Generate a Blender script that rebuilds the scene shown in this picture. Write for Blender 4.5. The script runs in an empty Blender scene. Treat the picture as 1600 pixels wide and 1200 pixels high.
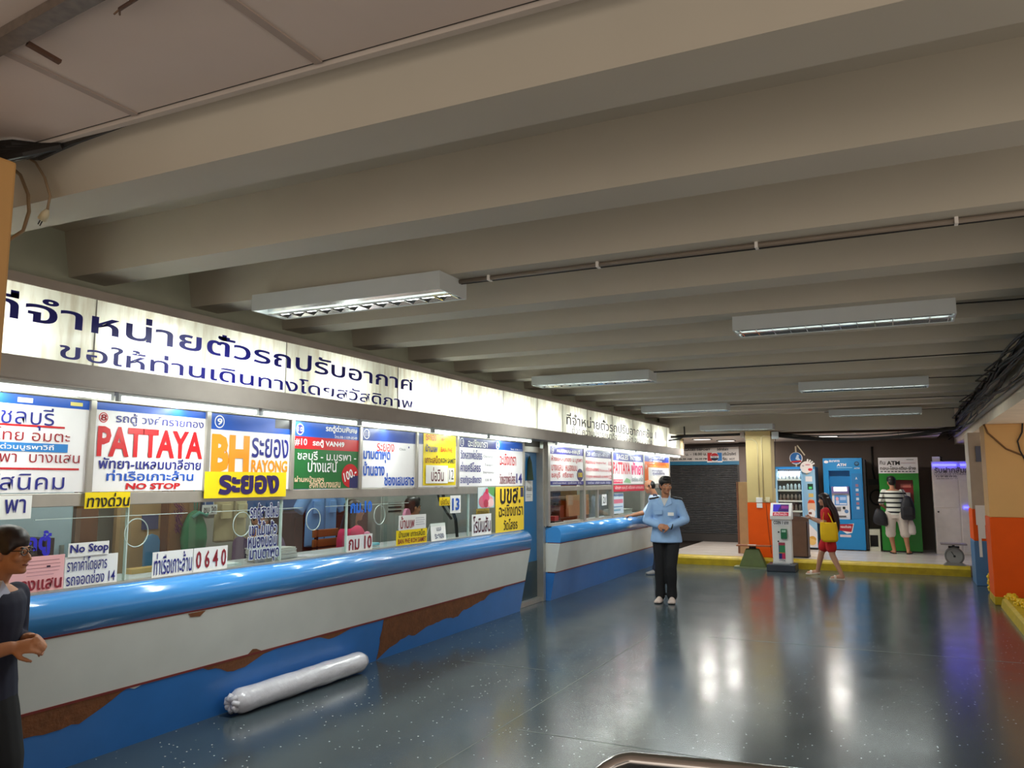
import bpy, bmesh, math, random
from mathutils import Vector, Matrix, noise
random.seed(7)
V = Vector
PI = math.pi
S = bpy.context.scene
COL = S.collection

# ------------------------------------------------------------------ camera, world, exposure
cam = bpy.data.cameras.new('camera')
camo = bpy.data.objects.new('camera', cam)
COL.objects.link(camo)
S.camera = camo
cam.sensor_fit = 'HORIZONTAL'
cam.sensor_width = 36.0
cam.lens = 1250.0 / 1600.0 * 36.0
cam.clip_start = 0.05
PITCH, YAW = math.radians(6.843), math.radians(25.7775)
camo.location = (0, 0, 1.66)
camo.rotation_euler = (PI / 2 + PITCH, 0, YAW)
S.view_settings.view_transform = 'Standard'
S.view_settings.look = 'None'
S.view_settings.gamma = 1.0
S.view_settings.use_curve_mapping = False
S.view_settings.exposure = 0.0
W = bpy.data.worlds.new('world')
S.world = W
W.use_nodes = True
_wt = W.node_tree
_bg = _wt.nodes['Background']
_tc = _wt.nodes.new('ShaderNodeTexCoord')
_sx = _wt.nodes.new('ShaderNodeSeparateXYZ')
_rp = _wt.nodes.new('ShaderNodeValToRGB')  # lower half brightened in place of sunlit ground, lights ceiling undersides; dim sky above
_rp.color_ramp.elements[0].position = 0.48
_rp.color_ramp.elements[0].color = (1.0, 0.84, 0.70, 1)
_rp.color_ramp.elements[1].position = 0.53
_rp.color_ramp.elements[1].color = (0.24, 0.21, 0.19, 1)
_mr = _wt.nodes.new('ShaderNodeMath')
_mr.operation = 'MULTIPLY_ADD'
_mr.inputs[1].default_value = 0.5
_mr.inputs[2].default_value = 0.5
_wt.links.new(_tc.outputs['Generated'], _sx.inputs[0])
_wt.links.new(_sx.outputs['Z'], _mr.inputs[0])
_wt.links.new(_mr.outputs[0], _rp.inputs[0])
_wt.links.new(_rp.outputs[0], _bg.inputs[0])
_bg.inputs[1].default_value = 1.0


def area_light(name, loc, sx, sy, watts, aim, color=(1, 1, 1), spread=PI):
    l = bpy.data.lights.new(name, 'AREA')
    l.shape = 'RECTANGLE'
    l.size, l.size_y = sx, sy
    l.energy = watts
    l.color = color
    l.spread = spread
    o = bpy.data.objects.new(name, l)
    COL.objects.link(o)
    o.location = loc
    o.rotation_euler = V(aim).to_track_quat('-Z', 'Y').to_euler()
    return o


# power of the lamp kinds of the place (watts); each is placed where its lamp is built
P_CEIL, P_TUBE, P_BACK, P_BOOTH, P_SIDE = 36.0, 8.0, 5.0, 10.0, 30.0
FLUO = (0.95, 1.0, 0.93)
# daylight of the open side of the hall behind the camera
area_light('hall_daylight', (1.5, -5.5, 2.4), 6, 2.6, 60, (-0.1, 1, 0.05), (1.0, 0.84, 0.7))


# ------------------------------------------------------------------ materials
def lin(c):
    out = []
    for v in c[:3]:
        v = v / 255.0
        out.append(v / 12.92 if v <= 0.04045 else ((v + 0.055) / 1.055) ** 2.4)
    return (*out, 1.0)


MATS = {}


def mat(name, rgb, rough=0.6, metal=0.0, var=0.08, scale=6.0, bump=0.0, bscale=60.0, spec=0.5, emit=0.0, coat=0.0):
    """procedural material: base colour with soft noise mottling, optional bump and emission"""
    if name in MATS:
        return MATS[name]
    m = bpy.data.materials.new(name)
    m.use_nodes = True
    nt = m.node_tree
    b = nt.nodes['Principled BSDF']
    b.inputs['Roughness'].default_value = rough
    b.inputs['Metallic'].default_value = metal
    b.inputs['Specular IOR Level'].default_value = spec
    b.inputs['Coat Weight'].default_value = coat
    tc = nt.nodes.new('ShaderNodeTexCoord')
    n = nt.nodes.new('ShaderNodeTexNoise')
    n.inputs['Scale'].default_value = scale
    n.inputs['Detail'].default_value = 4
    nt.links.new(tc.outputs['Object'], n.inputs['Vector'])
    mx = nt.nodes.new('ShaderNodeMix')
    mx.data_type = 'RGBA'
    c = lin(rgb)
    mx.inputs[6].default_value = tuple(max(0, x * (1 - 2 * var)) for x in c[:3]) + (1,)
    mx.inputs[7].default_value = tuple(min(1, x * (1 + 1.2 * var)) for x in c[:3]) + (1,)
    nt.links.new(n.outputs['Fac'], mx.inputs[0])
    nt.links.new(mx.outputs[2], b.inputs['Base Color'])
    if emit:
        b.inputs['Emission Color'].default_value = c
        b.inputs['Emission Strength'].default_value = emit
    if bump:
        n2 = nt.nodes.new('ShaderNodeTexNoise')
        n2.inputs['Scale'].default_value = bscale
        nt.links.new(tc.outputs['Object'], n2.inputs['Vector'])
        bp = nt.nodes.new('ShaderNodeBump')
        bp.inputs['Strength'].default_value = bump
        bp.inputs['Distance'].default_value = 0.01
        nt.links.new(n2.outputs['Fac'], bp.inputs['Height'])
        nt.links.new(bp.outputs['Normal'], b.inputs['Normal'])
    MATS[name] = m
    return m


def col(rgb, rough=0.5):
    return mat('paint_%d_%d_%d_%d' % (*rgb, int(rough * 100)), rgb, rough, var=0.03)


def glass_mat(name, tint=(0.93, 0.97, 0.96)):
    m = bpy.data.materials.new(name)
    m.use_nodes = True
    nt = m.node_tree
    nt.nodes.remove(nt.nodes['Principled BSDF'])
    out = nt.nodes['Material Output']
    t = nt.nodes.new('ShaderNodeBsdfTransparent')
    t.inputs[0].default_value = (*tint, 1)
    g = nt.nodes.new('ShaderNodeBsdfGlossy')
    g.inputs['Roughness'].default_value = 0.02
    f = nt.nodes.new('ShaderNodeFresnel')
    f.inputs['IOR'].default_value = 1.35
    n = nt.nodes.new('ShaderNodeTexNoise')
    n.inputs['Scale'].default_value = 3
    ma = nt.nodes.new('ShaderNodeMath')
    ma.operation = 'MULTIPLY_ADD'
    ma.inputs[1].default_value = 0.03
    nt.links.new(n.outputs['Fac'], ma.inputs[0])
    nt.links.new(f.outputs[0], ma.inputs[2])
    mi = nt.nodes.new('ShaderNodeMixShader')
    ge = nt.nodes.new('ShaderNodeNewGeometry')  # reflect on the outer face of the pane only
    inv = nt.nodes.new('ShaderNodeMath')
    inv.operation = 'SUBTRACT'
    inv.inputs[0].default_value = 1.0
    nt.links.new(ge.outputs['Backfacing'], inv.inputs[1])
    mm = nt.nodes.new('ShaderNodeMath')
    mm.operation = 'MULTIPLY'
    nt.links.new(ma.outputs[0], mm.inputs[0])
    nt.links.new(inv.outputs[0], mm.inputs[1])
    nt.links.new(mm.outputs[0], mi.inputs[0])
    nt.links.new(t.outputs[0], mi.inputs[1])
    nt.links.new(g.outputs[0], mi.inputs[2])
    nt.links.new(mi.outputs[0], out.inputs['Surface'])
    MATS[name] = m
    return m


def acrylic_mat(name, rgb=(244, 246, 236)):
    """white translucent sign sheet lit by the tubes behind it, with faint dirt streaks"""
    m = bpy.data.materials.new(name)
    m.use_nodes = True
    nt = m.node_tree
    nt.nodes.remove(nt.nodes['Principled BSDF'])
    out = nt.nodes['Material Output']
    tc = nt.nodes.new('ShaderNodeTexCoord')
    mp = nt.nodes.new('ShaderNodeMapping')
    mp.inputs['Scale'].default_value = (1, 9, 1.4)
    n = nt.nodes.new('ShaderNodeTexNoise')
    n.inputs['Scale'].default_value = 2.2
    n.inputs['Detail'].default_value = 5
    nt.links.new(tc.outputs['Object'], mp.inputs[0])
    nt.links.new(mp.outputs[0], n.inputs['Vector'])
    rp = nt.nodes.new('ShaderNodeValToRGB')
    rp.color_ramp.elements[0].position = 0.28
    rp.color_ramp.elements[0].color = lin((214, 208, 190))
    rp.color_ramp.elements[1].position = 0.55
    rp.color_ramp.elements[1].color = lin(rgb)
    nt.links.new(n.outputs['Fac'], rp.inputs[0])
    tr = nt.nodes.new('ShaderNodeBsdfTranslucent')
    df = nt.nodes.new('ShaderNodeBsdfDiffuse')
    gl = nt.nodes.new('ShaderNodeBsdfGlossy')
    gl.inputs['Roughness'].default_value = 0.12
    nt.links.new(rp.outputs[0], tr.inputs[0])
    nt.links.new(rp.outputs[0], df.inputs[0])
    m1 = nt.nodes.new('ShaderNodeMixShader')
    m1.inputs[0].default_value = 0.45
    nt.links.new(tr.outputs[0], m1.inputs[1])
    nt.links.new(df.outputs[0], m1.inputs[2])
    m2 = nt.nodes.new('ShaderNodeMixShader')
    m2.inputs[0].default_value = 0.05
    nt.links.new(m1.outputs[0], m2.inputs[1])
    nt.links.new(gl.outputs[0], m2.inputs[2])
    nt.links.new(m2.outputs[0], out.inputs['Surface'])
    MATS[name] = m
    return m


def floor_mat():
    m = mat('terrazzo_floor', (66, 78, 84), 0.2, var=0.16, scale=1.3, spec=0.75)
    nt = m.node_tree
    b = nt.nodes['Principled BSDF']
    mx = [n for n in nt.nodes if n.type == 'MIX'][0]
    tc = [n for n in nt.nodes if n.type == 'TEX_COORD'][0]
    vo = nt.nodes.new('ShaderNodeTexVoronoi')
    vo.inputs['Scale'].default_value = 24
    nt.links.new(tc.outputs['Object'], vo.inputs['Vector'])
    lt = nt.nodes.new('ShaderNodeMath')
    lt.operation = 'LESS_THAN'
    lt.inputs[1].default_value = 0.125
    nt.links.new(vo.outputs['Distance'], lt.inputs[0])
    gt = nt.nodes.new('ShaderNodeMath')
    gt.operation = 'GREATER_THAN'
    gt.inputs[1].default_value = 0.66
    sp = nt.nodes.new('ShaderNodeSeparateColor')
    nt.links.new(vo.outputs['Color'], sp.inputs[0])
    nt.links.new(sp.outputs[0], gt.inputs[0])
    mu = nt.nodes.new('ShaderNodeMath')
    mu.operation = 'MULTIPLY'
    nt.links.new(lt.outputs[0], mu.inputs[0])
    nt.links.new(gt.outputs[0], mu.inputs[1])
    m2 = nt.nodes.new('ShaderNodeMix')
    m2.data_type = 'RGBA'
    m2.inputs[7].default_value = lin((206, 212, 212))
    nt.links.new(mu.outputs[0], m2.inputs[0])
    # speckle of the terrazzo
    n3 = nt.nodes.new('ShaderNodeTexNoise')
    n3.inputs['Scale'].default_value = 90
    nt.links.new(tc.outputs['Object'], n3.inputs['Vector'])
    m3 = nt.nodes.new('ShaderNodeMix')
    m3.data_type = 'RGBA'
    m3.blend_type = 'MULTIPLY'
    m3.inputs[0].default_value = 0.5
    nt.links.new(mx.outputs[2], m3.inputs[6])
    nt.links.new(n3.outputs['Color'], m3.inputs[7])
    rp = nt.nodes.new('ShaderNodeValToRGB')
    rp.color_ramp.elements[0].position = 0.3
    rp.color_ramp.elements[0].color = (0.62, 0.62, 0.62, 1)
    rp.color_ramp.elements[1].position = 0.75
    nt.links.new(n3.outputs['Fac'], rp.inputs[0])
    nt.links.new(rp.outputs[0], m3.inputs[7])
    nt.links.new(m3.outputs[2], m2.inputs[6])
    nt.links.new(m2.outputs[2], b.inputs['Base Color'])
    # worn polish
    n4 = nt.nodes.new('ShaderNodeTexNoise')
    n4.inputs['Scale'].default_value = 2.5
    n4.inputs['Detail'].default_value = 6
    nt.links.new(tc.outputs['Object'], n4.inputs['Vector'])
    mr = nt.nodes.new('ShaderNodeMapRange')
    mr.inputs['To Min'].default_value = 0.12
    mr.inputs['To Max'].default_value = 0.26
    nt.links.new(n4.outputs['Fac'], mr.inputs['Value'])
    nt.links.new(mr.outputs[0], b.inputs['Roughness'])
    return m


M_FLOOR = floor_mat()
M_CEIL = mat('painted_concrete', (190, 185, 171), 0.75, var=0.07, scale=1.1, bump=0.15, bscale=14)
M_TILE = mat('ceiling_board', (214, 200, 190), 0.85, var=0.05, scale=2)
M_ALU = mat('aluminium', (178, 174, 166), 0.35, 0.6, var=0.1, scale=9)
M_GREYMETAL = mat('grey_sheet_metal', (168, 160, 152), 0.5, 0.0, var=0.12, scale=4)
M_BLUE = mat('blue_laminate', (52, 118, 196), 0.28, var=0.07, scale=5, bump=0.06, bscale=6)
M_SKYBLUE = mat('glossy_blue_laminate', (74, 150, 222), 0.16, var=0.04, scale=3, coat=0.3)
M_CREAM = mat('off_white_laminate', (212, 214, 210), 0.4, var=0.07, scale=3, bump=0.05, bscale=8)
M_WOOD = mat('bare_chipboard', (124, 74, 40), 0.8, var=0.25, scale=14, bump=0.4, bscale=40)
M_RED = mat('dark_red_edge', (120, 40, 34), 0.6)
M_GLASS = glass_mat('clear_glass')
M_ACRYL = acrylic_mat('sign_acrylic')
M_WHITE = col((232, 230, 226), 0.4)
M_LAMPBODY = mat('lamp_white_enamel', (194, 202, 204), 0.45, var=0.03)
M_MIRROR = mat('louver_mirror', (205, 208, 210), 0.12, 1.0, var=0.03)
M_TUBE = mat('lit_fluorescent_tube', (246, 255, 244), 0.4, emit=9.0)
M_BLACK = col((18, 18, 20), 0.5)
M_CABLE = mat('black_cable', (26, 24, 22), 0.55)
M_PVC = mat('grey_conduit', (128, 118, 106), 0.5)
M_ORANGE = mat('orange_paint', (230, 86, 0), 0.6, var=0.08, scale=3, spec=0.25)
M_COLCREAM = mat('cream_paint', (206, 184, 126), 0.55, var=0.07, scale=2.5)
M_TAN = mat('tan_paint', (216, 168, 104), 0.55, var=0.06, scale=2.5)
M_YELLOW = mat('yellow_curb_paint', (188, 160, 4), 0.5, var=0.22, scale=8, bump=0.2, bscale=20)
M_PLAT = mat('platform_tiles', (212, 202, 194), 0.22, var=0.06, scale=2)
M_WALLG = mat('grey_brown_wall', (112, 98, 90), 0.7, var=0.08, scale=1.5)
M_STEEL = mat('stainless_steel', (200, 198, 196), 0.14, 1.0, var=0.05)
M_SKIN = mat('skin', (176, 122, 90), 0.5, var=0.06, scale=20)
M_SKIN2 = mat('skin_tan', (174, 118, 86), 0.5, var=0.06, scale=20)
M_HAIR = mat('black_hair', (20, 17, 16), 0.4, var=0.3, scale=60)
M_HAIRBR = mat('brown_black_hair', (40, 22, 18), 0.4, var=0.3, scale=60)

# ------------------------------------------------------------------ mesh helpers
ORG = {}


class MB:
    def __init__(s):
        s.v, s.f = [], []

    def add(s, vs, fs):
        n = len(s.v)
        s.v += [V(p) for p in vs]
        s.f += [[i + n for i in f] for f in fs]
        return s

    def box(s, a, b):
        x0, y0, z0 = a
        x1, y1, z1 = b
        if x0 > x1: x0, x1 = x1, x0
        if y0 > y1: y0, y1 = y1, y0
        if z0 > z1: z0, z1 = z1, z0
        return s.add([(x0, y0, z0), (x1, y0, z0), (x1, y1, z0), (x0, y1, z0), (x0, y0, z1), (x1, y0, z1), (x1, y1, z1), (x0, y1, z1)],
                     [(0, 3, 2, 1), (4, 5, 6, 7), (0, 1, 5, 4), (1, 2, 6, 5), (2, 3, 7, 6), (3, 0, 4, 7)])

    def hexa(s, p):  # 8 corners: bottom ring 0-3, top ring 4-7
        return s.add(p, [(0, 3, 2, 1), (4, 5, 6, 7), (0, 1, 5, 4), (1, 2, 6, 5), (2, 3, 7, 6), (3, 0, 4, 7)])

    def bar(s, p0, p1, w, h, up=(0, 0, 1)):
        p0, p1 = V(p0), V(p1)
        d = (p1 - p0).normalized()
        u = V(up)
        sx = d.cross(u)
        if sx.length < 1e-4: sx = d.cross(V((1, 0, 0)))
        sx.normalize()
        uz = sx.cross(d)
        a, b = sx * w / 2, uz * h / 2
        return s.hexa([p0 - a - b, p0 + a - b, p1 + a - b, p1 - a - b, p0 - a + b, p0 + a + b, p1 + a + b, p1 - a + b])

    def tube(s, pts, r, n=8, cap=True):
        pts = [V(p) for p in pts]
        rs = r if isinstance(r, (list, tuple)) else [r] * len(pts)
        k = len(pts)
        t0 = (pts[1] - pts[0]).normalized()
        ref = V((0, 0, 1)) if abs(t0.z) < 0.9 else V((1, 0, 0))
        a = t0.cross(ref).normalized()
        base = len(s.v)
        prev = t0
        for i, p in enumerate(pts):
            t = (pts[min(i + 1, k - 1)] - pts[max(i - 1, 0)]).normalized()
            q = prev.rotation_difference(t)
            a = q @ a
            a = (a - t * a.dot(t)).normalized()
            b = t.cross(a)
            prev = t
            ri = rs[i] if isinstance(rs[i], (tuple, list)) else (rs[i], rs[i])
            for j in range(n):
                an = 2 * PI * j / n
                s.v.append(p + a * math.cos(an) * ri[0] + b * math.sin(an) * ri[1])
        for i in range(k - 1):
            for j in range(n):
                j2 = (j + 1) % n
                s.f.append([base + i * n + j, base + i * n + j2, base + (i + 1) * n + j2, base + (i + 1) * n + j])
        if cap:
            s.f.append([base + j for j in range(n)][::-1])
            s.f.append([base + (k - 1) * n + j for j in range(n)])
        return s

    def rings(s, rs, cap=True):
        """closed loft through lists of points of equal length"""
        n = len(rs[0])
        base = len(s.v)
        for r in rs:
            s.v += [V(p) for p in r]
        for i in range(len(rs) - 1):
            for j in range(n):
                j2 = (j + 1) % n
                s.f.append([base + i * n + j, base + i * n + j2, base + (i + 1) * n + j2, base + (i + 1) * n + j])
        if cap:
            s.f.append([base + j for j in range(n)][::-1])
            s.f.append([base + (len(rs) - 1) * n + j for j in range(n)])
        return s

    def ell(s, c, rx, ry, rz, ax=None, nu=14, nv=9):
        c = V(c)
        X, Y, Z = ax if ax else (V((1, 0, 0)), V((0, 1, 0)), V((0, 0, 1)))
        base = len(s.v)
        s.v.append(c - Z * rz)
        for i in range(1, nv):
            th = PI * i / nv
            for j in range(nu):
                ph = 2 * PI * j / nu
                s.v.append(c + X * rx * math.sin(th) * math.cos(ph) + Y * ry * math.sin(th) * math.sin(ph) - Z * rz * math.cos(th))
        s.v.append(c + Z * rz)
        top = len(s.v) - 1
        for j in range(nu):
            j2 = (j + 1) % nu
            s.f.append([base, base + 1 + j2, base + 1 + j])
            s.f.append([top, base + 1 + (nv - 2) * nu + j, base + 1 + (nv - 2) * nu + j2])
            for i in range(nv - 2):
                a = base + 1 + i * nu
                s.f.append([a + j, a + j2, a + nu + j2, a + nu + j])
        return s

    def poly(s, pts, d):
        """flat outline pts extruded by the vector d"""
        pts = [V(p) for p in pts]
        n = len(pts)
        b = len(s.v)
        s.v += pts + [p + V(d) for p in pts]
        s.f.append([b + i for i in range(n)][::-1])
        s.f.append([b + n + i for i in range(n)])
        for i in range(n):
            j = (i + 1) % n
            s.f.append([b + i, b + j, b + n + j, b + n + i])
        return s

    def disc(s, c, N, r, h, n=24, r2=None):
        c, N = V(c), V(N).normalized()
        return s.tube([c, c + N * h], [r, r if r2 is None else r2], n)

    def build(s, name, m, parent=None, smooth=False, bevel=0.0):
        off = ORG.get(parent.name, V((0, 0, 0))) if parent else V((0, 0, 0))
        me = bpy.data.meshes.new(name)
        me.from_pydata([p - off for p in s.v], [], s.f)
        bm = bmesh.new()
        bm.from_mesh(me)
        bmesh.ops.recalc_face_normals(bm, faces=bm.faces)
        if bevel:
            es = [e for e in bm.edges if len(e.link_faces) == 2 and e.calc_face_angle(0) > 0.6]
            bmesh.ops.bevel(bm, geom=es, offset=bevel, segments=2, affect='EDGES', profile=0.6)
        bm.to_mesh(me)
        bm.free()
        if smooth:
            me.polygons.foreach_set('use_smooth', [True] * len(me.polygons))
        me.materials.append(m)
        o = bpy.data.objects.new(name, me)
        COL.objects.link(o)
        if parent:
            o.parent = parent
            ORG[o.name] = ORG[parent.name]
        else:
            ORG[o.name] = V((0, 0, 0))
        return o


def thing(name, label, cat, loc, group=None, kind=None):
    o = bpy.data.objects.new(name, None)
    o.empty_display_size = 0.1
    COL.objects.link(o)
    o.location = loc
    ORG[o.name] = V(loc)
    return tag(o, label, cat, group, kind)


def tag(o, label, cat, group=None, kind=None):
    o['label'] = label
    o['category'] = cat
    if group: o['group'] = group
    if kind: o['kind'] = kind
    return o


def solo(mb, name, m, label, cat, group=None, loc=None, **k):
    """a thing that is one mesh, its origin at loc"""
    o = mb.build(name, m, None, **k)
    if loc is None:
        vs = mb.v
        loc = (sum(p.x for p in vs) / len(vs), sum(p.y for p in vs) / len(vs), min(p.z for p in vs))
    loc = V(loc)
    o.data.transform(Matrix.Translation(-loc))
    o.location = loc
    ORG[o.name] = loc
    return tag(o, label, cat, group)


def struct(mb, name, m, parent=None, **k):
    o = mb.build(name, m, parent, **k)
    if parent is None: o['kind'] = 'structure'
    return o


def evaluate(mb, voxel, smooth=3, factor=0.5):
    """fuse the closed shapes of mb into one continuous smooth surface"""
    me = bpy.data.meshes.new('tmp')
    me.from_pydata(s_v(mb), [], mb.f)
    bm = bmesh.new()
    bm.from_mesh(me)
    bmesh.ops.recalc_face_normals(bm, faces=bm.faces)
    bm.to_mesh(me)
    bm.free()
    o = bpy.data.objects.new('tmp', me)
    COL.objects.link(o)
    r = o.modifiers.new('r', 'REMESH')
    r.mode = 'VOXEL'
    r.voxel_size = voxel
    sm = o.modifiers.new('s', 'SMOOTH')
    sm.factor = factor
    sm.iterations = smooth
    dg = bpy.context.evaluated_depsgraph_get()
    res = bpy.data.meshes.new_from_object(o.evaluated_get(dg))
    bpy.data.objects.remove(o)
    bpy.data.meshes.remove(me)
    return res


def s_v(mb):
    return [tuple(p) for p in mb.v]


def fuse(mb, name, m, parent, voxel=0.009, smooth=3):
    me = evaluate(mb, voxel, smooth)
    me.name = name
    off = ORG[parent.name]
    me.transform(Matrix.Translation(-off))
    me.polygons.foreach_set('use_smooth', [True] * len(me.polygons))
    me.materials.clear()
    me.materials.append(m)
    o = bpy.data.objects.new(name, me)
    COL.objects.link(o)
    o.parent = parent
    ORG[o.name] = off
    return o


# ------------------------------------------------------------------ lettering
_tc = {}


def glyphs(body, bold, depth):
    key = (body, bold)
    if key in _tc: return _tc[key]
    c = bpy.data.curves.new('t', 'FONT')
    c.body = body
    c.resolution_u = 2
    c.offset = bold
    o = bpy.data.objects.new('t', c)
    COL.objects.link(o)
    dg = bpy.context.evaluated_depsgraph_get()
    me = bpy.data.meshes.new_from_object(o.evaluated_get(dg))
    vs = [(v.co.x, v.co.y) for v in me.vertices]
    fs = [list(p.vertices) for p in me.polygons]
    bpy.data.objects.remove(o)
    bpy.data.meshes.remove(me)
    bpy.data.curves.remove(c)
    _tc[key] = (vs, fs)
    return vs, fs


def text_into(mb, body, O, U, Vv, x0, y0, x1, y1, bold=0.012, lift=0.001, slant=0.0, rot=0.0):
    """letter the string so that its outline fills the box (metres in the plane U,V at O)"""
    vs, fs = glyphs(body, bold, 0)
    if not vs: return
    ax, bx = min(v[0] for v in vs), max(v[0] for v in vs)
    ay, by = min(v[1] for v in vs), max(v[1] for v in vs)
    N = U.cross(Vv)
    out = []
    cx, cy = (x0 + x1) / 2, (y0 + y1) / 2
    cr, sr = math.cos(rot), math.sin(rot)
    for x, y in vs:
        px = x0 + (x - ax) / max(1e-6, bx - ax) * (x1 - x0)
        py = y0 + (y - ay) / max(1e-6, by - ay) * (y1 - y0)
        px += (py - y0) * slant
        dx, dy = px - cx, py - cy
        px, py = cx + dx * cr - dy * sr, cy + dx * sr + dy * cr
        out.append(O + U * px + Vv * py + N * lift)
    mb.add(out, fs)


EY, EZ, EX = V((0, 1, 0)), V((0, 0, 1)), V((1, 0, 0))


def flatmesh(mb, name, m, parent):
    """lettering and printed areas: one-sided faces, normals left as drawn"""
    off = ORG[parent.name]
    me = bpy.data.meshes.new(name)
    me.from_pydata([p - off for p in mb.v], [], mb.f)
    me.materials.append(m)
    o = bpy.data.objects.new(name, me)
    COL.objects.link(o)
    o.parent = parent
    ORG[o.name] = off
    return o


def sign(name, label, cat, O, U, w, h, base, items, thick=0.008, group=None, Vv=EZ, parent=None, rough=0.35, panel='panel', unit=True):
    """a sign board: panel, printed bands, discs and lettering. items use coordinates 0..1 across the board.
    ('r',u0,v0,u1,v1,rgb) band; ('t',text,u0,v0,u1,v1,rgb[,bold[,slant]]); ('d',u,v,r,rgb) disc, r in board heights; ('o',...) ring; ('e',u,v,ru,rv,rgb)"""
    O = V(O)
    N = U.cross(Vv)
    root = parent if parent else thing(name, label, cat, O + U * w / 2, group)
    if base:
        mb = MB()
        a, b = U * w, Vv * h
        mb.hexa([O - N * thick, O + a - N * thick, O + a, O, O + b - N * thick, O + a + b - N * thick, O + a + b, O + b])
        root0 = root
        root = mb.build(panel, col(base, rough), root)
    else:
        root0 = root
    lift = 0.0008
    groups = {}
    for it in items:
        k = it[0]
        if k == 'r':
            _, u0, v0, u1, v1, c = it[:6]
            mb = MB()
            q = [O + U * w * x + Vv * h * y + N * lift for x, y in ((u0, v0), (u1, v0), (u1, v1), (u0, v1))]
            mb.add(q, [(0, 1, 2, 3)])
            nm = 'printed_band'
            flatmesh(mb, nm, col(c, rough), root)
            lift += 0.0004
        elif k == 'p':
            _, pts, c = it[:3]
            mb = MB()
            mb.add([O + U * w * x + Vv * h * y + N * lift for x, y in pts], [list(range(len(pts)))])
            flatmesh(mb, 'printed_shape', col(c, rough), root)
            lift += 0.0004
        elif k in 'doe':
            if k == 'e':
                _, u, v, ru, rv, c = it[:6]
                ru, rv = ru * w, rv * h
            else:
                _, u, v, r, c = it[:5]
                ru = rv = r * h
            mb = MB()
            cc = O + U * w * u + Vv * h * v + N * lift
            n = 28
            ring = [cc + U * math.cos(2 * PI * i / n) * ru + Vv * math.sin(2 * PI * i / n) * rv for i in range(n)]
            if k == 'o':
                inner = [cc + U * math.cos(2 * PI * i / n) * ru * 0.84 + Vv * math.sin(2 * PI * i / n) * rv * 0.84 for i in range(n)]
                mb.add(ring + inner, [(i, (i + 1) % n, n + (i + 1) % n, n + i) for i in range(n)])
                flatmesh(mb, 'printed_ring', col(c, rough), root)
            else:
                mb.add(ring, [list(range(n))])
                flatmesh(mb, 'printed_disc', col(c, rough), root)
            lift += 0.0004
        elif k == 't':
            body, u0, v0, u1, v1, c = it[1:7]
            bold = it[7] if len(it) > 7 else 0.012
            sl = it[8] if len(it) > 8 else 0.0
            rot = it[9] if len(it) > 9 else 0.0
            mb = groups.setdefault((c, len(groups)), MB())
            text_into(mb, body, O, U, Vv, u0 * w, v0 * h, u1 * w, v1 * h, bold, 0.0045, sl, rot)
    for (c, _), mb in groups.items():
        flatmesh(mb, 'lettering', col(c, rough), root)
    return root0

# ------------------------------------------------------------------ the hall
struct(MB().box((-7.2, -1.8, -0.1), (2.6, 20.4, 0)), 'floor', M_FLOOR)
# seams of the floor sheets
mb = MB()
mb.box((-2.524, 3.6, 0.0), (-2.518, 8.62, 0.0012)).box((-2.4, 5.05, 0), (-1.0, 5.056, 0.0012)).box((-1.95, 8.82, 0), (0.9, 8.828, 0.0012)).box((-3.75, 6.68, 0), (-2.9, 6.686, 0.0012))
struct(mb, 'trim_1', mat('floor_seam', (122, 126, 118), 0.5))
# slab and tapered ribs
mb = MB()
mb.box((-4.75, 2.05, 3.18), (2.6, 20.4, 3.32))
for k in range(15):
    y = 2.2 + 0.953 * k
    mb.hexa([(-4.6, y, 2.9), (1.2, y, 2.9), (1.2, y + 0.25, 2.9), (-4.6, y + 0.25, 2.9),
             (-4.6, y - 0.05, 3.2), (1.2, y - 0.05, 3.2), (1.2, y + 0.3, 3.2), (-4.6, y + 0.3, 3.2)])
struct(mb, 'ceiling', M_CEIL)
struct(MB().box((-4.85, 2.05, 2.2), (-4.56, 17.5, 3.3)), 'wall_left_upper', mat('pale_green_wall', (176, 182, 164), 0.7))
# boarded ceiling over the entrance (near) and over the platform (far)
mb = MB()
TY = 2.04
xs = [-4.6, -3.5, -2.62, -1.72, -0.82, 0.08, 0.98, 1.9, 6]
for i in range(len(xs) - 1):
    for j in range(5):
        y1 = TY - 0.9 * j
        mb.box((xs[i] + 0.004, y1 - 0.892, 3.08), (xs[i + 1] - 0.004, y1, 3.1))
struct(mb, 'ceiling_boards_near', M_TILE)
mb = MB()
for i in range(len(xs) - 2):
    mb.box((xs[i + 1] - 0.016, -2.4, 3.074), (xs[i + 1] + 0.016, TY, 3.0795))
for j in range(1, 5):
    mb.box((-4.6, TY - 0.9 * j - 0.016, 3.073), (6, TY - 0.9 * j + 0.016, 3.0795))
struct(mb, 'trim_2', mat('board_joint_strip', (176, 160, 150), 0.7))
struct(MB().box((-4.6, TY + 0.012, 3.066), (6, TY + 0.04, 3.1)), 'trim_3', mat('white_ceiling_edge', (200, 192, 184), 0.5))
struct(MB().box((-4.6, TY, 3.085), (6, TY + 0.012, 3.1)), 'trim_4', M_BLACK)
mb = MB()
for i in range(9):
    for j in range(5):
        mb.box((-6.0 + 0.75 * i, 16.92 + 0.75 * j, 2.56), (-5.257 + 0.75 * i, 17.662 + 0.75 * j, 2.58))
struct(mb, 'ceiling_boards_far', M_TILE)
struct(MB().box((-4.5, 16.42, 2.62), (0.93, 16.9, 3.25)), 'header_beam', M_CEIL)
struct(MB().box((1.08, 4.5, 2.42), (1.75, 20.0, 3.19)), 'beam_right', mat('pale_beam_plaster', (238, 222, 200), 0.7))
struct(MB().box((-3.46, 19.7, 0.0), (2.6, 19.85, 2.9)), 'wall_back', M_WALLG)
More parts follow.
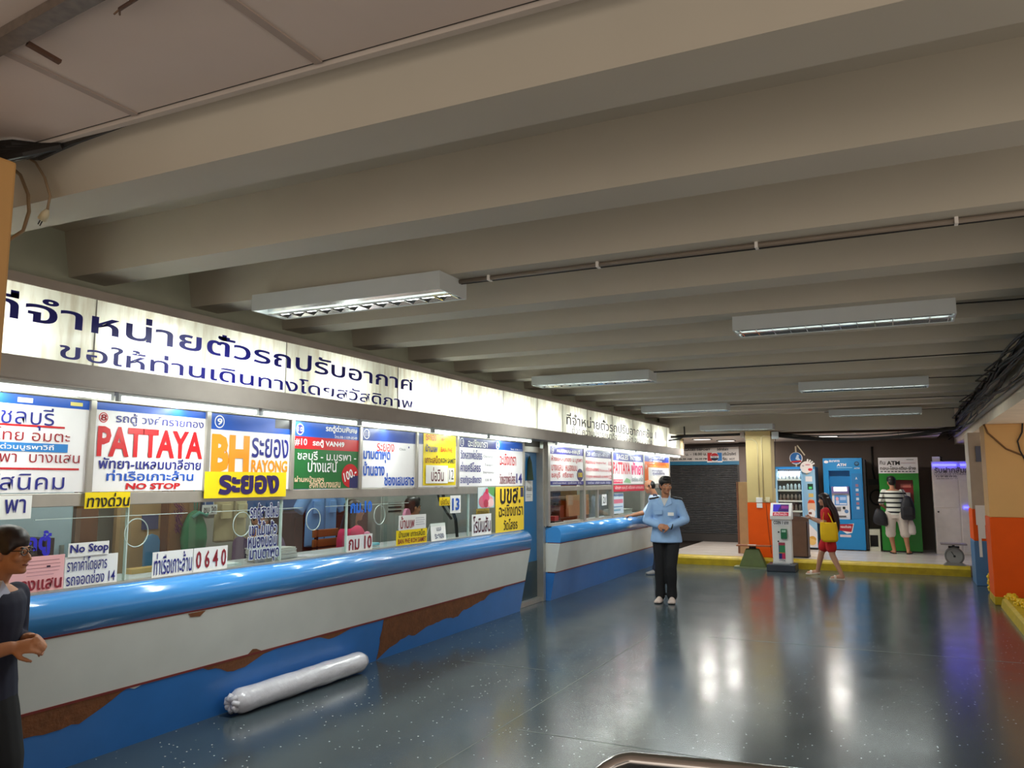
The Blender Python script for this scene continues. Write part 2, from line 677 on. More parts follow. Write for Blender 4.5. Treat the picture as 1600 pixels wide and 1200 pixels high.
struct(MB().box((-6.9, 20.12, 0.0), (-3.3, 20.25, 3.0)).box((-3.5, 19.85, 0), (-3.42, 20.12, 2.6)), 'wall_back_left', M_WALLG)
struct(MB().box((1.62, 15.7, 0.17), (1.72, 19.7, 2.42)), 'wall_side', mat('brown_dim_wall', (120, 104, 94), 0.6))
# platform with its yellow curb
struct(MB().box((-4.44, 16.36, 0.0), (1.62, 20.3, 0.17)), 'platform', M_PLAT)
mb = MB()
for a in range(8):
    pass
prof = [(16.12, 0.0), (16.12, 0.12), (16.15, 0.15), (16.2, 0.17), (16.36, 0.172), (16.36, 0.0)]
mb.poly([(-4.44, y, z) for y, z in prof], (5.44, 0, 0))
struct(mb, 'trim_5', M_YELLOW)
mb = MB()
for i in range(-7, 3):
    mb.box((i * 0.6 + 0.1, 16.37, 0.1695), (i * 0.6 + 0.105, 19.7, 0.1712))
for j in range(6):
    mb.box((-4.4, 16.9 + 0.6 * j, 0.1695), (1.6, 16.905 + 0.6 * j, 0.1712))
struct(mb, 'trim_6', mat('tile_joint', (140, 128, 118), 0.6))

# ------------------------------------------------------------------ columns
def column(name, x0, x1, y0, y1, top, bands, label=None):
    for i, (z0, z1, m) in enumerate(bands):
        struct(MB().box((x0, y0, z0), (x1, y1, z1)), name if i == 0 else name + '_band', m, bevel=0.01)


cl = struct(MB().box((-2.75, 16.37, 1.22), (-2.27, 16.85, 2.62)), 'column_platform', M_COLCREAM, bevel=0.012)
struct(MB().box((-2.754, 16.366, 0.17), (-2.266, 16.854, 1.22)), 'painted_base', M_ORANGE, cl, bevel=0.012)
cr = struct(MB().box((1.055, 12.7, 1.16), (1.75, 13.35, 2.42)), 'column_right', M_TAN, bevel=0.012)
struct(MB().box((1.05, 12.694, 0.1), (1.756, 13.356, 1.16)), 'painted_base', M_ORANGE, cr, bevel=0.012)
struct(MB().box((1.045, 12.69, 0), (1.76, 13.36, 0.11)), 'painted_foot', M_YELLOW, cr, bevel=0.012)
cb = struct(MB().box((1.0, 14.85, 1.2), (1.5, 15.6, 2.42)), 'column_blue_base', mat('grey_cream_paint', (176, 162, 144), 0.5), bevel=0.01)
struct(MB().box((0.996, 14.845, 0.7), (1.504, 15.604, 1.2)), 'painted_middle', M_ORANGE, cb, bevel=0.01)
struct(MB().box((0.992, 14.84, 0), (1.508, 15.608, 0.7)), 'painted_base', mat('dull_blue_paint', (74, 120, 166), 0.4), cb, bevel=0.01)
struct(MB().box((1.1, 14.83, 1.95), (1.36, 14.85, 2.2)), 'painted_panel', mat('slate_blue_paint', (88, 96, 118), 0.4), cb)
struct(MB().box((-3.65, 1.5, 0), (-3.19, 1.95, 2.95)), 'column_left', M_TAN, bevel=0.012)
# white papers taped to the blue-footed column
t = thing('paper_notice', 'white paper sheets taped low on the blue-footed column', 'notice', (1.12, 14.835, 0.45))
mb = MB().box((1.04, 14.832, 0.95), (1.19, 14.838, 1.26)).box((1.06, 14.832, 0.74), (1.16, 14.838, 0.95)).box((1.06, 14.832, 0.45), (1.1, 14.838, 0.74))
mb.build('sheet', M_WHITE, t)
t = sign('wall_poster', 'white poster with a red square on the blue-footed column, above the taped sheets', 'poster', (1.19, 14.838, 1.33), EX, 0.14, 0.5, (226, 226, 224),
         [('r', 0.1, 0.12, 0.7, 0.3, (150, 50, 44)), ('r', 0.15, 0.45, 0.85, 0.46, (150, 150, 150)), ('r', 0.15, 0.6, 0.85, 0.61, (150, 150, 150))])
# yellow curb and garland beside the right-hand column
struct(MB().poly([(1.1, 12.55, 0), (1.12, 12.55, 0.1), (1.16, 12.55, 0.12), (1.5, 12.55, 0.12), (1.5, 12.55, 0)], (0, -5.5, 0)), 'trim_7', M_YELLOW)
mb = MB()
for i in range(70):
    a = i * 2.4
    mb.ell((1.2 + 0.0014 * i + 0.05 * math.cos(a), 12.6 - 0.016 * i + 0.05 * math.sin(a), 0.15 + 0.025 * math.sin(a * 1.7)), 0.02, 0.02, 0.016, nu=6, nv=4)
mb.tube([(1.2 + 0.0014 * i, 12.6 - 0.016 * i, 0.15) for i in range(70)], 0.03, 6)
solo(mb, 'garland', mat('yellow_plastic', (226, 186, 20), 0.4), 'yellow plastic flower garland lying on the curb by the right orange column', 'garland')
mb = MB()
for i in range(22):
    a = i * 2.4
    mb.ell((1.14 + 0.04 * math.cos(a), 14.0 + 0.05 * math.sin(a), 0.03 + 0.012 * i), 0.035, 0.035, 0.03, nu=6, nv=4)
solo(mb, 'flower_bunch', mat('yellow_plastic', (226, 186, 20), 0.4), 'yellow plastic flowers standing at the blue column foot, behind the orange column', 'flowers')

# ------------------------------------------------------------------ ticket counters
def prof_pts(y, off=0.0):
    return None


def slant_x(z):  # face of the counter
    return -4.46 + (z / 0.79) * 0.15


def counter(y0, y1, label):
    t = thing('ticket_counter', label, 'counter', (-4.7, (y0 + y1) / 2, 0))
    L = (0, y1 - y0, 0)
    e = 0.0
    MB().poly([(-4.46, y0, 0), (slant_x(0.38), y0, 0.38), (-4.56, y0, 0.38), (-4.56, y0, 0)], L).build('base_panel', M_BLUE, t)
    MB().poly([(slant_x(0.388), y0, 0.388), (slant_x(0.785), y0, 0.785), (-4.56, y0, 0.785), (-4.56, y0, 0.388)], L).build('white_panel', M_CREAM, t)
    MB().poly([(slant_x(0.38) + 0.004, y0, 0.376), (slant_x(0.39) + 0.004, y0, 0.39), (-4.5, y0, 0.39), (-4.5, y0, 0.376)], L).build('lower_red_edge', M_RED, t)
    MB().poly([(slant_x(0.784) + 0.002, y0, 0.783), (slant_x(0.792) + 0.004, y0, 0.793), (-4.5, y0, 0.793), (-4.5, y0, 0.783)], L).build('upper_red_edge', M_RED, t)
    pts = [(-4.31, y0, 0.792)]
    for i in range(0, 13):  # rounded nose
        a = -0.25 + (PI / 2 + 0.25) * i / 12
        pts.append((-4.4 + 0.107 * math.cos(a), y0, 0.905 + 0.107 * math.sin(a)))
    pts += [(-4.5, y0, 1.012), (-4.56, y0, 1.0), (-4.56, y0, 0.792)]
    o = MB().poly(pts, L).build('rounded_top', M_SKYBLUE, t)
    o.data.polygons.foreach_set('use_smooth', [len(p.vertices) == 4 for p in o.data.polygons])
    MB().box((-5.15, y0 + 0.05, 0.955), (-4.5, y1 - 0.05, 0.985)).build('worktop', mat('grey_desk', (196, 198, 200), 0.5), t)
    MB().box((-4.52, y0, 1.0), (-4.44, y1, 1.022)).build('sill', M_ALU, t)
    return t


c1 = counter(0.6, 9.47, 'long blue and white ticket counter with peeling brown patches, left of the blue door')
c2 = counter(10.46, 17.05, 'shorter blue and white ticket counter right of the blue door, behind the two guards')


def chip(pts, m=M_WOOD):
    """chipped laminate: bare board seen on the slanted face"""
    out = []
    rnd = random.Random(int(pts[0][0] * 100))
    dense = []
    for i, p in enumerate(pts):
        q = pts[(i + 1) % len(pts)]
        n = max(1, int(math.hypot(q[0] - p[0], q[1] - p[1]) / 0.05))
        straight = abs(q[1] - p[1]) < 0.045 and p[1] > 0.34 and q[1] > 0.34
        for k in range(n):
            f = k / n
            j = 0 if (k == 0 or straight) else 0.011
            dense.append((p[0] + (q[0] - p[0]) * f + rnd.uniform(-j, j), max(0.003, p[1] + (q[1] - p[1]) * f + rnd.uniform(-j, j))))
    mb = MB().poly([(slant_x(z) + 0.0015, y, z) for y, z in dense], (0.001, 0, 0))
    mb.build('bare_patch', m, c1)


chip([(2.6, 0.378), (3.6, 0.378), (3.5, 0.33), (3.301, 0.24), (2.985, 0.25), (2.6, 0.255)])
chip([(4.2, 0.376), (4.372, 0.335), (4.441, 0.302), (4.608, 0.30), (4.7, 0.33), (4.789, 0.361), (4.95, 0.378)])
chip([(4.62, 0.39), (4.76, 0.39), (4.7, 0.415), (4.66, 0.42)])
chip([(5.4, 0.376), (5.859, 0.377), (5.7, 0.345), (5.564, 0.335)])
chip([(6.35, 0.376), (6.34, 0.0), (6.45, 0.05), (6.536, 0.086), (6.7, 0.13), (6.843, 0.152), (6.959, 0.126), (7.15, 0.176), (7.45, 0.2), (7.806, 0.186), (7.876, 0.23), (8.387, 0.287), (8.515, 0.345), (8.75, 0.35), (8.9, 0.376)])
chip([(3.98, 0.778), (4.13, 0.778), (4.087, 0.745), (4.005, 0.752)])
chip([(3.607, 0.378), (3.71, 0.378), (3.655, 0.362)], M_CREAM)

# front frame: rails, mullions and panes
mb = MB()
mb.box((-4.54, 0.9, 1.503), (-4.476, 9.5, 1.582)).box((-4.54, 0.9, 2.148), (-4.47, 9.62, 2.205))
mb.box((-4.54, 10.42, 1.5), (-4.476, 17.05, 1.57)).box((-4.54, 10.42, 2.14), (-4.47, 17.05, 2.205)).box((-4.53, 10.42, 1.02), (-4.48, 17.05, 1.05))
struct(mb, 'trim_8', M_ALU, bevel=0.004)
mb = MB()
M1 = [2.37, 3.305, 4.225, 5.118, 6.04, 7.0, 7.85, 9.6]
for y in M1:
    mb.box((-4.53, y - 0.02, 1.58), (-4.455, y + 0.02, 2.15))
for y in (10.45, 11.87, 13.23, 15.12, 17.03):
    mb.box((-4.54, y - 0.035, 1.02), (-4.462, y + 0.035, 2.15))
mb.box((-4.53, 12.5, 1.05), (-4.48, 12.55, 1.5)).box((-4.54, 9.44, 1.02), (-4.48, 9.5, 2.2))
struct(mb, 'trim_9', M_ALU, bevel=0.004)
gy = [1.2, 3.27, 3.62, 4.16, 4.62, 5.05, 5.9, 6.52, 7.66, 8.16, 9.44]
for i in range(len(gy) - 1):
    struct(MB().box((-4.51 + 0.012 * (i % 2), gy[i] - 0.04, 1.025), (-4.505 + 0.012 * (i % 2), gy[i + 1] + 0.03, 1.503)), 'window_%d' % (i + 1), M_GLASS)
for i, (a, b) in enumerate(((10.49, 11.83), (11.91, 12.5), (12.55, 13.19), (13.27, 15.08), (15.16, 16.99))):
    struct(MB().box((-4.508, a, 1.05), (-4.503, b, 1.5)), 'window_%d' % (i + 11), M_GLASS)
# glass edges and rims of the round speaking holes
mb = MB()
for y in (3.62, 5.05, 5.9, 8.16):
    mb.box((-4.512, y - 0.004, 1.025), (-4.488, y + 0.004, 1.5))
for y, z in ((3.69, 1.32), (4.62, 1.33), (5.44, 1.33), (6.4, 1.33)):
    mb.tube([(-4.492, y + 0.09 * math.cos(a), z + 0.09 * math.sin(a)) for a in [2 * PI * k / 28 for k in range(29)]], 0.0035, 5)
for y0, y1 in ((3.0, 4.1), (4.3, 5.3), (5.6, 6.9)):
    mb.box((-4.5, y0, 1.43), (-4.49, y1, 1.434))
struct(mb, 'trim_10', mat('pale_glass_edge', (190, 206, 200), 0.2))

# ------------------------------------------------------------------ booth interior
struct(MB().box((-6.55, 0.5, 0), (-6.4, 17.2, 2.75)), 'wall_booth', mat('pale_booth_wall', (188, 186, 172), 0.7, scale=1.5, var=0.12))
struct(MB().box((-6.5, 0.5, 2.6), (-4.56, 17.2, 2.7)), 'ceiling_booth', M_TILE)
struct(MB().box((-6.4, 9.44, 0), (-4.72, 9.5, 2.6)), 'wall_partition', mat('booth_partition', (150, 150, 146), 0.6))
struct(MB().box((-6.4, 10.48, 0), (-4.72, 10.53, 2.6)), 'wall_partition_right', mat('booth_partition', (150, 150, 146), 0.6))
struct(MB().box((-6.4, 17.06, 0), (-4.5, 17.15, 2.19)), 'wall_booth_end', mat('booth_partition', (150, 150, 146), 0.6))
for i, y in enumerate((2.2, 4.4, 6.6, 8.6, 11.8, 14.2, 16.2)):
    t = thing('booth_lamp', ('bare fluorescent batten on the booth ceiling over the left counter' if y < 9.5 else 'bare fluorescent batten on the booth ceiling over the right counter'), 'lamp', (-5.4, y, 2.6), 'booth ceiling battens left' if y < 9.5 else 'booth ceiling battens right')
    MB().box((-5.43, y - 0.6, 2.56), (-5.37, y + 0.6, 2.6)).build('batten', M_LAMPBODY, t)
    MB().tube([(-5.4, y - 0.58, 2.54), (-5.4, y + 0.58, 2.54)], 0.014).build('tube', M_TUBE, t)
    area_light('booth_lamp_light', (-5.4, y, 2.52), 0.1, 1.1, P_BOOTH, (0, 0, -1), FLUO)

# blue door between the counters
d = struct(MB().box((-4.66, 9.56, 0.55), (-4.62, 10.36, 2.04)), 'door_1', mat('blue_door_paint', (22, 104, 158), 0.35, var=0.05))
struct(MB().box((-4.665, 9.56, 0.06), (-4.615, 10.36, 0.55)), 'kick_panel', mat('dark_teal_panel', (40, 62, 70), 0.3), d)
struct(MB().box((-4.68, 9.5, 0), (-4.58, 9.56, 2.1)).box((-4.68, 10.36, 0), (-4.52, 10.44, 2.1)).box((-4.68, 9.5, 2.04), (-4.58, 10.4, 2.12)).box((-4.66, 9.5, 0), (-4.54, 10.4, 0.06)), 'door_frame', M_ALU, d, bevel=0.004)
struct(MB().box((-4.62, 9.62, 0.98), (-4.58, 9.65, 1.1)), 'door_handle', M_STEEL, d, bevel=0.004)
struct(MB().box((-4.7, 9.5, 2.12), (-4.6, 10.44, 2.24)), 'trim_11', mat('dark_transom', (60, 52, 46), 0.5))
t = sign('door_notice', 'white paper notice with grey print on the blue door', 'notice', (-4.617, 9.98, 1.37), EY, 0.24, 0.28, (222, 222, 220),
         [('t', 'ห้ามเข้า', 0.15, 0.5, 0.85, 0.75, (70, 70, 76)), ('r', 0.12, 0.3, 0.88, 0.34, (170, 170, 170)), ('r', 0.12, 0.2, 0.7, 0.24, (170, 170, 170))])
mb = MB().tube([(-4.6, 10.08, 1.99), (-4.6, 10.08, 1.9), (-4.6, 10.08, 1.66)], [0.006, 0.035, 0.06], 8)
solo(mb, 'hanging_cloth', mat('dark_green_cloth', (48, 62, 46), 0.9), 'dark green cloth hanging on the blue door above the notice', 'cloth', loc=(-4.6, 10.08, 1.66))

# ------------------------------------------------------------------ illuminated sign box over the counters
t = thing('illuminated_sign', 'long backlit white sign box with navy and black Thai lettering over the ticket counters', 'sign', (-4.4, 9.9, 2.2))
MB().box((-4.55, 2.15, 2.735), (-4.285, 17.6, 2.79)).build('top_frame', M_GREYMETAL, t)
MB().box((-4.34, 2.15, 2.205), (-4.285, 17.6, 2.335)).build('bottom_frame', M_GREYMETAL, t)
MB().box((-4.55, 2.15, 2.195), (-4.285, 17.6, 2.207)).build('bottom_plate', M_GREYMETAL, t)
MB().box((-4.55, 17.56, 2.2), (-4.285, 17.62, 2.79)).build('end_cap', mat('brown_metal', (96, 82, 66), 0.5), t)
MB().box((-4.556, 2.15, 2.2), (-4.548, 17.6, 2.79)).build('back_plate', mat('white_reflector', (222, 222, 214), 0.8), t)
seams = [2.16, 3.16, 4.82, 6.38, 7.62, 8.65, 9.66, 10.55, 11.55, 12.75, 13.9, 15.05, 16.2, 17.3]
for i in range(len(seams) - 1):
    mb = MB()
    a, b = seams[i] + 0.004, seams[i + 1] - 0.004
    mb.add([(-4.296, a, 2.333), (-4.296, b, 2.333), (-4.296, b, 2.737), (-4.296, a, 2.737)], [(0, 1, 2, 3)])
    o = flatmesh(mb, 'face_sheet', M_ACRYL, t)
MB().box((-4.3, 17.3, 2.333), (-4.292, 17.56, 2.737)).build('end_sheet', mat('yellowed_sheet', (196, 176, 112), 0.5), t)
mb = MB()
for y in seams[1:-1]:
    mb.box((-4.31, y - 0.003, 2.333), (-4.293, y + 0.003, 2.737))
mb.build('joint_strip', mat('grey_joint', (150, 150, 144), 0.5), t)
NAVY, BLK = (22, 26, 140), (20, 20, 26)
O = V((-4.294, 0, 0))
mb = MB()
text_into(mb, 'ที่จำหน่ายตั๋วรถปรับอากาศ', O, EY, EZ, 2.5, 2.53, 6.64, 2.685, 0.014, 0.002)
text_into(mb, 'ขอให้ท่านเดินทางโดยสวัสดิภาพ', O, EY, EZ, 2.94, 2.352, 6.64, 2.468, 0.01, 0.002)
flatmesh(mb, 'navy_lettering', col(NAVY, 0.4), t)
mb = MB()
text_into(mb, 'ที่จำหน่ายตั๋วรถปรับอากาศชั้น 1', O, EY, EZ, 10.69, 2.455, 15.4, 2.63, 0.012, 0.002)
text_into(mb, 'ด้วยความปรารถนาดีจาก บริษัท ขนส่ง จำกัด', O, EY, EZ, 10.9, 2.335, 15.1, 2.45, 0.01, 0.002)
flatmesh(mb, 'black_lettering', col(BLK, 0.4), t)
by = [2.5, 3.55, 4.5, 5.55, 6.75, 7.55, 8.35, 9.2, 10.1, 11.1, 12.2, 13.3, 14.5, 15.6, 16.6]
for y in by:
    MB().tube([(-4.52, y - 0.3, 2.47), (-4.52, y + 0.3, 2.47)], 0.013).build('inner_tube', M_LAMPBODY, t)
    area_light('sign_inner_light', (-4.5, y, 2.46), 0.62, 0.05, P_BACK, (1, 0, 0), (0.97, 1.0, 0.92))
# tubes under the lip of the sign box, washing the boards below
ys = [2.72, 3.95, 5.18, 6.41, 7.66, 8.9, 10.95, 12.2, 13.45, 14.7, 15.95, 16.9]
for i, y in enumerate(ys):
    n = 'left' if y < 9.5 else 'right'
    t = thing('tube_lamp', ('lit fluorescent tube under the sign lip over the left counter' if y < 9.5 else 'lit fluorescent tube under the sign lip over the right counter'), 'lamp', (-4.33, y, 2.195), 'tubes under the sign ' + n)
    h = 0.6 if i < 11 else 0.42
    MB().box((-4.36, y - h, 2.176), (-4.3, y + h, 2.195)).build('batten', M_LAMPBODY, t)
    MB().tube([(-4.315, y - h + 0.02, 2.16), (-4.315, y + h - 0.02, 2.16)], 0.014).build('tube', M_TUBE, t)
    for s in (-1, 1):
        MB().box((-4.33, y + s * (h - 0.012) - 0.01, 2.142), (-4.3, y + s * (h - 0.012) + 0.01, 2.178)).build('lamp_holder', M_LAMPBODY, t)
    area_light('tube_lamp_light', (-4.34, y, 2.14), 0.06, 2 * h, P_TUBE * h / 0.6, (-0.25, 0, -1), FLUO)

# ------------------------------------------------------------------ boards between the mullions
RD, NV, BL, WH, OR_, YL = (196, 26, 34), (34, 40, 130), (24, 84, 186), (240, 240, 240), (246, 150, 26), (244, 214, 20)
BX, Z0, HH = -4.475, 1.588, 0.555


def board(label, y0, y1, base, items, **k):
    return sign('destination_sign', label, 'sign', (BX, y0 + 0.02, Z0), EY, y1 - y0 - 0.04, HH, base, items, **k)


W_ = (236, 234, 236)
board('leftmost white board, navy Thai names and blue strip, left of the tall red PATTAYA board', 2.37, 3.305, W_, [
    ('r', 0, 0.9, 1, 1, BL), ('r', 0.05, 0.91, 0.12, 0.96, WH), ('r', 0.5, 0.92, 0.6, 0.97, WH), ('r', 0.86, 0.93, 0.95, 0.97, (226, 214, 120)),
    ('t', 'ชลบุรี', 0.4, 0.64, 0.75, 0.88, NV, 0.0), ('r', 0.05, 0.675, 0.83, 0.695, RD),
    ('t', 'สยามไทย อมตะ', 0.1, 0.53, 0.87, 0.66, (150, 30, 40), 0.0), ('r', 0.1, 0.42, 0.86, 0.51, (44, 124, 196)),
    ('t', 'ทางด่วนบูรพาวิถี', 0.3, 0.425, 0.76, 0.5, WH), ('t', 'ม.บูรพา  บางแสน', 0.2, 0.27, 0.95, 0.4, (150, 30, 40), 0.0),
    ('r', 0.1, 0.235, 0.95, 0.255, RD), ('t', 'พนัสนิคม', 0.18, 0.03, 0.85, 0.21, NV, 0.0)])
board('white board reading PATTAYA in tall red letters', 3.305, 4.225, W_, [
    ('r', 0, 0.915, 1, 1, BL), ('d', 0.07, 0.83, 0.058, RD), ('d', 0.07, 0.83, 0.047, W_), ('t', '8', 0.045, 0.792, 0.095, 0.868, (150, 20, 30), 0.03),
    ('t', 'รถตู้ วงศ์ทรายทอง', 0.17, 0.755, 0.98, 0.9, NV, 0.008), ('t', 'PATTAYA', 0.03, 0.395, 0.98, 0.735, RD, 0.035),
    ('t', 'พัทยา-แหลมบาลีฮาย', 0.05, 0.255, 0.97, 0.385, NV, 0.016), ('t', 'ท่าเรือเกาะล้าน', 0.12, 0.12, 0.9, 0.245, BL, 0.016),
    ('t', 'NO STOP', 0.28, 0.02, 0.77, 0.095, RD, 0.04, 0.1)])
board('white board with blue header numbered 9 and orange BH lettering', 4.225, 5.118, W_, [
    ('r', 0, 0.79, 1, 1, BL), ('o', 0.11, 0.895, 0.085, WH), ('t', '9', 0.08, 0.85, 0.14, 0.94, WH, 0.03), ('r', 0.79, 0.87, 1, 1, (34, 34, 44)),
    ('t', 'BH', 0.03, 0.235, 0.47, 0.73, OR_, 0.055), ('t', 'ระยอง', 0.5, 0.44, 0.98, 0.715, NV, 0.012), ('t', 'RAYONG', 0.5, 0.235, 0.97, 0.41, OR_, 0.035)])
board('green destination board with red band and round 100 price spot, numbered 10', 5.118, 6.04, (30, 106, 52), [
    ('r', 0, 0.78, 1, 1, BL), ('d', 0.09, 0.885, 0.085, WH), ('d', 0.09, 0.885, 0.07, NV), ('t', '10', 0.058, 0.85, 0.122, 0.92, WH, 0.005),
    ('t', 'รถตู้ด่วนพิเศษ', 0.46, 0.86, 0.97, 0.99, WH, 0.03), ('t', 'โทร.08-1109-8549', 0.6, 0.79, 0.97, 0.84, WH, 0.01),
    ('r', 0, 0.595, 1, 0.78, RD), ('t', '#10', 0.02, 0.64, 0.19, 0.75, WH, 0.01), ('t', 'รถตู้ VAN49', 0.27, 0.625, 0.76, 0.75, WH, 0.035),
    ('t', 'ชลบุรี - ม.บูรพา -', 0.06, 0.39, 0.96, 0.57, WH, 0.01), ('t', 'บางแสน', 0.21, 0.25, 0.64, 0.4, WH, 0.012),
    ('t', 'ผ่านหน้ามอฯ', 0.03, 0.1, 0.45, 0.19, (242, 208, 176), 0.02), ('t', 'ลงหาดบางแสน', 0.24, 0.01, 0.71, 0.1, (242, 208, 176), 0.02),
    ('e', 0.87, 0.2, 0.14, 0.19, RD), ('t', '100.-', 0.76, 0.15, 0.97, 0.3, WH, 0.02, 0, 0.35), ('r', 0.86, 0, 1, 0.2, (40, 44, 96))])
board('white board numbered 11 with stacked blue Thai place names', 6.04, 7.0, W_, [
    ('r', 0, 0.79, 1, 1, (44, 68, 140)), ('o', 0.09, 0.9, 0.085, WH), ('t', '11', 0.068, 0.86, 0.112, 0.94, WH, 0.0),
    ('t', 'ระยอง', 0.27, 0.62, 0.58, 0.76, RD, 0.008), ('t', 'Class', 0.68, 0.66, 0.8, 0.7, (70, 70, 80), 0), ('d', 0.87, 0.72, 0.02, NV),
    ('t', 'มาบตาพุด', 0.04, 0.42, 0.51, 0.62, BL, 0.03), ('t', 'บ้านฉาง', 0.04, 0.2, 0.41, 0.44, BL, 0.03), ('t', 'ช่องเสมสาร', 0.41, 0.03, 0.98, 0.25, BL, 0.03)])
board('white board mostly covered by a creased yellow sheet', 7.0, 7.85, W_, [('r', 0, 0.8, 1, 1, (44, 68, 140))])
t = sign('yellow_sheet', 'creased yellow RAYONG, BAN PHE, KOH SAMET sheet with a white 12 card', 'notice', (-4.464, 7.13, 1.605), EY, 0.68, 0.54, None,
         [('t', 'ระยอง', 0.05, 0.87, 0.36, 0.99, RD, 0.01), ('t', 'RAYONG', 0.52, 0.88, 0.86, 0.97, RD, 0.01),
          ('t', 'บ้านเพ', 0.04, 0.65, 0.4, 0.8, NV, 0.02), ('t', 'BAN PHE', 0.5, 0.66, 0.86, 0.76, (212, 80, 20), 0.03),
          ('t', 'เกาะเสม็ด', 0.04, 0.43, 0.48, 0.58, (130, 40, 30), 0.02), ('t', 'KOH SAMET', 0.5, 0.44, 0.97, 0.54, (40, 60, 40), 0.03)])
mb = MB()
for i in range(17):
    for j in range(14):
        mb.v.append(V((-4.4655 + 0.004 * noise.noise((i * 0.5, j * 0.45, 3)) - 0.004, 7.13 + 0.68 * i / 16, 1.605 + 0.54 * j / 13)))
mb.f = [[i * 14 + j, (i + 1) * 14 + j, (i + 1) * 14 + j + 1, i * 14 + j + 1] for i in range(16) for j in range(13)]
mb.build('paper', col((244, 218, 24), 0.4), t, smooth=True)
MB().box((-4.462, 7.17, 1.625), (-4.4575, 7.62, 1.815)).build('white_card', M_WHITE, t)
MB().box((-4.462, 7.63, 1.64), (-4.4575, 7.76, 1.79)).build('number_card', M_WHITE, t)
mb = MB()
text_into(mb, 'บ่อวิน', V((-4.4575, 0, 0)), EY, EZ, 7.27, 1.645, 7.53, 1.795, 0.015, 0.001)
flatmesh(mb, 'card_lettering', col((90, 26, 40), 0.5), t)
mb = MB()
text_into(mb, '12', V((-4.4575, 0, 0)), EY, EZ, 7.65, 1.665, 7.74, 1.77, 0.0, 0.001)
flatmesh(mb, 'card_number', col(BLK, 0.5), t)
board('double board with navy header numbered 13 and 14, nearest the blue door', 7.85, 9.62, W_, [
    ('r', 0, 0.8, 0.56, 1, (44, 52, 120)), ('r', 0.56, 0.8, 1, 1, BL), ('o', 0.05, 0.9, 0.085, WH), ('t', '13', 0.035, 0.86, 0.065, 0.94, WH, 0.0),
    ('t', 'ฉะเชิงเทรา', 0.13, 0.82, 0.41, 0.97, WH, 0.015), ('o', 0.57, 0.9, 0.085, WH), ('t', '14', 0.555, 0.86, 0.585, 0.94, WH, 0.0), ('t', 'โทร. 038-511', 0.78, 0.815, 0.97, 0.855, WH, 0.01),
    ('t', 'วัดหลวงพ่อโสธร', 0.03, 0.56, 0.33, 0.76, NV, 0.012), ('t', 'Chachoengsao', 0.35, 0.6, 0.52, 0.66, (60, 60, 74), 0.0),
    ('t', 'ค่ายศรีโสธร', 0.03, 0.3, 0.31, 0.5, NV, 0.012), ('t', 'Transport', 0.37, 0.42, 0.5, 0.48, (60, 60, 74), 0.0), ('t', 'Expressway', 0.35, 0.26, 0.51, 0.32, (60, 60, 74), 0.0),
    ('t', 'ราชภัฏฉะเชิงเทรา', 0.03, 0.03, 0.32, 0.22, NV, 0.012), ('t', '100 ฿.', 0.38, 0.1, 0.48, 0.16, (60, 60, 74), 0.0),
    ('r', 0.535, 0, 0.538, 0.8, (170, 170, 190)), ('t', 'ฉะเชิงเทรา', 0.6, 0.46, 0.87, 0.72, RD, 0.012), ('t', 'วัดหลวงพ่อโสธร', 0.6, 0.04, 0.86, 0.3, (120, 26, 50), 0.012), ('t', '14', 0.875, 0.06, 0.975, 0.28, NV, 0.03)])
# boards over the second counter
PR = (206, 40, 70)
board('white board with red Thai names and navy oval 100 spot, right of the door', 10.46, 11.87, W_, [
    ('r', 0, 0.8, 1, 1, (48, 44, 150)), ('o', 0.09, 0.9, 0.08, WH), ('t', '18', 0.065, 0.86, 0.115, 0.94, WH, 0.02), ('t', 'หนองมน-ชลบุรี', 0.2, 0.82, 0.88, 0.96, WH, 0.03),
    ('t', 'ห้างแหลมทอง ม.บูรพา', 0.05, 0.58, 0.95, 0.76, RD, 0.01), ('t', 'บางแสน  หนองมน', 0.05, 0.37, 0.78, 0.53, RD, 0.01), ('t', 'ชลบุรี  ศรีราชา', 0.05, 0.15, 0.67, 0.34, RD, 0.01),
    ('e', 0.88, 0.27, 0.1, 0.17, (40, 36, 110)), ('t', '100', 0.81, 0.2, 0.95, 0.34, YL, 0.02),
    ('r', 0, 0, 1, 0.1, (48, 44, 130)), ('t', 'รถด่วนบางนา  ทุกชั่วโมง  โทร.', 0.08, 0.015, 0.92, 0.085, WH, 0.01)])
board('greyish white board listing three fares, between the oval spot and EAGLES boards', 11.87, 13.23, (214, 208, 208), [
    ('r', 0, 0.78, 1, 1, (58, 58, 118)), ('t', '20 ศรีราชา-พัทยา', 0.08, 0.82, 0.9, 0.95, (200, 204, 224), 0.02),
    ('t', 'หนองมน', 0.04, 0.59, 0.36, 0.69, PR, 0.01), ('t', 'Nongmon Road', 0.4, 0.59, 0.76, 0.67, PR, 0.01), ('t', '13', 0.88, 0.57, 0.98, 0.69, PR, 0.01),
    ('t', 'ศรีราชา-บางพระ', 0.04, 0.38, 0.52, 0.51, PR, 0.01), ('t', 'Robinson', 0.55, 0.38, 0.84, 0.45, PR, 0.0), ('t', '14', 0.88, 0.36, 0.98, 0.5, PR, 0.01),
    ('t', 'อ่าวอุดม แหลมฉบัง ม.เกษตร', 0.04, 0.17, 0.84, 0.29, PR, 0.01), ('t', '12', 0.88, 0.16, 0.98, 0.28, PR, 0.01),
    ('r', 0, 0, 1, 0.11, (58, 58, 118)), ('t', 'รถด่วน  บริษัท ขนส่ง  จำกัด', 0.1, 0.02, 0.92, 0.09, (200, 204, 224), 0.01)])
PK = (226, 26, 110)
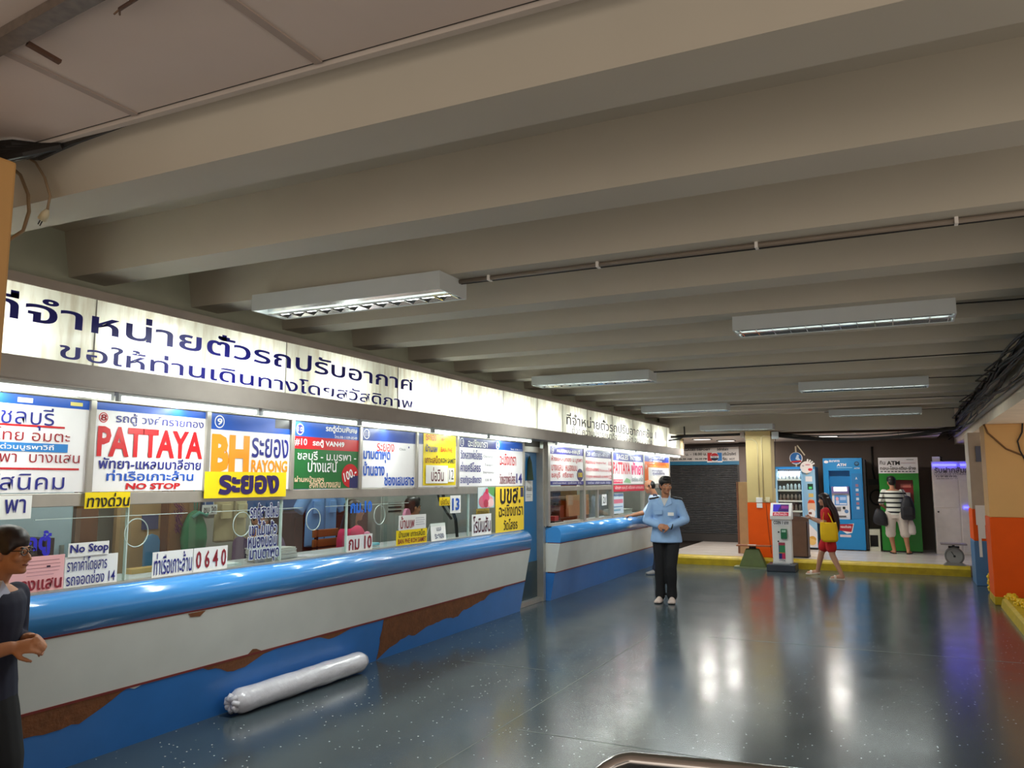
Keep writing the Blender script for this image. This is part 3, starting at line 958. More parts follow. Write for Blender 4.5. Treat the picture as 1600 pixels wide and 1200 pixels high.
board('white board headed EAGLES PATTAYA with large pink and red PATTAYA lettering', 13.23, 15.12, W_, [
    ('r', 0, 0.74, 1, 1, (48, 60, 150)), ('t', 'EAGLES', 0.12, 0.78, 0.48, 0.94, WH, 0.02), ('t', 'PATTAYA', 0.55, 0.78, 0.92, 0.92, WH, 0.02),
    ('t', 'PATTAYA', 0.02, 0.32, 0.54, 0.7, (224, 32, 60), 0.03), ('t', 'พัทยา', 0.58, 0.3, 0.97, 0.74, PK, 0.03),
    ('r', 0.02, 0.02, 0.3, 0.15, (224, 32, 90)), ('t', 'บางละมุง', 0.04, 0.04, 0.28, 0.13, WH, 0.01), ('p', [(0.32, 0.05), (0.42, 0.2), (0.54, 0.14), (0.56, 0.02)], (150, 196, 150)),
    ('t', 'โรงเรียน สาธิต', 0.58, 0.08, 0.97, 0.24, (70, 110, 120), 0.0)])
board('orange and white board with blue header, last of the boards by the two guards', 15.12, 17.03, (236, 232, 226), [
    ('r', 0, 0.78, 1, 1, (36, 56, 170)), ('t', 'สุขุมวิทสายใหม่', 0.18, 0.86, 0.8, 0.97, WH, 0.02), ('t', 'บ้านบึง', 0.2, 0.79, 0.7, 0.86, WH, 0.02),
    ('r', 0, 0.1, 0.16, 0.78, (236, 110, 30)), ('r', 0.16, 0.58, 1, 0.78, (236, 110, 30)), ('o', 0.08, 0.6, 0.08, WH), ('t', '19', 0.05, 0.55, 0.11, 0.65, WH, 0.02),
    ('t', 'ชลบุรี', 0.2, 0.7, 0.4, 0.76, WH, 0.02), ('t', 'รถปรับอากาศชั้น 1', 0.2, 0.6, 0.95, 0.67, (250, 220, 120), 0.01),
    ('r', 0.22, 0.28, 0.94, 0.52, (226, 226, 232)), ('t', 'ตารางเดินรถ', 0.3, 0.44, 0.7, 0.5, NV, 0.01), ('t', 'ศูนย์บริการ', 0.32, 0.3, 0.8, 0.42, NV, 0.02)])

# ------------------------------------------------------------------ cards and stickers on the glass
GX = -4.47


def card(name, label, y0, z0, y1, z1, base, items, cat='notice', x=GX, thick=0.004):
    return sign(name, label, cat, (x, y0, z0), EY, y1 - y0, z1 - z0, base, items, thick=thick)


DB, DR, CW = (30, 36, 120), (140, 30, 46), (234, 234, 232)
card('paper_card', 'white card with two navy Thai letters hanging below the leftmost board', 2.72, 1.443, 2.96, 1.573, CW, [('t', 'พา', 0.35, 0.25, 0.85, 0.85, DB, 0.01)])
card('route_card', 'yellow strip with black Thai word under the PATTAYA board', 3.28, 1.487, 3.595, 1.585, YL, [('t', 'ทางด่วน', 0.03, 0.08, 0.97, 0.95, BLK, 0.015, 0.1)], x=-4.452)
card('route_card', 'yellow board with navy Thai word across the foot of the number 9 board', 4.2, 1.53, 5.04, 1.72, YL, [('t', 'ระยอง', 0.15, 0.12, 0.9, 0.88, (44, 30, 90), 0.045)], x=-4.448)
card('paper_card', 'white strip reading No Stop on the glass', 3.2, 1.205, 3.47, 1.285, CW, [('t', 'No Stop', 0.03, 0.1, 0.98, 0.9, DB, 0.025)], x=-4.462)
card('paper_card', 'white card with two rows of navy Thai about fares and bay 14', 3.19, 1.026, 3.545, 1.205, CW, [('t', 'ราคาค่าโดยสาร', 0.03, 0.52, 0.78, 0.98, DB, 0.008), ('t', 'รถจอดช่อง 14', 0.03, 0.06, 0.95, 0.5, DB, 0.008)])
card('paper_card', 'pink printed sheet with dark red hand-lettered Thai word, by the walking woman', 2.86, 1.026, 3.185, 1.226, (236, 178, 180), [
    ('r', 0.3, 0.86, 0.9, 0.875, (150, 100, 110)), ('r', 0.3, 0.76, 0.92, 0.772, (150, 100, 110)), ('r', 0.3, 0.66, 0.92, 0.672, (150, 100, 110)), ('r', 0.66, 0.66, 0.73, 0.72, (60, 40, 60)),
    ('r', 0.3, 0.56, 0.9, 0.572, (170, 120, 130)), ('r', 0.3, 0.46, 0.8, 0.472, (170, 120, 130)), ('t', 'บางแสน', 0.06, 0.05, 0.96, 0.36, DR, 0.02)])
card('route_card', 'white card with navy Thai pier name left of the time card', 3.81, 1.022, 4.145, 1.185, CW, [('t', 'ท่าเรือเกาะล้าน', 0.03, 0.08, 0.97, 0.95, DB, 0.01)])
card('time_card', 'white card with red numerals 0640', 4.152, 1.022, 4.465, 1.185, CW, [('t', '0 6 4 0', 0.06, 0.12, 0.95, 0.88, DR, 0.02)])
card('route_card', 'white card with dark red Thai letters and 10, in front of the pink-shirted clerk', 5.88, 1.022, 6.26, 1.165, CW, [('t', 'กม 10', 0.05, 0.08, 0.96, 0.92, DR, 0.02)])
card('route_card', 'yellow BAN PHE KOH SAMET card on the sill', 6.66, 1.022, 7.22, 1.165, YL, [('t', 'บ้านเพ เกาะเสม็ด', 0.06, 0.52, 0.92, 0.97, (70, 60, 30), 0.012), ('t', 'BAN PHE KOH SAMET', 0.04, 0.08, 0.97, 0.42, DR, 0.02)])
card('paper_card', 'white card with red Thai word and small print above the yellow BAN PHE card', 6.7, 1.166, 7.2, 1.31, CW, [('t', 'บ้านเพ', 0.04, 0.1, 0.55, 0.95, DR, 0.01), ('r', 0.6, 0.75, 0.92, 0.78, (150, 150, 170)), ('r', 0.6, 0.6, 0.95, 0.63, (150, 150, 170)), ('r', 0.6, 0.45, 0.9, 0.48, (150, 150, 170)), ('r', 0.6, 0.3, 0.95, 0.33, (150, 150, 170))])
card('number_card', 'white card with blue 13 hanging on the glass', 7.7, 1.297, 7.93, 1.49, CW, [('t', '13', 0.15, 0.15, 0.85, 0.85, BL, 0.03)])
card('paper_card', 'small yellow card with brown Thai word left of the white 13 card', 7.47, 1.385, 7.69, 1.475, YL, [('t', 'บ่อวิน', 0.1, 0.1, 0.9, 0.9, (120, 80, 20), 0.012)])
card('route_card', 'white card with dark Thai word at the sill beside the tall yellow poster', 8.2, 1.022, 8.68, 1.262, CW, [('t', 'โรบินสัน', 0.05, 0.12, 0.95, 0.92, (80, 24, 44), 0.012)])
card('paper_card', 'small olive card between the flower picture and the white sill card', 8.3, 1.262, 8.63, 1.325, (150, 130, 50), [('t', 'ทางด่วน', 0.1, 0.1, 0.9, 0.9, (80, 60, 20), 0.01)])
card('picture_card', 'picture of pink flower petals on green leaves, next to the tall yellow poster', 8.34, 1.328, 8.78, 1.575, (172, 206, 214), [
    ('p', [(0, 0.45), (0.2, 0.62), (0.3, 0.8), (0.42, 1), (0, 1)], (210, 220, 222)), ('p', [(0.55, 1), (0.6, 0.75), (0.8, 0.6), (1, 0.5), (1, 1)], (96, 156, 92)),
    ('e', 0.3, 0.32, 0.26, 0.3, (206, 110, 128)), ('e', 0.62, 0.3, 0.28, 0.28, (232, 150, 160)), ('e', 0.45, 0.5, 0.2, 0.3, (214, 84, 120)), ('e', 0.74, 0.24, 0.18, 0.2, (240, 196, 196)), ('e', 0.45, 0.22, 0.14, 0.2, (180, 60, 80)),
    ('e', 0.5, 0.8, 0.09, 0.14, (206, 60, 84))], cat='picture')
card('route_poster', 'tall yellow poster with three lines of black Thai at the end of the left counter', 8.76, 1.022, 9.57, 1.575, (240, 204, 54), [
    ('t', 'บขส.', 0.14, 0.62, 0.86, 0.98, BLK, 0.02), ('t', 'ฉะเชิงเทรา', 0.1, 0.34, 0.95, 0.6, (40, 32, 20), 0.012), ('t', 'วัดโสธร', 0.26, 0.04, 0.75, 0.28, (40, 32, 20), 0.012), ('r', 0.87, 0.76, 0.98, 0.98, (60, 58, 90))], x=-4.45)
card('number_card', 'white card with black 21 in the second window of the right counter', 12.75, 1.24, 12.98, 1.42, CW, [('t', '21', 0.2, 0.2, 0.8, 0.8, BLK, 0.01)], x=-4.495)
card('route_strip', 'long red strip with pale Thai lettering under the EAGLES board', 13.25, 1.46, 15.1, 1.57, (206, 30, 60), [('t', 'พัทยา ชลบุรี ศรีราชา บางแสน', 0.04, 0.15, 0.96, 0.9, (246, 196, 200), 0.02)], x=-4.462)
card('paper_card', 'white sheet of blue and red print inside the third window of the right counter', 13.3, 1.08, 13.9, 1.44, (208, 222, 232), [
    ('t', 'พัทยา-กรุงเทพ', 0.04, 0.78, 0.94, 0.96, (40, 90, 160), 0.02), ('r', 0.04, 0.48, 0.94, 0.68, (220, 120, 140)), ('r', 0.04, 0.3, 0.9, 0.34, (90, 130, 180)), ('r', 0.04, 0.12, 0.7, 0.2, (120, 170, 190))], x=-4.495)


def sticker(label, lines, rgb, bold, backing=None):
    y = sum(l[1] + l[3] for l in lines) / 2 / len(lines)
    t = thing('glass_lettering', label, 'lettering', (GX, y, min(l[2] for l in lines)))
    if backing:
        mb = MB()
        for body, y0, z0, y1, z1 in lines: text_into(mb, body, V((GX - 0.012, 0, 0)), EY, EZ, y0 - 0.006, z0 - 0.006, y1 + 0.006, z1 + 0.006, bold + 0.06, 0.0)
        flatmesh(mb, 'pale_outline', col(backing, 0.5), t)
    mb = MB()
    for body, y0, z0, y1, z1 in lines: text_into(mb, body, V((GX - 0.012, 0, 0)), EY, EZ, y0, z0, y1, z1, bold, 0.002)
    flatmesh(mb, 'letters', col(rgb, 0.5), t)


sticker('four rows of navy Thai letters with pale outlines stuck on the glass', [
    ('รถตู้สายใหม่', 4.69, 1.34, 5.0, 1.482), ('เขาไม้แก้ว', 4.69, 1.236, 4.99, 1.345), ('หนองบอน', 4.68, 1.142, 4.99, 1.225), ('มาบตาพุด', 4.7, 1.03, 5.02, 1.13)], (34, 40, 104), 0.022, (214, 220, 226))
sticker('bright blue Thai letters and 10 stuck on the glass above the pink-shirted clerk', [('กม.10', 5.93, 1.36, 6.26, 1.47)], (30, 110, 220), 0.05)
sticker('deep blue Thai letters stuck on the glass beside the walking woman head', [('รถตู้', 2.88, 1.225, 3.1, 1.37)], (44, 40, 190), 0.04)
sticker('deep blue Thai letters behind the pink sheet', [('มี', 2.84, 1.1, 2.95, 1.23)], (44, 40, 190), 0.04)

# ------------------------------------------------------------------ things inside the booth, left to right
DK = 0.985


def grp(name, label, cat, loc, parts, group=None):
    t = thing(name, label, cat, loc, group)
    for nm, mb, m in parts: mb.build(nm, m, t)
    return t


wood = mat('brown_wood', (116, 74, 46), 0.5, var=0.2, scale=8)
woodl = mat('tan_plywood', (176, 142, 98), 0.55, var=0.12, scale=6)
solo(MB().box((-6.1, 4.35, 0), (-6.0, 4.55, 1.9)), 'wooden_post', wood, 'dark brown wooden post inside the booth behind the white boards', 'post')
grp('filing_cabinet', 'pale blue steel cabinet at the left end of the booth', 'cabinet', (-6.2, 4.0, 0), [
    ('body', MB().box((-6.39, 3.72, 0), (-6.0, 4.32, 1.75)), mat('pale_blue_steel', (170, 190, 200), 0.4)), ('handle', MB().box((-5.998, 4.22, 1.0), (-5.98, 4.25, 1.15)), M_ALU)])
solo(MB().box((-6.39, 3.2, 0.9), (-6.32, 3.7, 1.75)), 'pin_board', mat('pale_green_board', (178, 204, 170), 0.6), 'pale green board on the booth wall behind the walking woman', 'board')
solo(MB().box((-5.9, 3.3, DK), (-5.6, 3.9, 1.24)), 'wooden_box', mat('dark_walnut', (58, 36, 28), 0.5), 'dark wooden box standing behind the blue glass letters', 'box')
grp('plywood_partition', 'tan plywood partition with a blue framed mirror and a slate square', 'partition', (-6.05, 5.0, 0), [
    ('sheet', MB().box((-6.07, 4.75, 0), (-6.03, 5.22, 2.3)), woodl), ('slate_square', MB().box((-6.03, 5.0, 1.225), (-6.02, 5.17, 1.35)), col((70, 76, 116))),
    ('mirror', MB().poly([(-6.03, 5.03, 0.9), (-6.03, 5.19, 0.9), (-6.03, 5.19, 1.12), (-6.03, 5.165, 1.165), (-6.03, 5.11, 1.185), (-6.03, 5.055, 1.165), (-6.03, 5.03, 1.12)], (0.02, 0, 0)), col((90, 150, 196), 0.2))])
grp('cupboard', 'brown wooden cupboard with a sagging door, right of the plywood partition', 'cupboard', (-6.1, 5.38, 0), [
    ('body', MB().box((-6.39, 5.2, 0), (-5.95, 5.56, 2.2)), wood), ('door', MB().box((-5.95, 5.22, 0.1), (-5.93, 5.54, 2.1)), mat('ochre_wood', (150, 104, 62), 0.5, var=0.15))])
mb = MB()
rnd = random.Random(3)
for i in range(90):
    y, z = 5.28 + rnd.uniform(-0.05, 0.05) * (1 - i / 140), 1.46 - 0.25 * i / 90
    mb.bar((-5.91, y, z), (-5.89 + rnd.uniform(0, .03), y + rnd.uniform(-.03, .03), z - 0.03), 0.004, 0.002)
o = solo(mb, 'tinsel', mat('purple_tinsel', (120, 30, 110), 0.25, 0.6), 'purple tinsel hanging on the cupboard door', 'tinsel')
solo(MB().box((-5.12, 4.1, DK), (-5.02, 4.36, 1.02)), 'wooden_block', mat('yellow_wood', (206, 170, 100), 0.5), 'pale wooden block lying on the desk by the round hole', 'block')
_c = card('paper_card', 'small white card with 20 hung inside the booth above the green bag', 5.49, 1.34, 5.67, 1.43, CW, [('t', 'ชบ 20', 0.08, 0.15, 0.92, 0.85, (60, 60, 60), 0.015)], x=-5.83)
MB().tube([(-5.834, 5.53, 1.42), (-5.85, 5.53, 1.6), (-5.9, 5.53, 1.732)], 0.003, 5).tube([(-5.834, 5.63, 1.42), (-5.85, 5.63, 1.6), (-5.9, 5.63, 1.732)], 0.003, 5).build('string', M_WHITE, _c)
mb = MB()
mb.rings([[(-5.9 + 0.05 * math.cos(a) * k, 5.47 + 0.15 * math.sin(a) * k2, z) for a in [2 * PI * i / 12 for i in range(12)]] for z, k, k2 in ((1.03, 1.2, 0.9), (1.12, 1.4, 1.0), (1.24, 1.2, 0.9), (1.3, 0.9, 0.7), (1.35, 0.7, 0.5), (1.38, .3, .2))])
t = thing('cloth_bag', 'green cloth bag with knotted top hanging beside the khaki shirt', 'bag', (-5.9, 5.47, 1.03))
fuse(mb, 'bag_body', mat('green_cloth', (46, 128, 84), 0.8, var=0.15), t, 0.012)
MB().tube([(-5.85, 5.4, 1.32), (-5.83, 5.46, 1.36), (-5.83, 5.54, 1.33), (-5.85, 5.57, 1.36)], 0.018).build('knot', mat('teal_cloth', (70, 150, 130), 0.8), t, smooth=True)
MB().tube([(-5.9, 5.47, 1.36), (-5.9, 5.45, 1.55), (-5.9, 5.46, 1.735), (-5.88, 5.48, 1.55), (-5.9, 5.49, 1.36)], 0.008, 6).build('handle', mat('teal_cloth', (70, 150, 130), 0.8), t, smooth=True)


def shirt(label, x, y0, y1, z0, z1, rgb, pockets=True, sleeves=True):
    t = thing('uniform_shirt', label, 'shirt', (x, (y0 + y1) / 2, z0), None)
    m = mat('cloth_%d_%d_%d' % rgb, rgb, 0.85, var=0.1, scale=5, bump=0.2, bscale=12)
    cy, w = (y0 + y1) / 2, (y1 - y0) / 2
    mb = MB()
    rs = []
    for f, k, d in ((0, 0.86, 0.03), (0.25, 0.84, 0.035), (0.55, 0.82, 0.045), (0.8, 0.86, 0.05), (0.93, 0.74, 0.045), (1.0, 0.3, 0.035)):
        z = z0 + (z1 - z0) * f
        rs.append([(x + d * math.sin(a), cy + w * k * math.cos(a) * (1 if abs(math.cos(a)) < 2 else 1), z + 0.004 * math.sin(5 * a)) for a in [2 * PI * i / 18 for i in range(18)]])
    mb.rings(rs)
    if sleeves:
        for s in (-1, 1):
            mb.tube([(x, cy + s * w * 0.7, z1 - 0.06), (x, cy + s * w * 1.0, z1 - 0.14), (x, cy + s * w * 1.2, z1 - 0.24)], [(0.05, 0.07), (0.05, 0.08), (0.045, 0.085)], 10)
    fuse(mb, 'shirt_body', m, t, 0.013, 2)
    mb = MB()
    for s in (-1, 1):
        if pockets:
            mb.box((x + 0.04, cy + s * w * 0.42 - 0.06, z1 - 0.27), (x + 0.062, cy + s * w * 0.42 + 0.06, z1 - 0.13))
    mb.build('pockets', m, t, bevel=0.006)
    mb = MB().box((x + 0.05, cy - 0.008, z0 + 0.02), (x + 0.058, cy + 0.008, z1 - 0.03))
    mb.build('placket', mat('darker_seam_%d' % rgb[0], tuple(int(v * 0.75) for v in rgb), 0.85), t)
    mb = MB().tube([(x, cy, z1 + 0.16), (x, cy + 0.02, z1 + 0.13), (x, cy, z1 + 0.1), (x, cy, z1 - 0.02)], 0.004, 5)
    mb.build('hanger_hook', M_BLACK, t)
    return t


shirt('khaki uniform shirt on a hanger inside the booth', -5.9, 5.66, 6.16, 1.07, 1.56, (206, 190, 146), True, False)
shirt('light blue uniform shirt with chest pockets on a hanger behind the wooden chair', -5.9, 6.95, 7.6, 0.93, 1.56, (120, 166, 226))


def slat_chair(label, x, y, group=None):
    t = thing('desk_chair', label, 'chair', (x, y, 0), group)
    m = mat('chair_wood', (176, 108, 62), 0.4, var=0.1)
    MB().box((x - 0.2, y - 0.2, 0.43), (x + 0.2, y + 0.2, 0.46)).build('seat', m, t, bevel=0.006)
    for dx in (-0.18, 0.18):
        for dy in (-0.18, 0.18):
            MB().bar((x + dx, y + dy, 0), (x + dx, y + dy, 0.43 if dx < 0 else 1.14), 0.03, 0.03).build('leg', M_BLACK, t)
    for z in (0.9, 1.0, 1.1):
        MB().box((x + 0.17, y - 0.24, z - 0.04), (x + 0.195, y + 0.24, z + 0.04)).build('back_slat', m, t, bevel=0.008)
    return t


t = thing('clothes_rail', 'thin steel rail on wall brackets carrying the hanging uniform shirts', 'rail', (-5.9, 6.7, 1.72))
MB().tube([(-5.9, 5.3, 1.72), (-5.9, 8.1, 1.72)], 0.01).build('rod', M_STEEL, t)
MB().bar((-6.4, 5.65, 1.72), (-5.9, 5.65, 1.72), 0.02, 0.02).bar((-6.4, 8.0, 1.72), (-5.9, 8.0, 1.72), 0.02, 0.02).build('bracket', M_STEEL, t)
slat_chair('wooden slat-backed chair at the booth desk below the blue shirt', -5.75, 6.98)
grp('steel_locker', 'grey steel locker with vents against the booth wall behind the pink-shirted clerk', 'locker', (-6.2, 8.9, 0), [
    ('body', MB().box((-6.38, 8.5, 0), (-5.95, 9.1, 1.55)), mat('pale_grey_steel', (190, 192, 186), 0.4)), ('door', MB().box((-5.95, 8.53, 0.05), (-5.94, 9.07, 1.5)), mat('grey_steel', (174, 178, 172), 0.4)),
    ('vent', MB().box((-5.94, 8.65, 1.25), (-5.935, 8.95, 1.27)).box((-5.94, 8.65, 1.3), (-5.935, 8.95, 1.32)).box((-5.94, 8.65, 1.35), (-5.935, 8.95, 1.37)), M_BLACK)])
grp('wardrobe', 'dark red-brown wardrobe behind the light blue shirt', 'wardrobe', (-6.2, 7.4, 0), [
    ('body', MB().box((-6.39, 6.9, 0), (-6.0, 8.3, 1.3)), mat('dark_mahogany', (70, 26, 24), 0.5)), ('door', MB().box((-6.0, 6.95, 0.05), (-5.985, 7.6, 1.25)), mat('dark_mahogany2', (84, 30, 26), 0.5)),
    ('door', MB().box((-6.0, 7.62, 0.05), (-5.985, 8.25, 1.25)), mat('dark_mahogany2', (84, 30, 26), 0.5))])
solo(MB().box((-6.39, 6.0, 1.32), (-6.36, 7.6, 1.9)), 'wall_map', mat('blue_wall_map', (54, 92, 150), 0.6), 'blue poster on the booth wall above the wardrobe', 'poster')
solo(MB().box((-6.39, 9.15, 0.6), (-6.3, 9.55, 2.2)), 'window_blind', mat('grey_blind', (90, 96, 100), 0.5), 'grey blind on the booth wall near the blue door', 'blind')
# loops of dark cable by the window end
solo(MB().tube([(-4.8, 8.05, 1.6), (-4.82, 8.15, 1.45), (-4.8, 8.32, 1.3), (-4.78, 8.36, 1.2), (-4.78, 8.4, 0.99)], 0.02).tube([(-4.84, 8.0, 1.6), (-4.86, 8.12, 1.42), (-4.85, 8.27, 1.28), (-4.8, 8.3, 1.2)], 0.014), 'cable_loop', M_CABLE, 'thick dark cables drooping inside the glass near the flower picture', 'cable')


def paper_stack(label, x, y, w, d, h, rgb, name='paper_stack'):
    mb = MB()
    r = random.Random(int(y * 100))
    n = max(2, int(h / 0.012))
    for i in range(n):
        a, b = r.uniform(-0.012, 0.012), r.uniform(-0.012, 0.012)
        mb.box((x + a, y + b, DK + i * h / n), (x + w + a, y + d + b, DK + (i + 0.8) * h / n))
    return solo(mb, name, mat('papers_%d' % rgb[0], rgb, 0.7), label, 'papers')


paper_stack('stack of white papers on the desk behind the time card', -4.85, 4.5, 0.25, 0.22, 0.05, (226, 226, 222))
paper_stack('loose grey and white ticket papers heaped behind the four rows of glass letters', -4.9, 5.1, 0.28, 0.3, 0.12, (190, 186, 180))
paper_stack('low stack of pale papers between the paper heap and the Thai 10 card', -4.85, 5.6, 0.2, 0.2, 0.02, (220, 214, 222))
paper_stack('white papers on the desk between the Thai 10 card and the BAN PHE card', -4.8, 6.32, 0.2, 0.26, 0.04, (224, 232, 230))
paper_stack('pale papers on the desk behind the small white tent card', -4.9, 7.66, 0.25, 0.3, 0.03, (220, 220, 214))
solo(MB().tube([(-4.7, 5.45, 0.992), (-4.68, 5.62, 0.992)], 0.006), 'pen', M_BLACK, 'black pen lying on the desk left of the Thai 10 card', 'pen')
t = thing('pencil_cup', 'grey cup of folded papers standing behind the glass letters', 'cup', (-4.68, 5.02, DK))
MB().tube([(-4.68, 5.02, DK), (-4.68, 5.02, 1.1)], [0.035, 0.045], 14).build('cup', col((150, 150, 160)), t, smooth=True)
MB().bar((-4.68, 5.02, 1.0), (-4.68, 5.04, 1.24), 0.012, 0.004).bar((-4.69, 5.01, 1.0), (-4.7, 4.99, 1.18), 0.02, 0.004).build('papers', M_WHITE, t)
solo(MB().box((-4.72, 6.4, DK + 0.045), (-4.62, 6.6, DK + 0.07)), 'face_mask', mat('pale_blue_fabric', (140, 206, 220), 0.8), 'pale blue folded mask on the papers beside the Thai 10 card', 'mask', bevel=0.008)
t = thing('tent_card', 'small white folded tent card on the sill, left of the hanging 13 card', 'card', (-4.5, 7.46, 1.022))
MB().poly([(-4.46, 7.3, 1.022), (-4.465, 7.3, 1.022), (-4.505, 7.34, 1.2), (-4.5, 7.34, 1.2)], (0, 0.3, 0)).build('front_leaf', M_WHITE, t)
MB().poly([(-4.55, 7.3, 1.022), (-4.545, 7.3, 1.022), (-4.505, 7.34, 1.2), (-4.51, 7.34, 1.2)], (0, 0.3, 0)).build('back_leaf', M_WHITE, t)
mb = MB()
text_into(mb, 'ระยอง', V((-4.459, 0, 1.022)), EY, V((-0.2, 0, 0.98)).normalized(), 7.38, 0.02, 7.56, 0.07, 0.01, 0.0015)
text_into(mb, 'บขส', V((-4.459, 0, 1.022)), EY, V((-0.2, 0, 0.98)).normalized(), 7.43, 0.1, 7.53, 0.14, 0.01, 0.0015)
flatmesh(mb, 'lettering', col((70, 80, 110)), t)
# pink fan and pouch beside the blue-shirted clerk
t = thing('hand_fan', 'pink plastic fan standing on the desk in front of the blue-shirted clerk', 'fan', (-4.8, 7.35, DK))
MB().tube([(-4.8, 7.36, DK), (-4.8, 7.36, 1.2)], [0.05, 0.02], 12).build('stand', col((230, 40, 130), 0.35), t, smooth=True)
MB().disc((-4.83, 7.36, 1.27), (1, 0.2, 0), 0.085, 0.03, 24).build('fan_head', col((240, 150, 190), 0.35), t)
mb = MB().ell((-4.85, 6.62, 1.05), 0.05, 0.11, 0.07).ell((-4.85, 6.7, 1.12), 0.03, 0.04, 0.03)
solo(mb, 'pouch', mat('pink_pouch', (238, 140, 176), 0.5), 'round pink pouch on the desk left of the yellow BAN PHE card', 'pouch', smooth=True)

# right booth
grp('shelf_rack', 'brown shelf with orange boxes seen in the first window of the right counter', 'shelf', (-5.4, 12.6, 0), [
    ('upright', MB().box((-5.5, 11.7, 0), (-5.2, 11.74, 1.7)), wood), ('upright', MB().box((-5.5, 13.4, 0), (-5.2, 13.44, 1.7)), wood),
    ('board', MB().box((-5.5, 11.7, 1.0), (-5.2, 13.44, 1.03)), wood), ('board', MB().box((-5.5, 11.7, 1.34), (-5.2, 13.44, 1.37)), wood), ('back_sheet', MB().box((-5.52, 11.7, 0), (-5.5, 13.44, 1.5)), mat('dark_back_sheet', (56, 44, 38), 0.7))])
for i, (y, h, c) in enumerate(((12.95, 0.13, (196, 100, 56)), (13.17, 0.27, (214, 130, 82)), (12.65, 0.2, (140, 60, 40)))):
    solo(MB().box((-5.45, y, 1.03), (-5.22, y + 0.2, 1.03 + h)), 'storage_box', mat('box_%d' % c[0], c, 0.6), ['low orange box on the brown shelf, middle of three', 'tall pale orange box at the right end of the brown shelf', 'dark rust box at the left of the brown shelf'][i], 'box')
solo(MB().box((-5.2, 12.9, 1.04), (-5.15, 13.9, 1.4)), 'drawer_unit', mat('peach_board', (222, 168, 130), 0.6), 'peach coloured panel in the second window of the right counter', 'panel')
t = thing('desk_tray', 'red and black desk tray in the first window of the right counter', 'tray', (-4.8, 11.35, DK))
MB().box((-4.88, 11.2, DK), (-4.7, 11.55, DK + 0.06)).build('tray', M_BLACK, t)
MB().box((-4.86, 11.3, DK + 0.06), (-4.74, 11.45, DK + 0.13)).build('red_cup', col((200, 40, 40)), t)
mb = MB().box((-4.78, 10.6, DK), (-4.74, 10.85, DK + 0.3))
solo(mb, 'file_binder', mat('navy_binder', (34, 44, 90), 0.5), 'navy file binder standing on the desk nearest the blue door', 'binder')
rnd = random.Random(5)
paper_stack('untidy pile of papers in the third window of the right counter', -4.95, 14.1, 0.3, 0.8, 0.14, (200, 200, 190))
solo(MB().box((-6.0, 13.5, 0), (-5.95, 15.4, 2.3)), 'white_screen', mat('white_booth_panel', (206, 218, 214), 0.5), 'pale panel behind the third window of the right counter', 'panel')

# ------------------------------------------------------------------ ceiling lamps with mirror louvres
def ceiling_lamp(label, x0, x1, y0, y1, z0, z1, w=P_CEIL, bare=False):
    t = thing('ceiling_lamp', label, 'lamp', ((x0 + x1) / 2, (y0 + y1) / 2, z1), None)
    mb = MB()
    th = 0.012
    mb.box((x0, y0, z0), (x1, y0 + th, z1 - th)).box((x0, y1 - th, z0), (x1, y1, z1 - th))
    mb.box((x0, y0 + th, z0), (x0 + th, y1 - th, z1 - th)).box((x1 - th, y0 + th, z0), (x1, y1 - th, z1 - th)).box((x0, y0, z1 - th), (x1, y1, z1))
    ym = (y0 + y1) / 2
    mb.box((x0 + th, ym - 0.025, z0 + 0.004), (x1 - th, ym + 0.025, z1 - th))
    mb.build('housing', M_LAMPBODY, t)
    for s in (-1, 1):
        yc = ym + s * (y1 - y0) * 0.25
        h = (y1 - y0) * 0.25 - 0.02
        yt = yc - h * 0.5 if s < 0 else yc
        MB().tube([(x0 + 0.03, yt, z0 + 0.028), (x1 - 0.03, yt, z0 + 0.028)], 0.013).build('tube', M_TUBE, t)
        mb = MB()
        n = 12
        y0b = yc - h * 0.2 if s < 0 else yc - h
        for i in range(n + 1 if not (bare and s < 0) else 0):
            x = x0 + 0.04 + (x1 - x0 - 0.08) * i / n
            mb.hexa([(x - 0.003, y0b, z0 + 0.004), (x + 0.003, y0b, z0 + 0.004), (x + 0.003, yc + h, z0 + 0.004), (x - 0.003, yc + h, z0 + 0.004),
                     (x - 0.009, y0b, z0 + 0.038), (x + 0.009, y0b, z0 + 0.038), (x + 0.009, yc + h, z0 + 0.038), (x - 0.009, yc + h, z0 + 0.038)])
        for q in (-1, 1):
            mb.poly([(x0 + 0.02, yc + q * h, z0 + 0.003), (x0 + 0.02, yc + q * (h + 0.008), z0 + 0.003), (x0 + 0.02, yc + q * (h - 0.02), z0 + 0.07), (x0 + 0.02, yc + q * (h - 0.025), z0 + 0.07)], (x1 - x0 - 0.04, 0, 0))
        mb.build('louver', M_MIRROR, t)
    area_light('ceiling_lamp_light', ((x0 + x1) / 2, ym, z0 + 0.0), x1 - x0 - 0.1, (y1 - y0) * 0.45, w, (0, 0, -1), (0.93, 1.0, 0.97), math.radians(165))


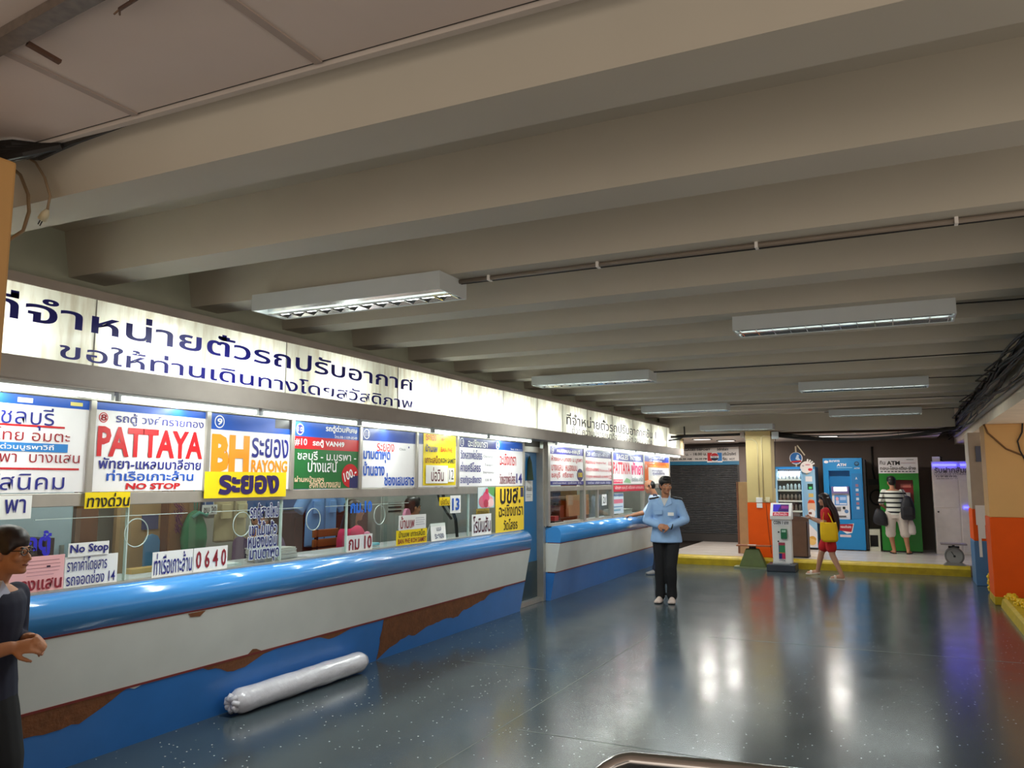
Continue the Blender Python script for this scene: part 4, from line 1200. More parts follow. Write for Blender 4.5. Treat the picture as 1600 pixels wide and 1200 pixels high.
ceiling_lamp('nearest white louvred lamp, hanging over the left counter', -3.88, -2.41, 4.0, 4.33, 2.79, 2.9, bare=True)
ceiling_lamp('second white louvred lamp along the left counter, before the blue door', -3.95, -2.5, 8.72, 9.05, 2.79, 2.9)
ceiling_lamp('third white louvred lamp along the left row, above the right counter', -3.9, -2.48, 13.1, 13.43, 2.79, 2.9)
ceiling_lamp('white louvred lamp at the top of the cream and orange column', -3.5, -2.13, 15.7, 16.0, 2.62, 2.72, 14.0)
ceiling_lamp('largest white louvred lamp of the right row, nearest the camera', -1.1, 0.4, 6.15, 6.48, 2.79, 2.9, 20.0)
ceiling_lamp('middle white louvred lamp of the right row', -1.12, 0.36, 10.72, 11.05, 2.79, 2.9, 20.0)
ceiling_lamp('farthest white louvred lamp of the right row, over the yellow curb', -1.1, 0.38, 15.25, 15.58, 2.79, 2.9, 20.0)

# conduits and wires along the ribs
mb = MB()
t = thing('ceiling_conduit', 'grey conduit with clips running right from the nearest left lamp', 'conduit', (-0.6, 4.25, 2.88))
MB().tube([(-2.42, 4.24, 2.884), (1.15, 4.24, 2.884)], 0.014).build('pipe', M_PVC, t, smooth=True)
MB().tube([(-2.42, 4.262, 2.876), (-0.9, 4.264, 2.874), (-0.5, 4.262, 2.872), (1.15, 4.262, 2.876)], 0.005).build('wire', M_BLACK, t)
mb = MB()
for x in (-2.2, -1.5, -0.62, 0.3): mb.box((x - 0.008, 4.22, 2.868), (x + 0.008, 4.27, 2.9))
mb.build('clip', M_WHITE, t)
for lab, y, x0, z in (('dark wire running right from the second left lamp', 8.93, -2.5, 2.893), ('dark wire running right from the third left lamp', 13.42, -2.48, 2.893), ('dark wire running right from the largest right lamp', 6.32, 0.4, 2.89), ('dark wire running right from the middle right lamp', 10.85, 0.36, 2.89), ('dark wire along the rib over the yellow curb', 15.66, -1.2, 2.893)):
    solo(MB().tube([(x0, y, z), ((x0 + 1.1) / 2, y + 0.01, z - 0.004), (1.1, y, z)], 0.006, 6), 'ceiling_wire', M_BLACK, lab, 'wire')

# bundle of cables along the right beam
r = random.Random(11)
for i, (lab, x, z, rad, m) in enumerate((
        ('thick grey pipe, upper one of the bundle along the right beam', 1.02, 2.83, 0.03, M_PVC), ('thick grey pipe, lower one of the bundle along the right beam', 1.0, 2.73, 0.028, M_PVC),
        ('pale flat cable duct lowest along the right beam', 1.05, 2.56, 0.03, mat('pale_duct', (150, 142, 132), 0.5)))):
    y0 = 5.0
    solo(MB().tube([(x, y0 + 1.0 * k, z + r.uniform(-0.006, 0.006)) for k in range(15)], rad, 10), 'cable_pipe', m, lab, 'pipe', smooth=True)
mb = MB()
for i in range(16):
    x, z, ph = 0.99 + r.uniform(-0.06, 0.04), 2.56 + r.uniform(-0.03, 0.26), r.uniform(0, 6)
    pts = []
    for k in range(31):
        y = 5 + 0.5 * k
        pts.append((x + 0.03 * math.sin(y * 1.3 + ph) + r.uniform(-.01, .01), y, z + 0.035 * math.sin(y * 0.9 + 2 * ph) + r.uniform(-.012, .012)))
    mb.tube(pts, r.uniform(0.007, 0.015), 6)
o = solo(mb, 'cable_bundle', M_CABLE, 'tangled black cables running along the right beam under the ceiling', 'cables')
o['kind'] = 'stuff'
mb = MB()
for i in range(9):
    y = 8.5 + i * 0.8 + r.uniform(-.3, .3)
    L = r.uniform(.5, 1.0)
    pts = [(0.9, y, 2.78), (0.84 - 0.1 * r.random(), y + L * .35, 2.68), (0.88, y + L * .7, 2.7), (0.96, y + L, 2.84)]
    mb.tube(pts, 0.008, 6)
o = solo(mb, 'loose_cables', M_CABLE, 'loose black cable loops hanging off the bundle at the right beam', 'cables')
o['kind'] = 'stuff'
# black cables hung across the back above the platform
def sag(x0, x1, y, z0, z1, d, n=14, jit=0.0):
    return [(x0 + (x1 - x0) * k / n, y + r.uniform(-jit, jit), z0 + (z1 - z0) * k / n - d * 4 * (k / n) * (1 - k / n)) for k in range(n + 1)]


solo(MB().tube(sag(-4.5, -2.72, 16.55, 2.55, 2.58, 0.0), 0.028, 8), 'thick_cable', M_CABLE, 'thick straight black cable left of the cream column under the ceiling', 'cable')
solo(MB().tube(sag(-2.3, 1.05, 16.5, 2.55, 2.62, 0.16, 20), 0.03, 8), 'thick_cable', M_CABLE, 'thick sagging black cable between the cream column and the right beam', 'cable')
mb = MB()
for k in range(5):
    mb.tube(sag(-2.3, 1.1, 16.55 + 0.03 * k, 2.56 + 0.02 * k, 2.6 + r.uniform(-.05, .08), 0.08 + 0.03 * k, 16, 0.01), 0.011, 6)
o = solo(mb, 'cable_strands', M_CABLE, 'thin black cables drooping in a bunch from the cream column to the right', 'cables')
o['kind'] = 'stuff'
solo(MB().tube(sag(-6.2, -3.3, 19.6, 2.42, 2.5, 0.0), 0.045, 8), 'roller_pipe', mat('dark_roller', (40, 30, 26), 0.6), 'dark brown pipe above the luggage deposit board', 'pipe')
solo(MB().tube([(-3.95, 16.3, 2.75), (-3.95, 16.32, 2.56), (-4.05, 16.34, 2.5), (-4.3, 16.36, 2.47), (-4.45, 16.38, 2.5)], 0.016, 8), 'cable_drop', M_CABLE, 'curved cable hanging beside the far end of the sign box', 'cable', smooth=True)
# rear ceiling spots; the third is placed to light the machine fronts
for i, (x, y) in enumerate(((-3.9, 17.7), (-3.55, 18.6), (-1.3, 17.6))):
    t = thing('spot_panel', ['small lit panel in the boarded ceiling over the shutter, nearer one', 'small lit panel in the boarded ceiling beside the cream column, farther one', 'small lit panel in the boarded ceiling placed to light the machine fronts'][i], 'lamp', (x, y, 2.545))
    MB().box((x - 0.2, y - 0.12, 2.545), (x + 0.2, y + 0.12, 2.56)).build('rim', M_BLACK, t)
    MB().box((x - 0.17, y - 0.09, 2.54), (x + 0.17, y + 0.09, 2.546)).build('diffuser', mat('lit_diffuser', (255, 250, 240), 0.4, emit=2.0), t)
    area_light('spot_panel_light', (x, y, 2.53), 0.3, 0.16, 26.0, (0, 0, -1), (1, 0.95, 0.88))

# hanging leads and wires at the near left
t = thing('power_lead', 'cream power lead with two-pin plug hanging from the ceiling edge by the left column', 'lead', (-3.25, 2.12, 2.76))
MB().tube([(-3.4, 2.1, 3.08), (-3.34, 2.12, 3.04), (-3.27, 2.12, 2.96), (-3.224, 2.12, 2.87), (-3.236, 2.12, 2.81)], 0.0055, 8).build('lead', mat('dusty_flex', (150, 128, 100), 0.7), t, smooth=True)
MB().tube([(-3.235, 2.12, 2.812), (-3.246, 2.12, 2.795), (-3.266, 2.12, 2.77)], [0.008, 0.017, 0.02], 10).build('plug', mat('cream_plug', (206, 200, 170), 0.5), t, smooth=True)
MB().bar((-3.262, 2.112, 2.772), (-3.28, 2.112, 2.75), 0.002, 0.006).bar((-3.274, 2.128, 2.772), (-3.292, 2.128, 2.75), 0.002, 0.006).build('prong', M_BLACK, t)
solo(MB().tube([(-3.5, 2.1, 3.05), (-3.44, 2.12, 3.0), (-3.375, 2.12, 2.9), (-3.36, 2.12, 2.82), (-3.39, 2.12, 2.74), (-3.48, 2.1, 2.69)], 0.0075, 8), 'hanging_cable', mat('dusty_flex', (150, 128, 100), 0.7), 'thick dusty cable loop against the left column top', 'cable', smooth=True)
mb = MB()
for k in range(6):
    mb.tube([(-3.7 + .05 * k, 1.5, 2.965 + .018 * (k % 3)), (-3.55, 1.7 + .04 * k, 2.97 + .018 * k), (-3.36 + .02 * k, 1.92 + .01 * k, 2.975 + .016 * k), (-3.2, 1.98 + .014 * k, 3.0 + .012 * k), (-3.1, 2.07, 3.05)], 0.015, 6)
    mb.tube([(-3.75, 2.06 + .01 * k, 3.07 + .008 * (k % 3)), (-3.5, 2.075 + .01 * k, 3.055 + 0.01 * k), (-3.3, 2.08 + .008 * k, 3.05 + .011 * (k % 4)), (-3.15 + .03 * k, 2.085, 3.064), (-2.75 + .06 * k, 2.085, 3.1)], 0.011, 6)
o = solo(mb, 'cable_tangle', M_CABLE, 'tangle of black cables in the ceiling gap above the left column', 'cables')
o['kind'] = 'stuff'
t = thing('bare_wire', 'brown bare-ended wire poking down from the near ceiling boards', 'wire', (-1.95, 1.5, 3.05))
MB().tube([(-1.72, 1.36, 3.085), (-1.78, 1.42, 3.06), (-1.9, 1.48, 3.05), (-2.02, 1.5, 3.05)], 0.006, 8).build('wire', mat('rusty_wire', (84, 56, 40), 0.7), t, smooth=True)
MB().tube([(-2.02, 1.5, 3.05), (-2.05, 1.505, 3.045)], 0.003, 6).tube([(-2.02, 1.5, 3.05), (-2.045, 1.52, 3.05)], 0.003, 6).build('bare_end', mat('rusty_wire2', (110, 80, 56), 0.6), t)
t = thing('metal_track', 'worn grey metal track with a bracket on the near ceiling boards at top left', 'track', (-2.4, 1.46, 3.04))
MB().bar((-3.3, 1.55, 3.06), (-1.6, 1.37, 3.06), 0.06, 0.035).build('channel', mat('scratched_metal', (110, 98, 88), 0.5, 0.2, var=0.3, scale=30), t)
MB().bar((-2.45, 1.5, 3.05), (-2.43, 1.6, 3.03), 0.02, 0.012).build('bracket', mat('rusty_wire', (84, 56, 40), 0.7), t)
# cables on the right column
solo(MB().tube([(1.06, 12.688, 2.42), (1.1, 12.688, 2.3), (1.3, 12.688, 2.08), (1.5, 12.688, 1.98), (1.76, 12.688, 1.94)], 0.012, 8), 'column_cable', mat('brown_cable', (120, 84, 48), 0.6), 'brown cable drooping across the tan upper part of the right column', 'cable', smooth=True)
solo(MB().tube([(1.52, 12.68, 2.5), (1.5, 12.68, 2.3), (1.44, 12.68, 2.18), (1.46, 12.68, 2.05), (1.52, 12.68, 1.9)], 0.01, 8), 'column_cable', M_CABLE, 'thin black cable hanging down the tan part of the right column', 'cable', smooth=True)

# ------------------------------------------------------------------ shutter and board above it
t = thing('roller_shutter', 'closed dark grey roller shutter behind the standing guard', 'shutter', (-4.5, 19.98, 0.17))
mb = MB()
prof = []
for k in range(41):
    z = 0.36 + k * 0.0425
    prof += [(20.0, z), (19.965, z + 0.014), (19.965, z + 0.03)]
b = prof + [(20.05, 2.1), (20.05, 0.3)]
mb.poly([(-6.5, y, z) for y, z in b], (2.96, 0, 0))
mb.build('slats', mat('dark_grey_steel', (84, 84, 86), 0.5, 0.3, var=0.1), t)
MB().box((-6.5, 19.96, 0.17), (-3.54, 20.03, 0.36)).build('bottom_rail', mat('dark_rail', (62, 58, 56), 0.5, 0.2), t)
MB().box((-3.56, 19.94, 0.17), (-3.5, 20.06, 2.1)).build('guide_rail', mat('dark_rail', (62, 58, 56), 0.5, 0.2), t)
PB = (206, 38, 44)
sign('luggage_sign', 'white luggage deposit board with opening hours above the shutter', 'sign', (-6.4, 19.93, 2.03), EX, 3.0, 0.45, (226, 220, 216), [
    ('r', 0, 0.0, 1, 0.2, (40, 120, 160)), ('t', 'LUGGAGES DEPOSIT', 0.47, 0.78, 0.735, 0.9, BLK, 0.03), ('t', '06.00 น. - 18.00 น.', 0.44, 0.52, 0.705, 0.67, BLK, 0.02),
    ('t', 'Open 06.00 AM - 06.00 PM', 0.4, 0.25, 0.71, 0.38, BLK, 0.025),
    ('t', 'มีบริการรับฝาก', 0.79, 0.77, 0.88, 0.92, BLK, 0.03), ('t', 'รับเติมเงินโทรศัพท์', 0.79, 0.5, 0.94, 0.68, BLK, 0.03), ('t', 'กาแฟร้อน', 0.79, 0.24, 0.87, 0.42, BLK, 0.03), ('t', 'HOT', 0.885, 0.25, 0.93, 0.36, BLK, 0.03)])
sign('logo_panel', 'square red, white and blue round-emblem panel on the luggage deposit board', 'sign', (-4.28, 19.92, 2.09), EX, 0.37, 0.24, WH, [
    ('r', 0.03, 0.14, 0.34, 0.98, PB), ('r', 0.68, 0.14, 0.98, 0.98, (46, 126, 200)), ('d', 0.5, 0.56, 0.42, WH),
    ('p', [(0.5 + 0.25 * math.cos(PI * k / 12), 0.64 + 0.3 * math.sin(PI * k / 12)) for k in range(13)], PB),
    ('p', [(0.5 + 0.25 * math.cos(-PI * k / 12), 0.46 - 0.3 * math.sin(PI * k / 12)) for k in range(13)], (24, 30, 60)),
    ('t', 'PEPSI', 0.3, 0.5, 0.7, 0.6, (24, 30, 60), 0.03), ('r', 0.3, 0.03, 0.7, 0.07, (150, 150, 150))])
# things by the cream and orange column
t = thing('leaning_panel', 'tall tan wooden panel standing behind the cream and orange column', 'panel', (-2.95, 17.1, 0.17))
MB().box((-3.08, 17.05, 0.17), (-2.72, 17.1, 1.62)).build('board', woodl, t, bevel=0.004)
MB().box((-3.08, 17.04, 0.17), (-3.04, 17.05, 1.62)).build('edge_batten', wood, t)
t = thing('wall_switch', 'white switch boxes on the cream and orange column at the ends of its conduits', 'switch', (-2.5, 16.36, 1.2))
MB().box((-2.58, 16.34, 1.22), (-2.46, 16.366, 1.32)).build('socket_box', M_WHITE, t, bevel=0.006)
MB().box((-2.575, 16.345, 1.12), (-2.465, 16.366, 1.21)).build('switch_box', M_WHITE, t, bevel=0.006)
MB().box((-2.4, 16.345, 1.23), (-2.32, 16.366, 1.33)).build('junction_box', col((226, 214, 176)), t, bevel=0.006)
MB().tube([(-2.52, 16.362, 1.32), (-2.52, 16.362, 2.35), (-2.55, 16.362, 2.42), (-2.62, 16.362, 2.46), (-2.75, 16.362, 2.46)], 0.01, 8).tube([(-2.44, 16.362, 1.27), (-2.44, 16.362, 2.5), (-2.4, 16.362, 2.52), (-2.27, 16.362, 2.52)], 0.01, 8).tube([(-2.44, 16.362, 1.27), (-2.36, 16.362, 1.27)], 0.008, 8).build('conduit', col((222, 206, 160)), t, smooth=True)
MB().tube([(-2.4, 16.36, 1.22), (-2.38, 16.36, 0.9), (-2.36, 16.36, 0.6), (-2.33, 16.36, 0.25)], 0.003, 5).build('wire', M_BLACK, t)
t = thing('junction_box', 'small grey box on the header at the top of the cream column, left side', 'box', (-2.8, 16.4, 2.5))
MB().box((-2.85, 16.38, 2.5), (-2.77, 16.44, 2.61)).build('box', M_GREYMETAL, t, bevel=0.005)
t = thing('junction_box', 'small pale box at the top right of the cream column', 'box', (-2.2, 16.4, 2.5))
MB().box((-2.25, 16.38, 2.46), (-2.12, 16.44, 2.6)).build('box', M_LAMPBODY, t, bevel=0.005)
MB().tube([(-2.18, 16.41, 2.46), (-2.2, 16.41, 2.2), (-2.22, 16.41, 1.5)], 0.006, 6).build('lead', M_CABLE, t)

# green floor scale
t = thing('floor_scale', 'old green trapezoid platform scale on the floor before the orange column', 'scale', (-2.6, 16.0, 0))
m = mat('olive_green_paint', (86, 100, 40), 0.5, var=0.15, scale=9)
MB().hexa([(-2.86, 15.85, 0.03), (-2.36, 15.85, 0.03), (-2.36, 16.08, 0.03), (-2.86, 16.08, 0.03), (-2.74, 15.92, 0.36), (-2.5, 15.92, 0.36), (-2.5, 16.04, 0.36), (-2.74, 16.04, 0.36)]).build('body', m, t, bevel=0.012)
MB().box((-2.95, 15.8, 0), (-2.32, 16.1, 0.03)).build('base_plate', mat('green_grey_plate', (120, 128, 96), 0.5), t)
MB().box((-2.68, 15.95, 0.36), (-2.56, 16.02, 0.41)).build('neck', M_BLACK, t)
MB().box((-2.9, 15.84, 0.41), (-2.28, 16.1, 0.428)).build('weighing_plate', mat('rusty_plate', (150, 90, 60), 0.4, 0.3), t)
MB().poly([(-2.66, 15.885, 0.13), (-2.56, 15.878, 0.1), (-2.5, 15.878, 0.1), (-2.5, 15.9, 0.2), (-2.54, 15.907, 0.23), (-2.66, 15.9, 0.2)], (0, -0.006, 0)).build('worn_label', col((216, 214, 196)), t)
MB().box((-2.7, 15.9, 0.428), (-2.55, 16.0, 0.436)).build('paper', M_WHITE, t)

# coin weighing machine
t = thing('weighing_machine', 'white coin-operated weighing machine with dark foot and purple screen', 'weighing machine', (-2.02, 15.75, 0))
x0, x1 = -2.22, -1.88
MB().box((x0 - 0.08, 15.48, 0), (x1 + 0.08, 15.98, 0.13)).build('foot', mat('dark_slate_plastic', (48, 54, 64), 0.4), t, bevel=0.015)
MB().box((x0 + 0.02, 15.52, 0.13), (x1 - 0.02, 15.72, 0.145)).build('step_plate', col((130, 134, 138)), t)
MB().box((x0, 15.74, 0.13), (x1, 15.94, 0.96)).build('post', M_WHITE, t, bevel=0.012)
MB().poly([(x0 - 0.02, 15.7, 0.93), (x0 - 0.02, 15.7, 1.0), (x0 - 0.02, 15.86, 1.23), (x0 - 0.02, 15.96, 1.23), (x0 - 0.02, 15.96, 0.93)], (x1 - x0 + 0.04, 0, 0)).build('head', M_WHITE, t, bevel=0.01)
dv = V((0, 0.16, 0.23)).normalized()
sign('x', '', '', V((x0 + 0.03, 15.697, 1.0)) + dv * 0.09, EX, x1 - x0 - 0.06, 0.16, (60, 20, 110), [('p', [(0, 0), (0.3, 0), (0.5, 1), (0, 1)], (60, 40, 200)), ('t', 'IIIII', 0.55, 0.4, 0.95, 0.8, (200, 60, 160), 0.01)], Vv=dv, parent=t, panel='screen')
sign('x', '', '', V((x0 + 0.03, 15.697, 1.0)), EX, x1 - x0 - 0.06, 0.075, (196, 30, 60), [('t', 'ชั่งน้ำหนัก', 0.08, 0.1, 0.9, 0.9, (250, 200, 210), 0.02)], Vv=dv, parent=t, panel='red_label')
sign('x', '', '', (x0 + 0.02, 15.735, 0.83), EX, x1 - x0 - 0.04, 0.09, W_, [('t', 'COIN 1 บาท', 0.05, 0.15, 0.95, 0.85, BLK, 0.03)], parent=t, panel='coin_label')
MB().box((-2.06, 15.7, 0.58), (-1.95, 15.74, 0.76)).build('coin_box', mat('green_plastic', (28, 110, 70), 0.35), t, bevel=0.008)
MB().box((-2.04, 15.695, 0.7), (-1.97, 15.702, 0.74)).build('coin_slot', col((170, 214, 190)), t)
MB().disc((-2.11, 15.74, 0.53), (0, -1, 0), 0.015, 0.012, 12).disc((-2.1, 15.74, 0.7), (0, -1, 0), 0.015, 0.012, 12).build('button', M_BLACK, t)
sign('x', '', '', (-2.11, 15.735, 0.17), EX, 0.115, 0.34, (40, 130, 80), [('r', 0, 0.85, 1, 1, (170, 60, 80)), ('r', 0, 0.45, 0.12, 0.85, (40, 60, 130)), ('r', 0, 0.42, 1, 0.47, (190, 130, 60)), ('r', 0, 0.12, 0.5, 0.42, (30, 40, 120)), ('r', 0.5, 0.12, 1, 0.42, (196, 40, 90)), ('r', 0, 0, 1, 0.12, W_), ('t', 'IYWSin', 0.05, 0.01, 0.95, 0.11, BLK, 0.02)], parent=t, panel='chart_label')

# tall brown bin beside it
t = thing('brown_bin', 'tall brown open bin standing on the platform behind the weighing machine', 'bin', (-1.86, 16.75, 0.17))
mb = MB()
b0, b1 = (-2.05, 16.55), (-1.68, 16.95)
w = 0.012
for (ax, ay, bx, by) in ((b0[0], b0[1], b1[0], b0[1] + w), (b0[0], b1[1] - w, b1[0], b1[1]), (b0[0], b0[1], b0[0] + w, b1[1]), (b1[0] - w, b0[1], b1[0], b1[1])):
    mb.box((ax, ay, 0.17), (bx, by, 0.86))
mb.box((b0[0], b0[1], 0.17), (b1[0], b1[1], 0.19))
mb.build('body', mat('brown_hardboard', (112, 84, 68), 0.5, var=0.12), t)
MB().box((b0[0], b1[1] - w, 0.86), (b1[0], b1[1], 0.94)).build('raised_back', mat('brown_hardboard', (112, 84, 68), 0.5, var=0.12), t)
MB().box((b0[0] - 0.005, b0[1] - 0.005, 0.17), (b1[0] + 0.005, b1[1] + 0.005, 0.2)).build('foot_strip', M_BLACK, t)

# vending machine
VX0, VX1, VY = -2.52, -1.68, 18.62
t = thing('vending_machine', 'pale blue drink vending machine with lit shelves behind the weighing machine', 'vending machine', ((VX0 + VX1) / 2, VY + 0.4, 0.17))
MB().box((VX0, VY + 0.02, 0.21), (VX1, VY + 0.8, 1.95)).build('body', mat('vending_steel_blue', (92, 122, 150), 0.4), t, bevel=0.01)
MB().box((VX0 + 0.01, VY + 0.03, 0.17), (VX1 - 0.01, VY + 0.78, 0.21)).build('plinth', M_BLACK, t)
gx0, gx1, gz0, gz1 = VX0 + 0.06, VX0 + 0.56, 0.86, 1.9
fr = MB()
fr.box((VX0, VY, 0.21), (gx0, VY + 0.02, 1.95)).box((gx1, VY, 0.21), (VX1, VY + 0.02, 1.95)).box((gx0, VY, gz1), (gx1, VY + 0.02, 1.95)).box((gx0, VY, 0.21), (gx1, VY + 0.02, gz0))
fr.build('front', mat('pale_blue_front', (150, 202, 236), 0.3), t)
MB().box((VX0, VY - 0.003, 1.9), (VX1, VY, 1.95)).build('top_strip', col((40, 130, 190)), t)
# cabinet interior cut into the body: dark back, lit shelves
MB().box((gx0, VY + 0.008, gz0), (gx1, VY + 0.0195, gz1)).build('cabinet_back', col((70, 74, 82)), t)
for i, z in enumerate((1.68, 1.45, 1.22, 1.0)):
    MB().box((gx0, VY - 0.07, z - 0.035), (gx1, VY + 0.008, z)).build('shelf', M_WHITE, t)
    for k in range(6):
        c = ((240, 244, 248), (206, 226, 242), (128, 116, 112), (120, 108, 104))[i]
        hh = 0.13 if (k > 1 or i > 1) else 0.085
        x = gx0 + 0.05 + k * 0.08
        MB().tube([(x, VY - 0.035, z), (x, VY - 0.035, z + hh * 0.75), (x, VY - 0.035, z + hh * 0.85), (x, VY - 0.035, z + hh)], [0.028, 0.028, 0.018, 0.014], 10).build('bottle', mat('bottle_%d' % c[0], c, 0.3), t, smooth=True)
MB().box((gx0 + 0.02, VY - 0.05, 1.83), (gx1 - 0.02, VY - 0.02, 1.85)).build('strip_lamp', mat('lit_strip', (220, 236, 255), 0.4, emit=7), t)
area_light('vending_light', ((gx0 + gx1) / 2, VY - 0.06, 1.82), 0.45, 0.03, 7.0, (0, 0.25, -1), (0.85, 0.93, 1))
MB().box((gx0 + 0.2, VY - 0.03, 0.88), (gx1 - 0.05, VY + 0.008, 0.97)).build('delivery_flap', col((120, 120, 124)), t)
for f in ((VX0 - 0.005, gx0), (gx1, gx1 + 0.012)):
    MB().box((f[0], VY - 0.085, gz0), (f[1], VY, gz1)).build('cabinet_frame', mat('pale_blue_front', (150, 202, 236), 0.3), t)
MB().box((gx0, VY - 0.08, gz0), (gx1, VY - 0.076, gz1)).build('glass_door', M_GLASS, t)
px = gx1 + 0.03
O_ = [('r', 0.2, 0.86, 0.75, 0.93, W_), ('r', 0.35, 0.75, 0.8, 0.83, (24, 60, 46)), ('r', 0.45, 0.76, 0.7, 0.79, (90, 220, 130)), ('r', 0.4, 0.65, 0.8, 0.7, (216, 186, 110)),
      ('e', 0.6, 0.52, 0.33, 0.11, (232, 190, 160)), ('p', [(0.3, 0.57), (0.9, 0.57), (0.82, 0.61), (0.4, 0.61)], (226, 80, 30)), ('e', 0.6, 0.43, 0.3, 0.06, W_), ('r', 0.35, 0.42, 0.6, 0.45, (120, 70, 50)),
      ('r', 0.45, 0.295, 0.85, 0.33, (90, 90, 150)), ('r', 0.5, 0.215, 0.92, 0.27, (50, 34, 30)), ('p', [(0.5, 0.215), (0.92, 0.215), (0.75, 0.18)], (220, 170, 60))]
sign('x', '', '', (px, VY - 0.001, 0.25), EX, VX1 - px, 1.6, (150, 194, 224), O_, parent=t, panel='control_panel')
rr = random.Random(2)
sp = [('p', [(0, 0), (1, 0), (1, 0.55), (0.8, 0.85), (0.55, 0.7), (0.35, 1.0), (0.15, 0.75), (0, 0.9)], (236, 230, 232))]
for k in range(16):
    sp.append(('e', rr.uniform(0.08, 0.92), rr.uniform(0.05, 0.3), 0.09, 0.11, ((226, 170, 70), (206, 140, 40), (240, 200, 120))[k % 3]))
sp.append(('r', 0.1, 0.86, 0.22, 0.95, (30, 60, 170)))
sign('x', '', '', (VX0 + 0.01, VY - 0.006, 0.22), EX, VX1 - VX0 - 0.02, 0.6, (150, 196, 226), sp, parent=t, panel='picture_panel')
sign('shop_disc', 'round blue and white disc sign on a bracket above the vending machine', 'sign', (-2.2, 18.68, 2.0), EX, 0.27, 0.27, None, [
    ('d', 0.5, 0.5, 0.5, W_), ('d', 0.5, 0.52, 0.45, (44, 110, 180)), ('p', [(0.45, 0.45), (0.6, 0.8), (0.75, 0.75), (0.7, 0.55), (0.9, 0.3), (0.6, 0.35)], (200, 222, 240)), ('p', [(0.05, 0.14), (0.95, 0.2), (0.85, 0.34), (0.15, 0.28)], (190, 30, 40))], group=None)
for o in COL.objects:
    if o.name == 'shop_disc': sd = o
MB().disc((-2.065, 18.685, 2.135), (0, 1, 0), 0.135, 0.02, 28).build('disc', M_WHITE, sd)
MB().box((-2.08, 18.69, 1.95), (-2.05, 18.71, 2.4)).build('bracket', col((214, 200, 170)), sd)
MB().bar((-2.03, 18.7, 2.42), (-1.88, 18.7, 2.2), 0.025, 0.012, (0, 1, 0)).build('strut', col((214, 200, 170)), sd)
sb = sign('shop_disc', 'round white disc sign with splash edge and red patch, right of the blue disc', 'sign', (-1.98, 18.58, 1.8), EX, 0.27, 0.27, None, [
    ('d', 0.5, 0.5, 0.48, (236, 230, 226)), ('e', 0.78, 0.32, 0.17, 0.11, (206, 50, 60)), ('e', 0.6, 0.7, 0.2, 0.06, (206, 150, 160)), ('e', 0.25, 0.62, 0.08, 0.05, (170, 160, 166))])
mb = MB().disc((-1.845, 18.585, 1.935), (0, 1, 0), 0.13, 0.02, 28)
for a in (0.5, 0.8, 1.1, 1.4): mb.bar((-1.845 + 0.1 * math.cos(a), 18.595, 1.935 + 0.1 * math.sin(a)), (-1.845 + 0.19 * math.cos(a), 18.595, 1.935 + 0.18 * math.sin(a)), 0.02, 0.03)
mb.build('disc', M_WHITE, sb)
MB().box((-1.86, 18.6, 1.78), (-1.83, 18.63, 1.9)).build('bracket', col((214, 200, 170)), sb)

# blue cash machine
AX0, AX1, AY = -1.52, -0.74, 18.72
t = thing('cash_machine', 'tall bright blue cash machine with recessed screen behind the girl in red', 'cash machine', (-1.1, 19.1, 0.17))
AB = mat('bank_blue', (24, 132, 196), 0.35, var=0.03)
mb = MB()
mb.box((AX0, AY, 1.86), (AX1, AY + 0.75, 2.13)).box((AX0, AY, 0.19), (AX0 + 0.11, AY + 0.75, 1.86)).box((-0.99, AY, 0.19), (AX1, AY + 0.75, 1.86)).box((AX0 + 0.11, AY + 0.2, 0.19), (-0.99, AY + 0.75, 1.86)).box((AX0 + 0.11, AY, 0.19), (-0.99, AY + 0.2, 0.82))
mb.build('body', AB, t)
MB().box((AX0 + 0.01, AY + 0.01, 0.17), (AX1 - 0.01, AY + 0.74, 0.19)).build('plinth', M_BLACK, t)
MB().box((AX0 + 0.15, AY + 0.05, 0.82), (-1.02, AY + 0.2, 1.4)).build('terminal', col((222, 222, 226)), t, bevel=0.01)
MB().box((AX0 + 0.15, AY + 0.0, 1.37), (-1.02, AY + 0.2, 1.52)).build('terminal_hood', col((120, 110, 160)), t, bevel=0.008)
MB().box((AX0 + 0.2, AY - 0.004, 1.42), (-1.06, AY, 1.51)).build('lit_hood', mat('lit_hood', (230, 236, 255), 0.4, emit=2.2), t)
sign('x', '', '', (AX0 + 0.2, AY + 0.048, 1.12), EX, 0.25, 0.22, (90, 150, 214), [('e', 0.22, 0.62, 0.12, 0.18, (230, 170, 180)), ('r', 0.1, 0.1, 0.36, 0.45, (200, 210, 236)), ('r', 0.45, 0.5, 0.92, 0.8, (170, 196, 236)), ('r', 0.4, 0.08, 0.95, 0.2, (226, 232, 244))], parent=t, panel='screen')
bpy.data.objects  # screen glows a little
MB().box((AX0 + 0.2, AY + 0.03, 1.0), (AX0 + 0.32, AY + 0.05, 1.08)).build('card_slot', col((120, 116, 112)), t)
MB().box((AX0 + 0.36, AY + 0.03, 1.04), (AX0 + 0.41, AY + 0.05, 1.09)).build('lens', M_BLACK, t)
MB().disc((-1.09, AY + 0.05, 0.99), (0, -1, 0), 0.04, 0.004, 20).build('round_sticker', col((90, 130, 180)), t)
MB().box((AX0 + 0.2, AY + 0.035, 0.87), (-1.1, AY + 0.05, 0.9)).build('cash_slot', col((90, 86, 84)), t)
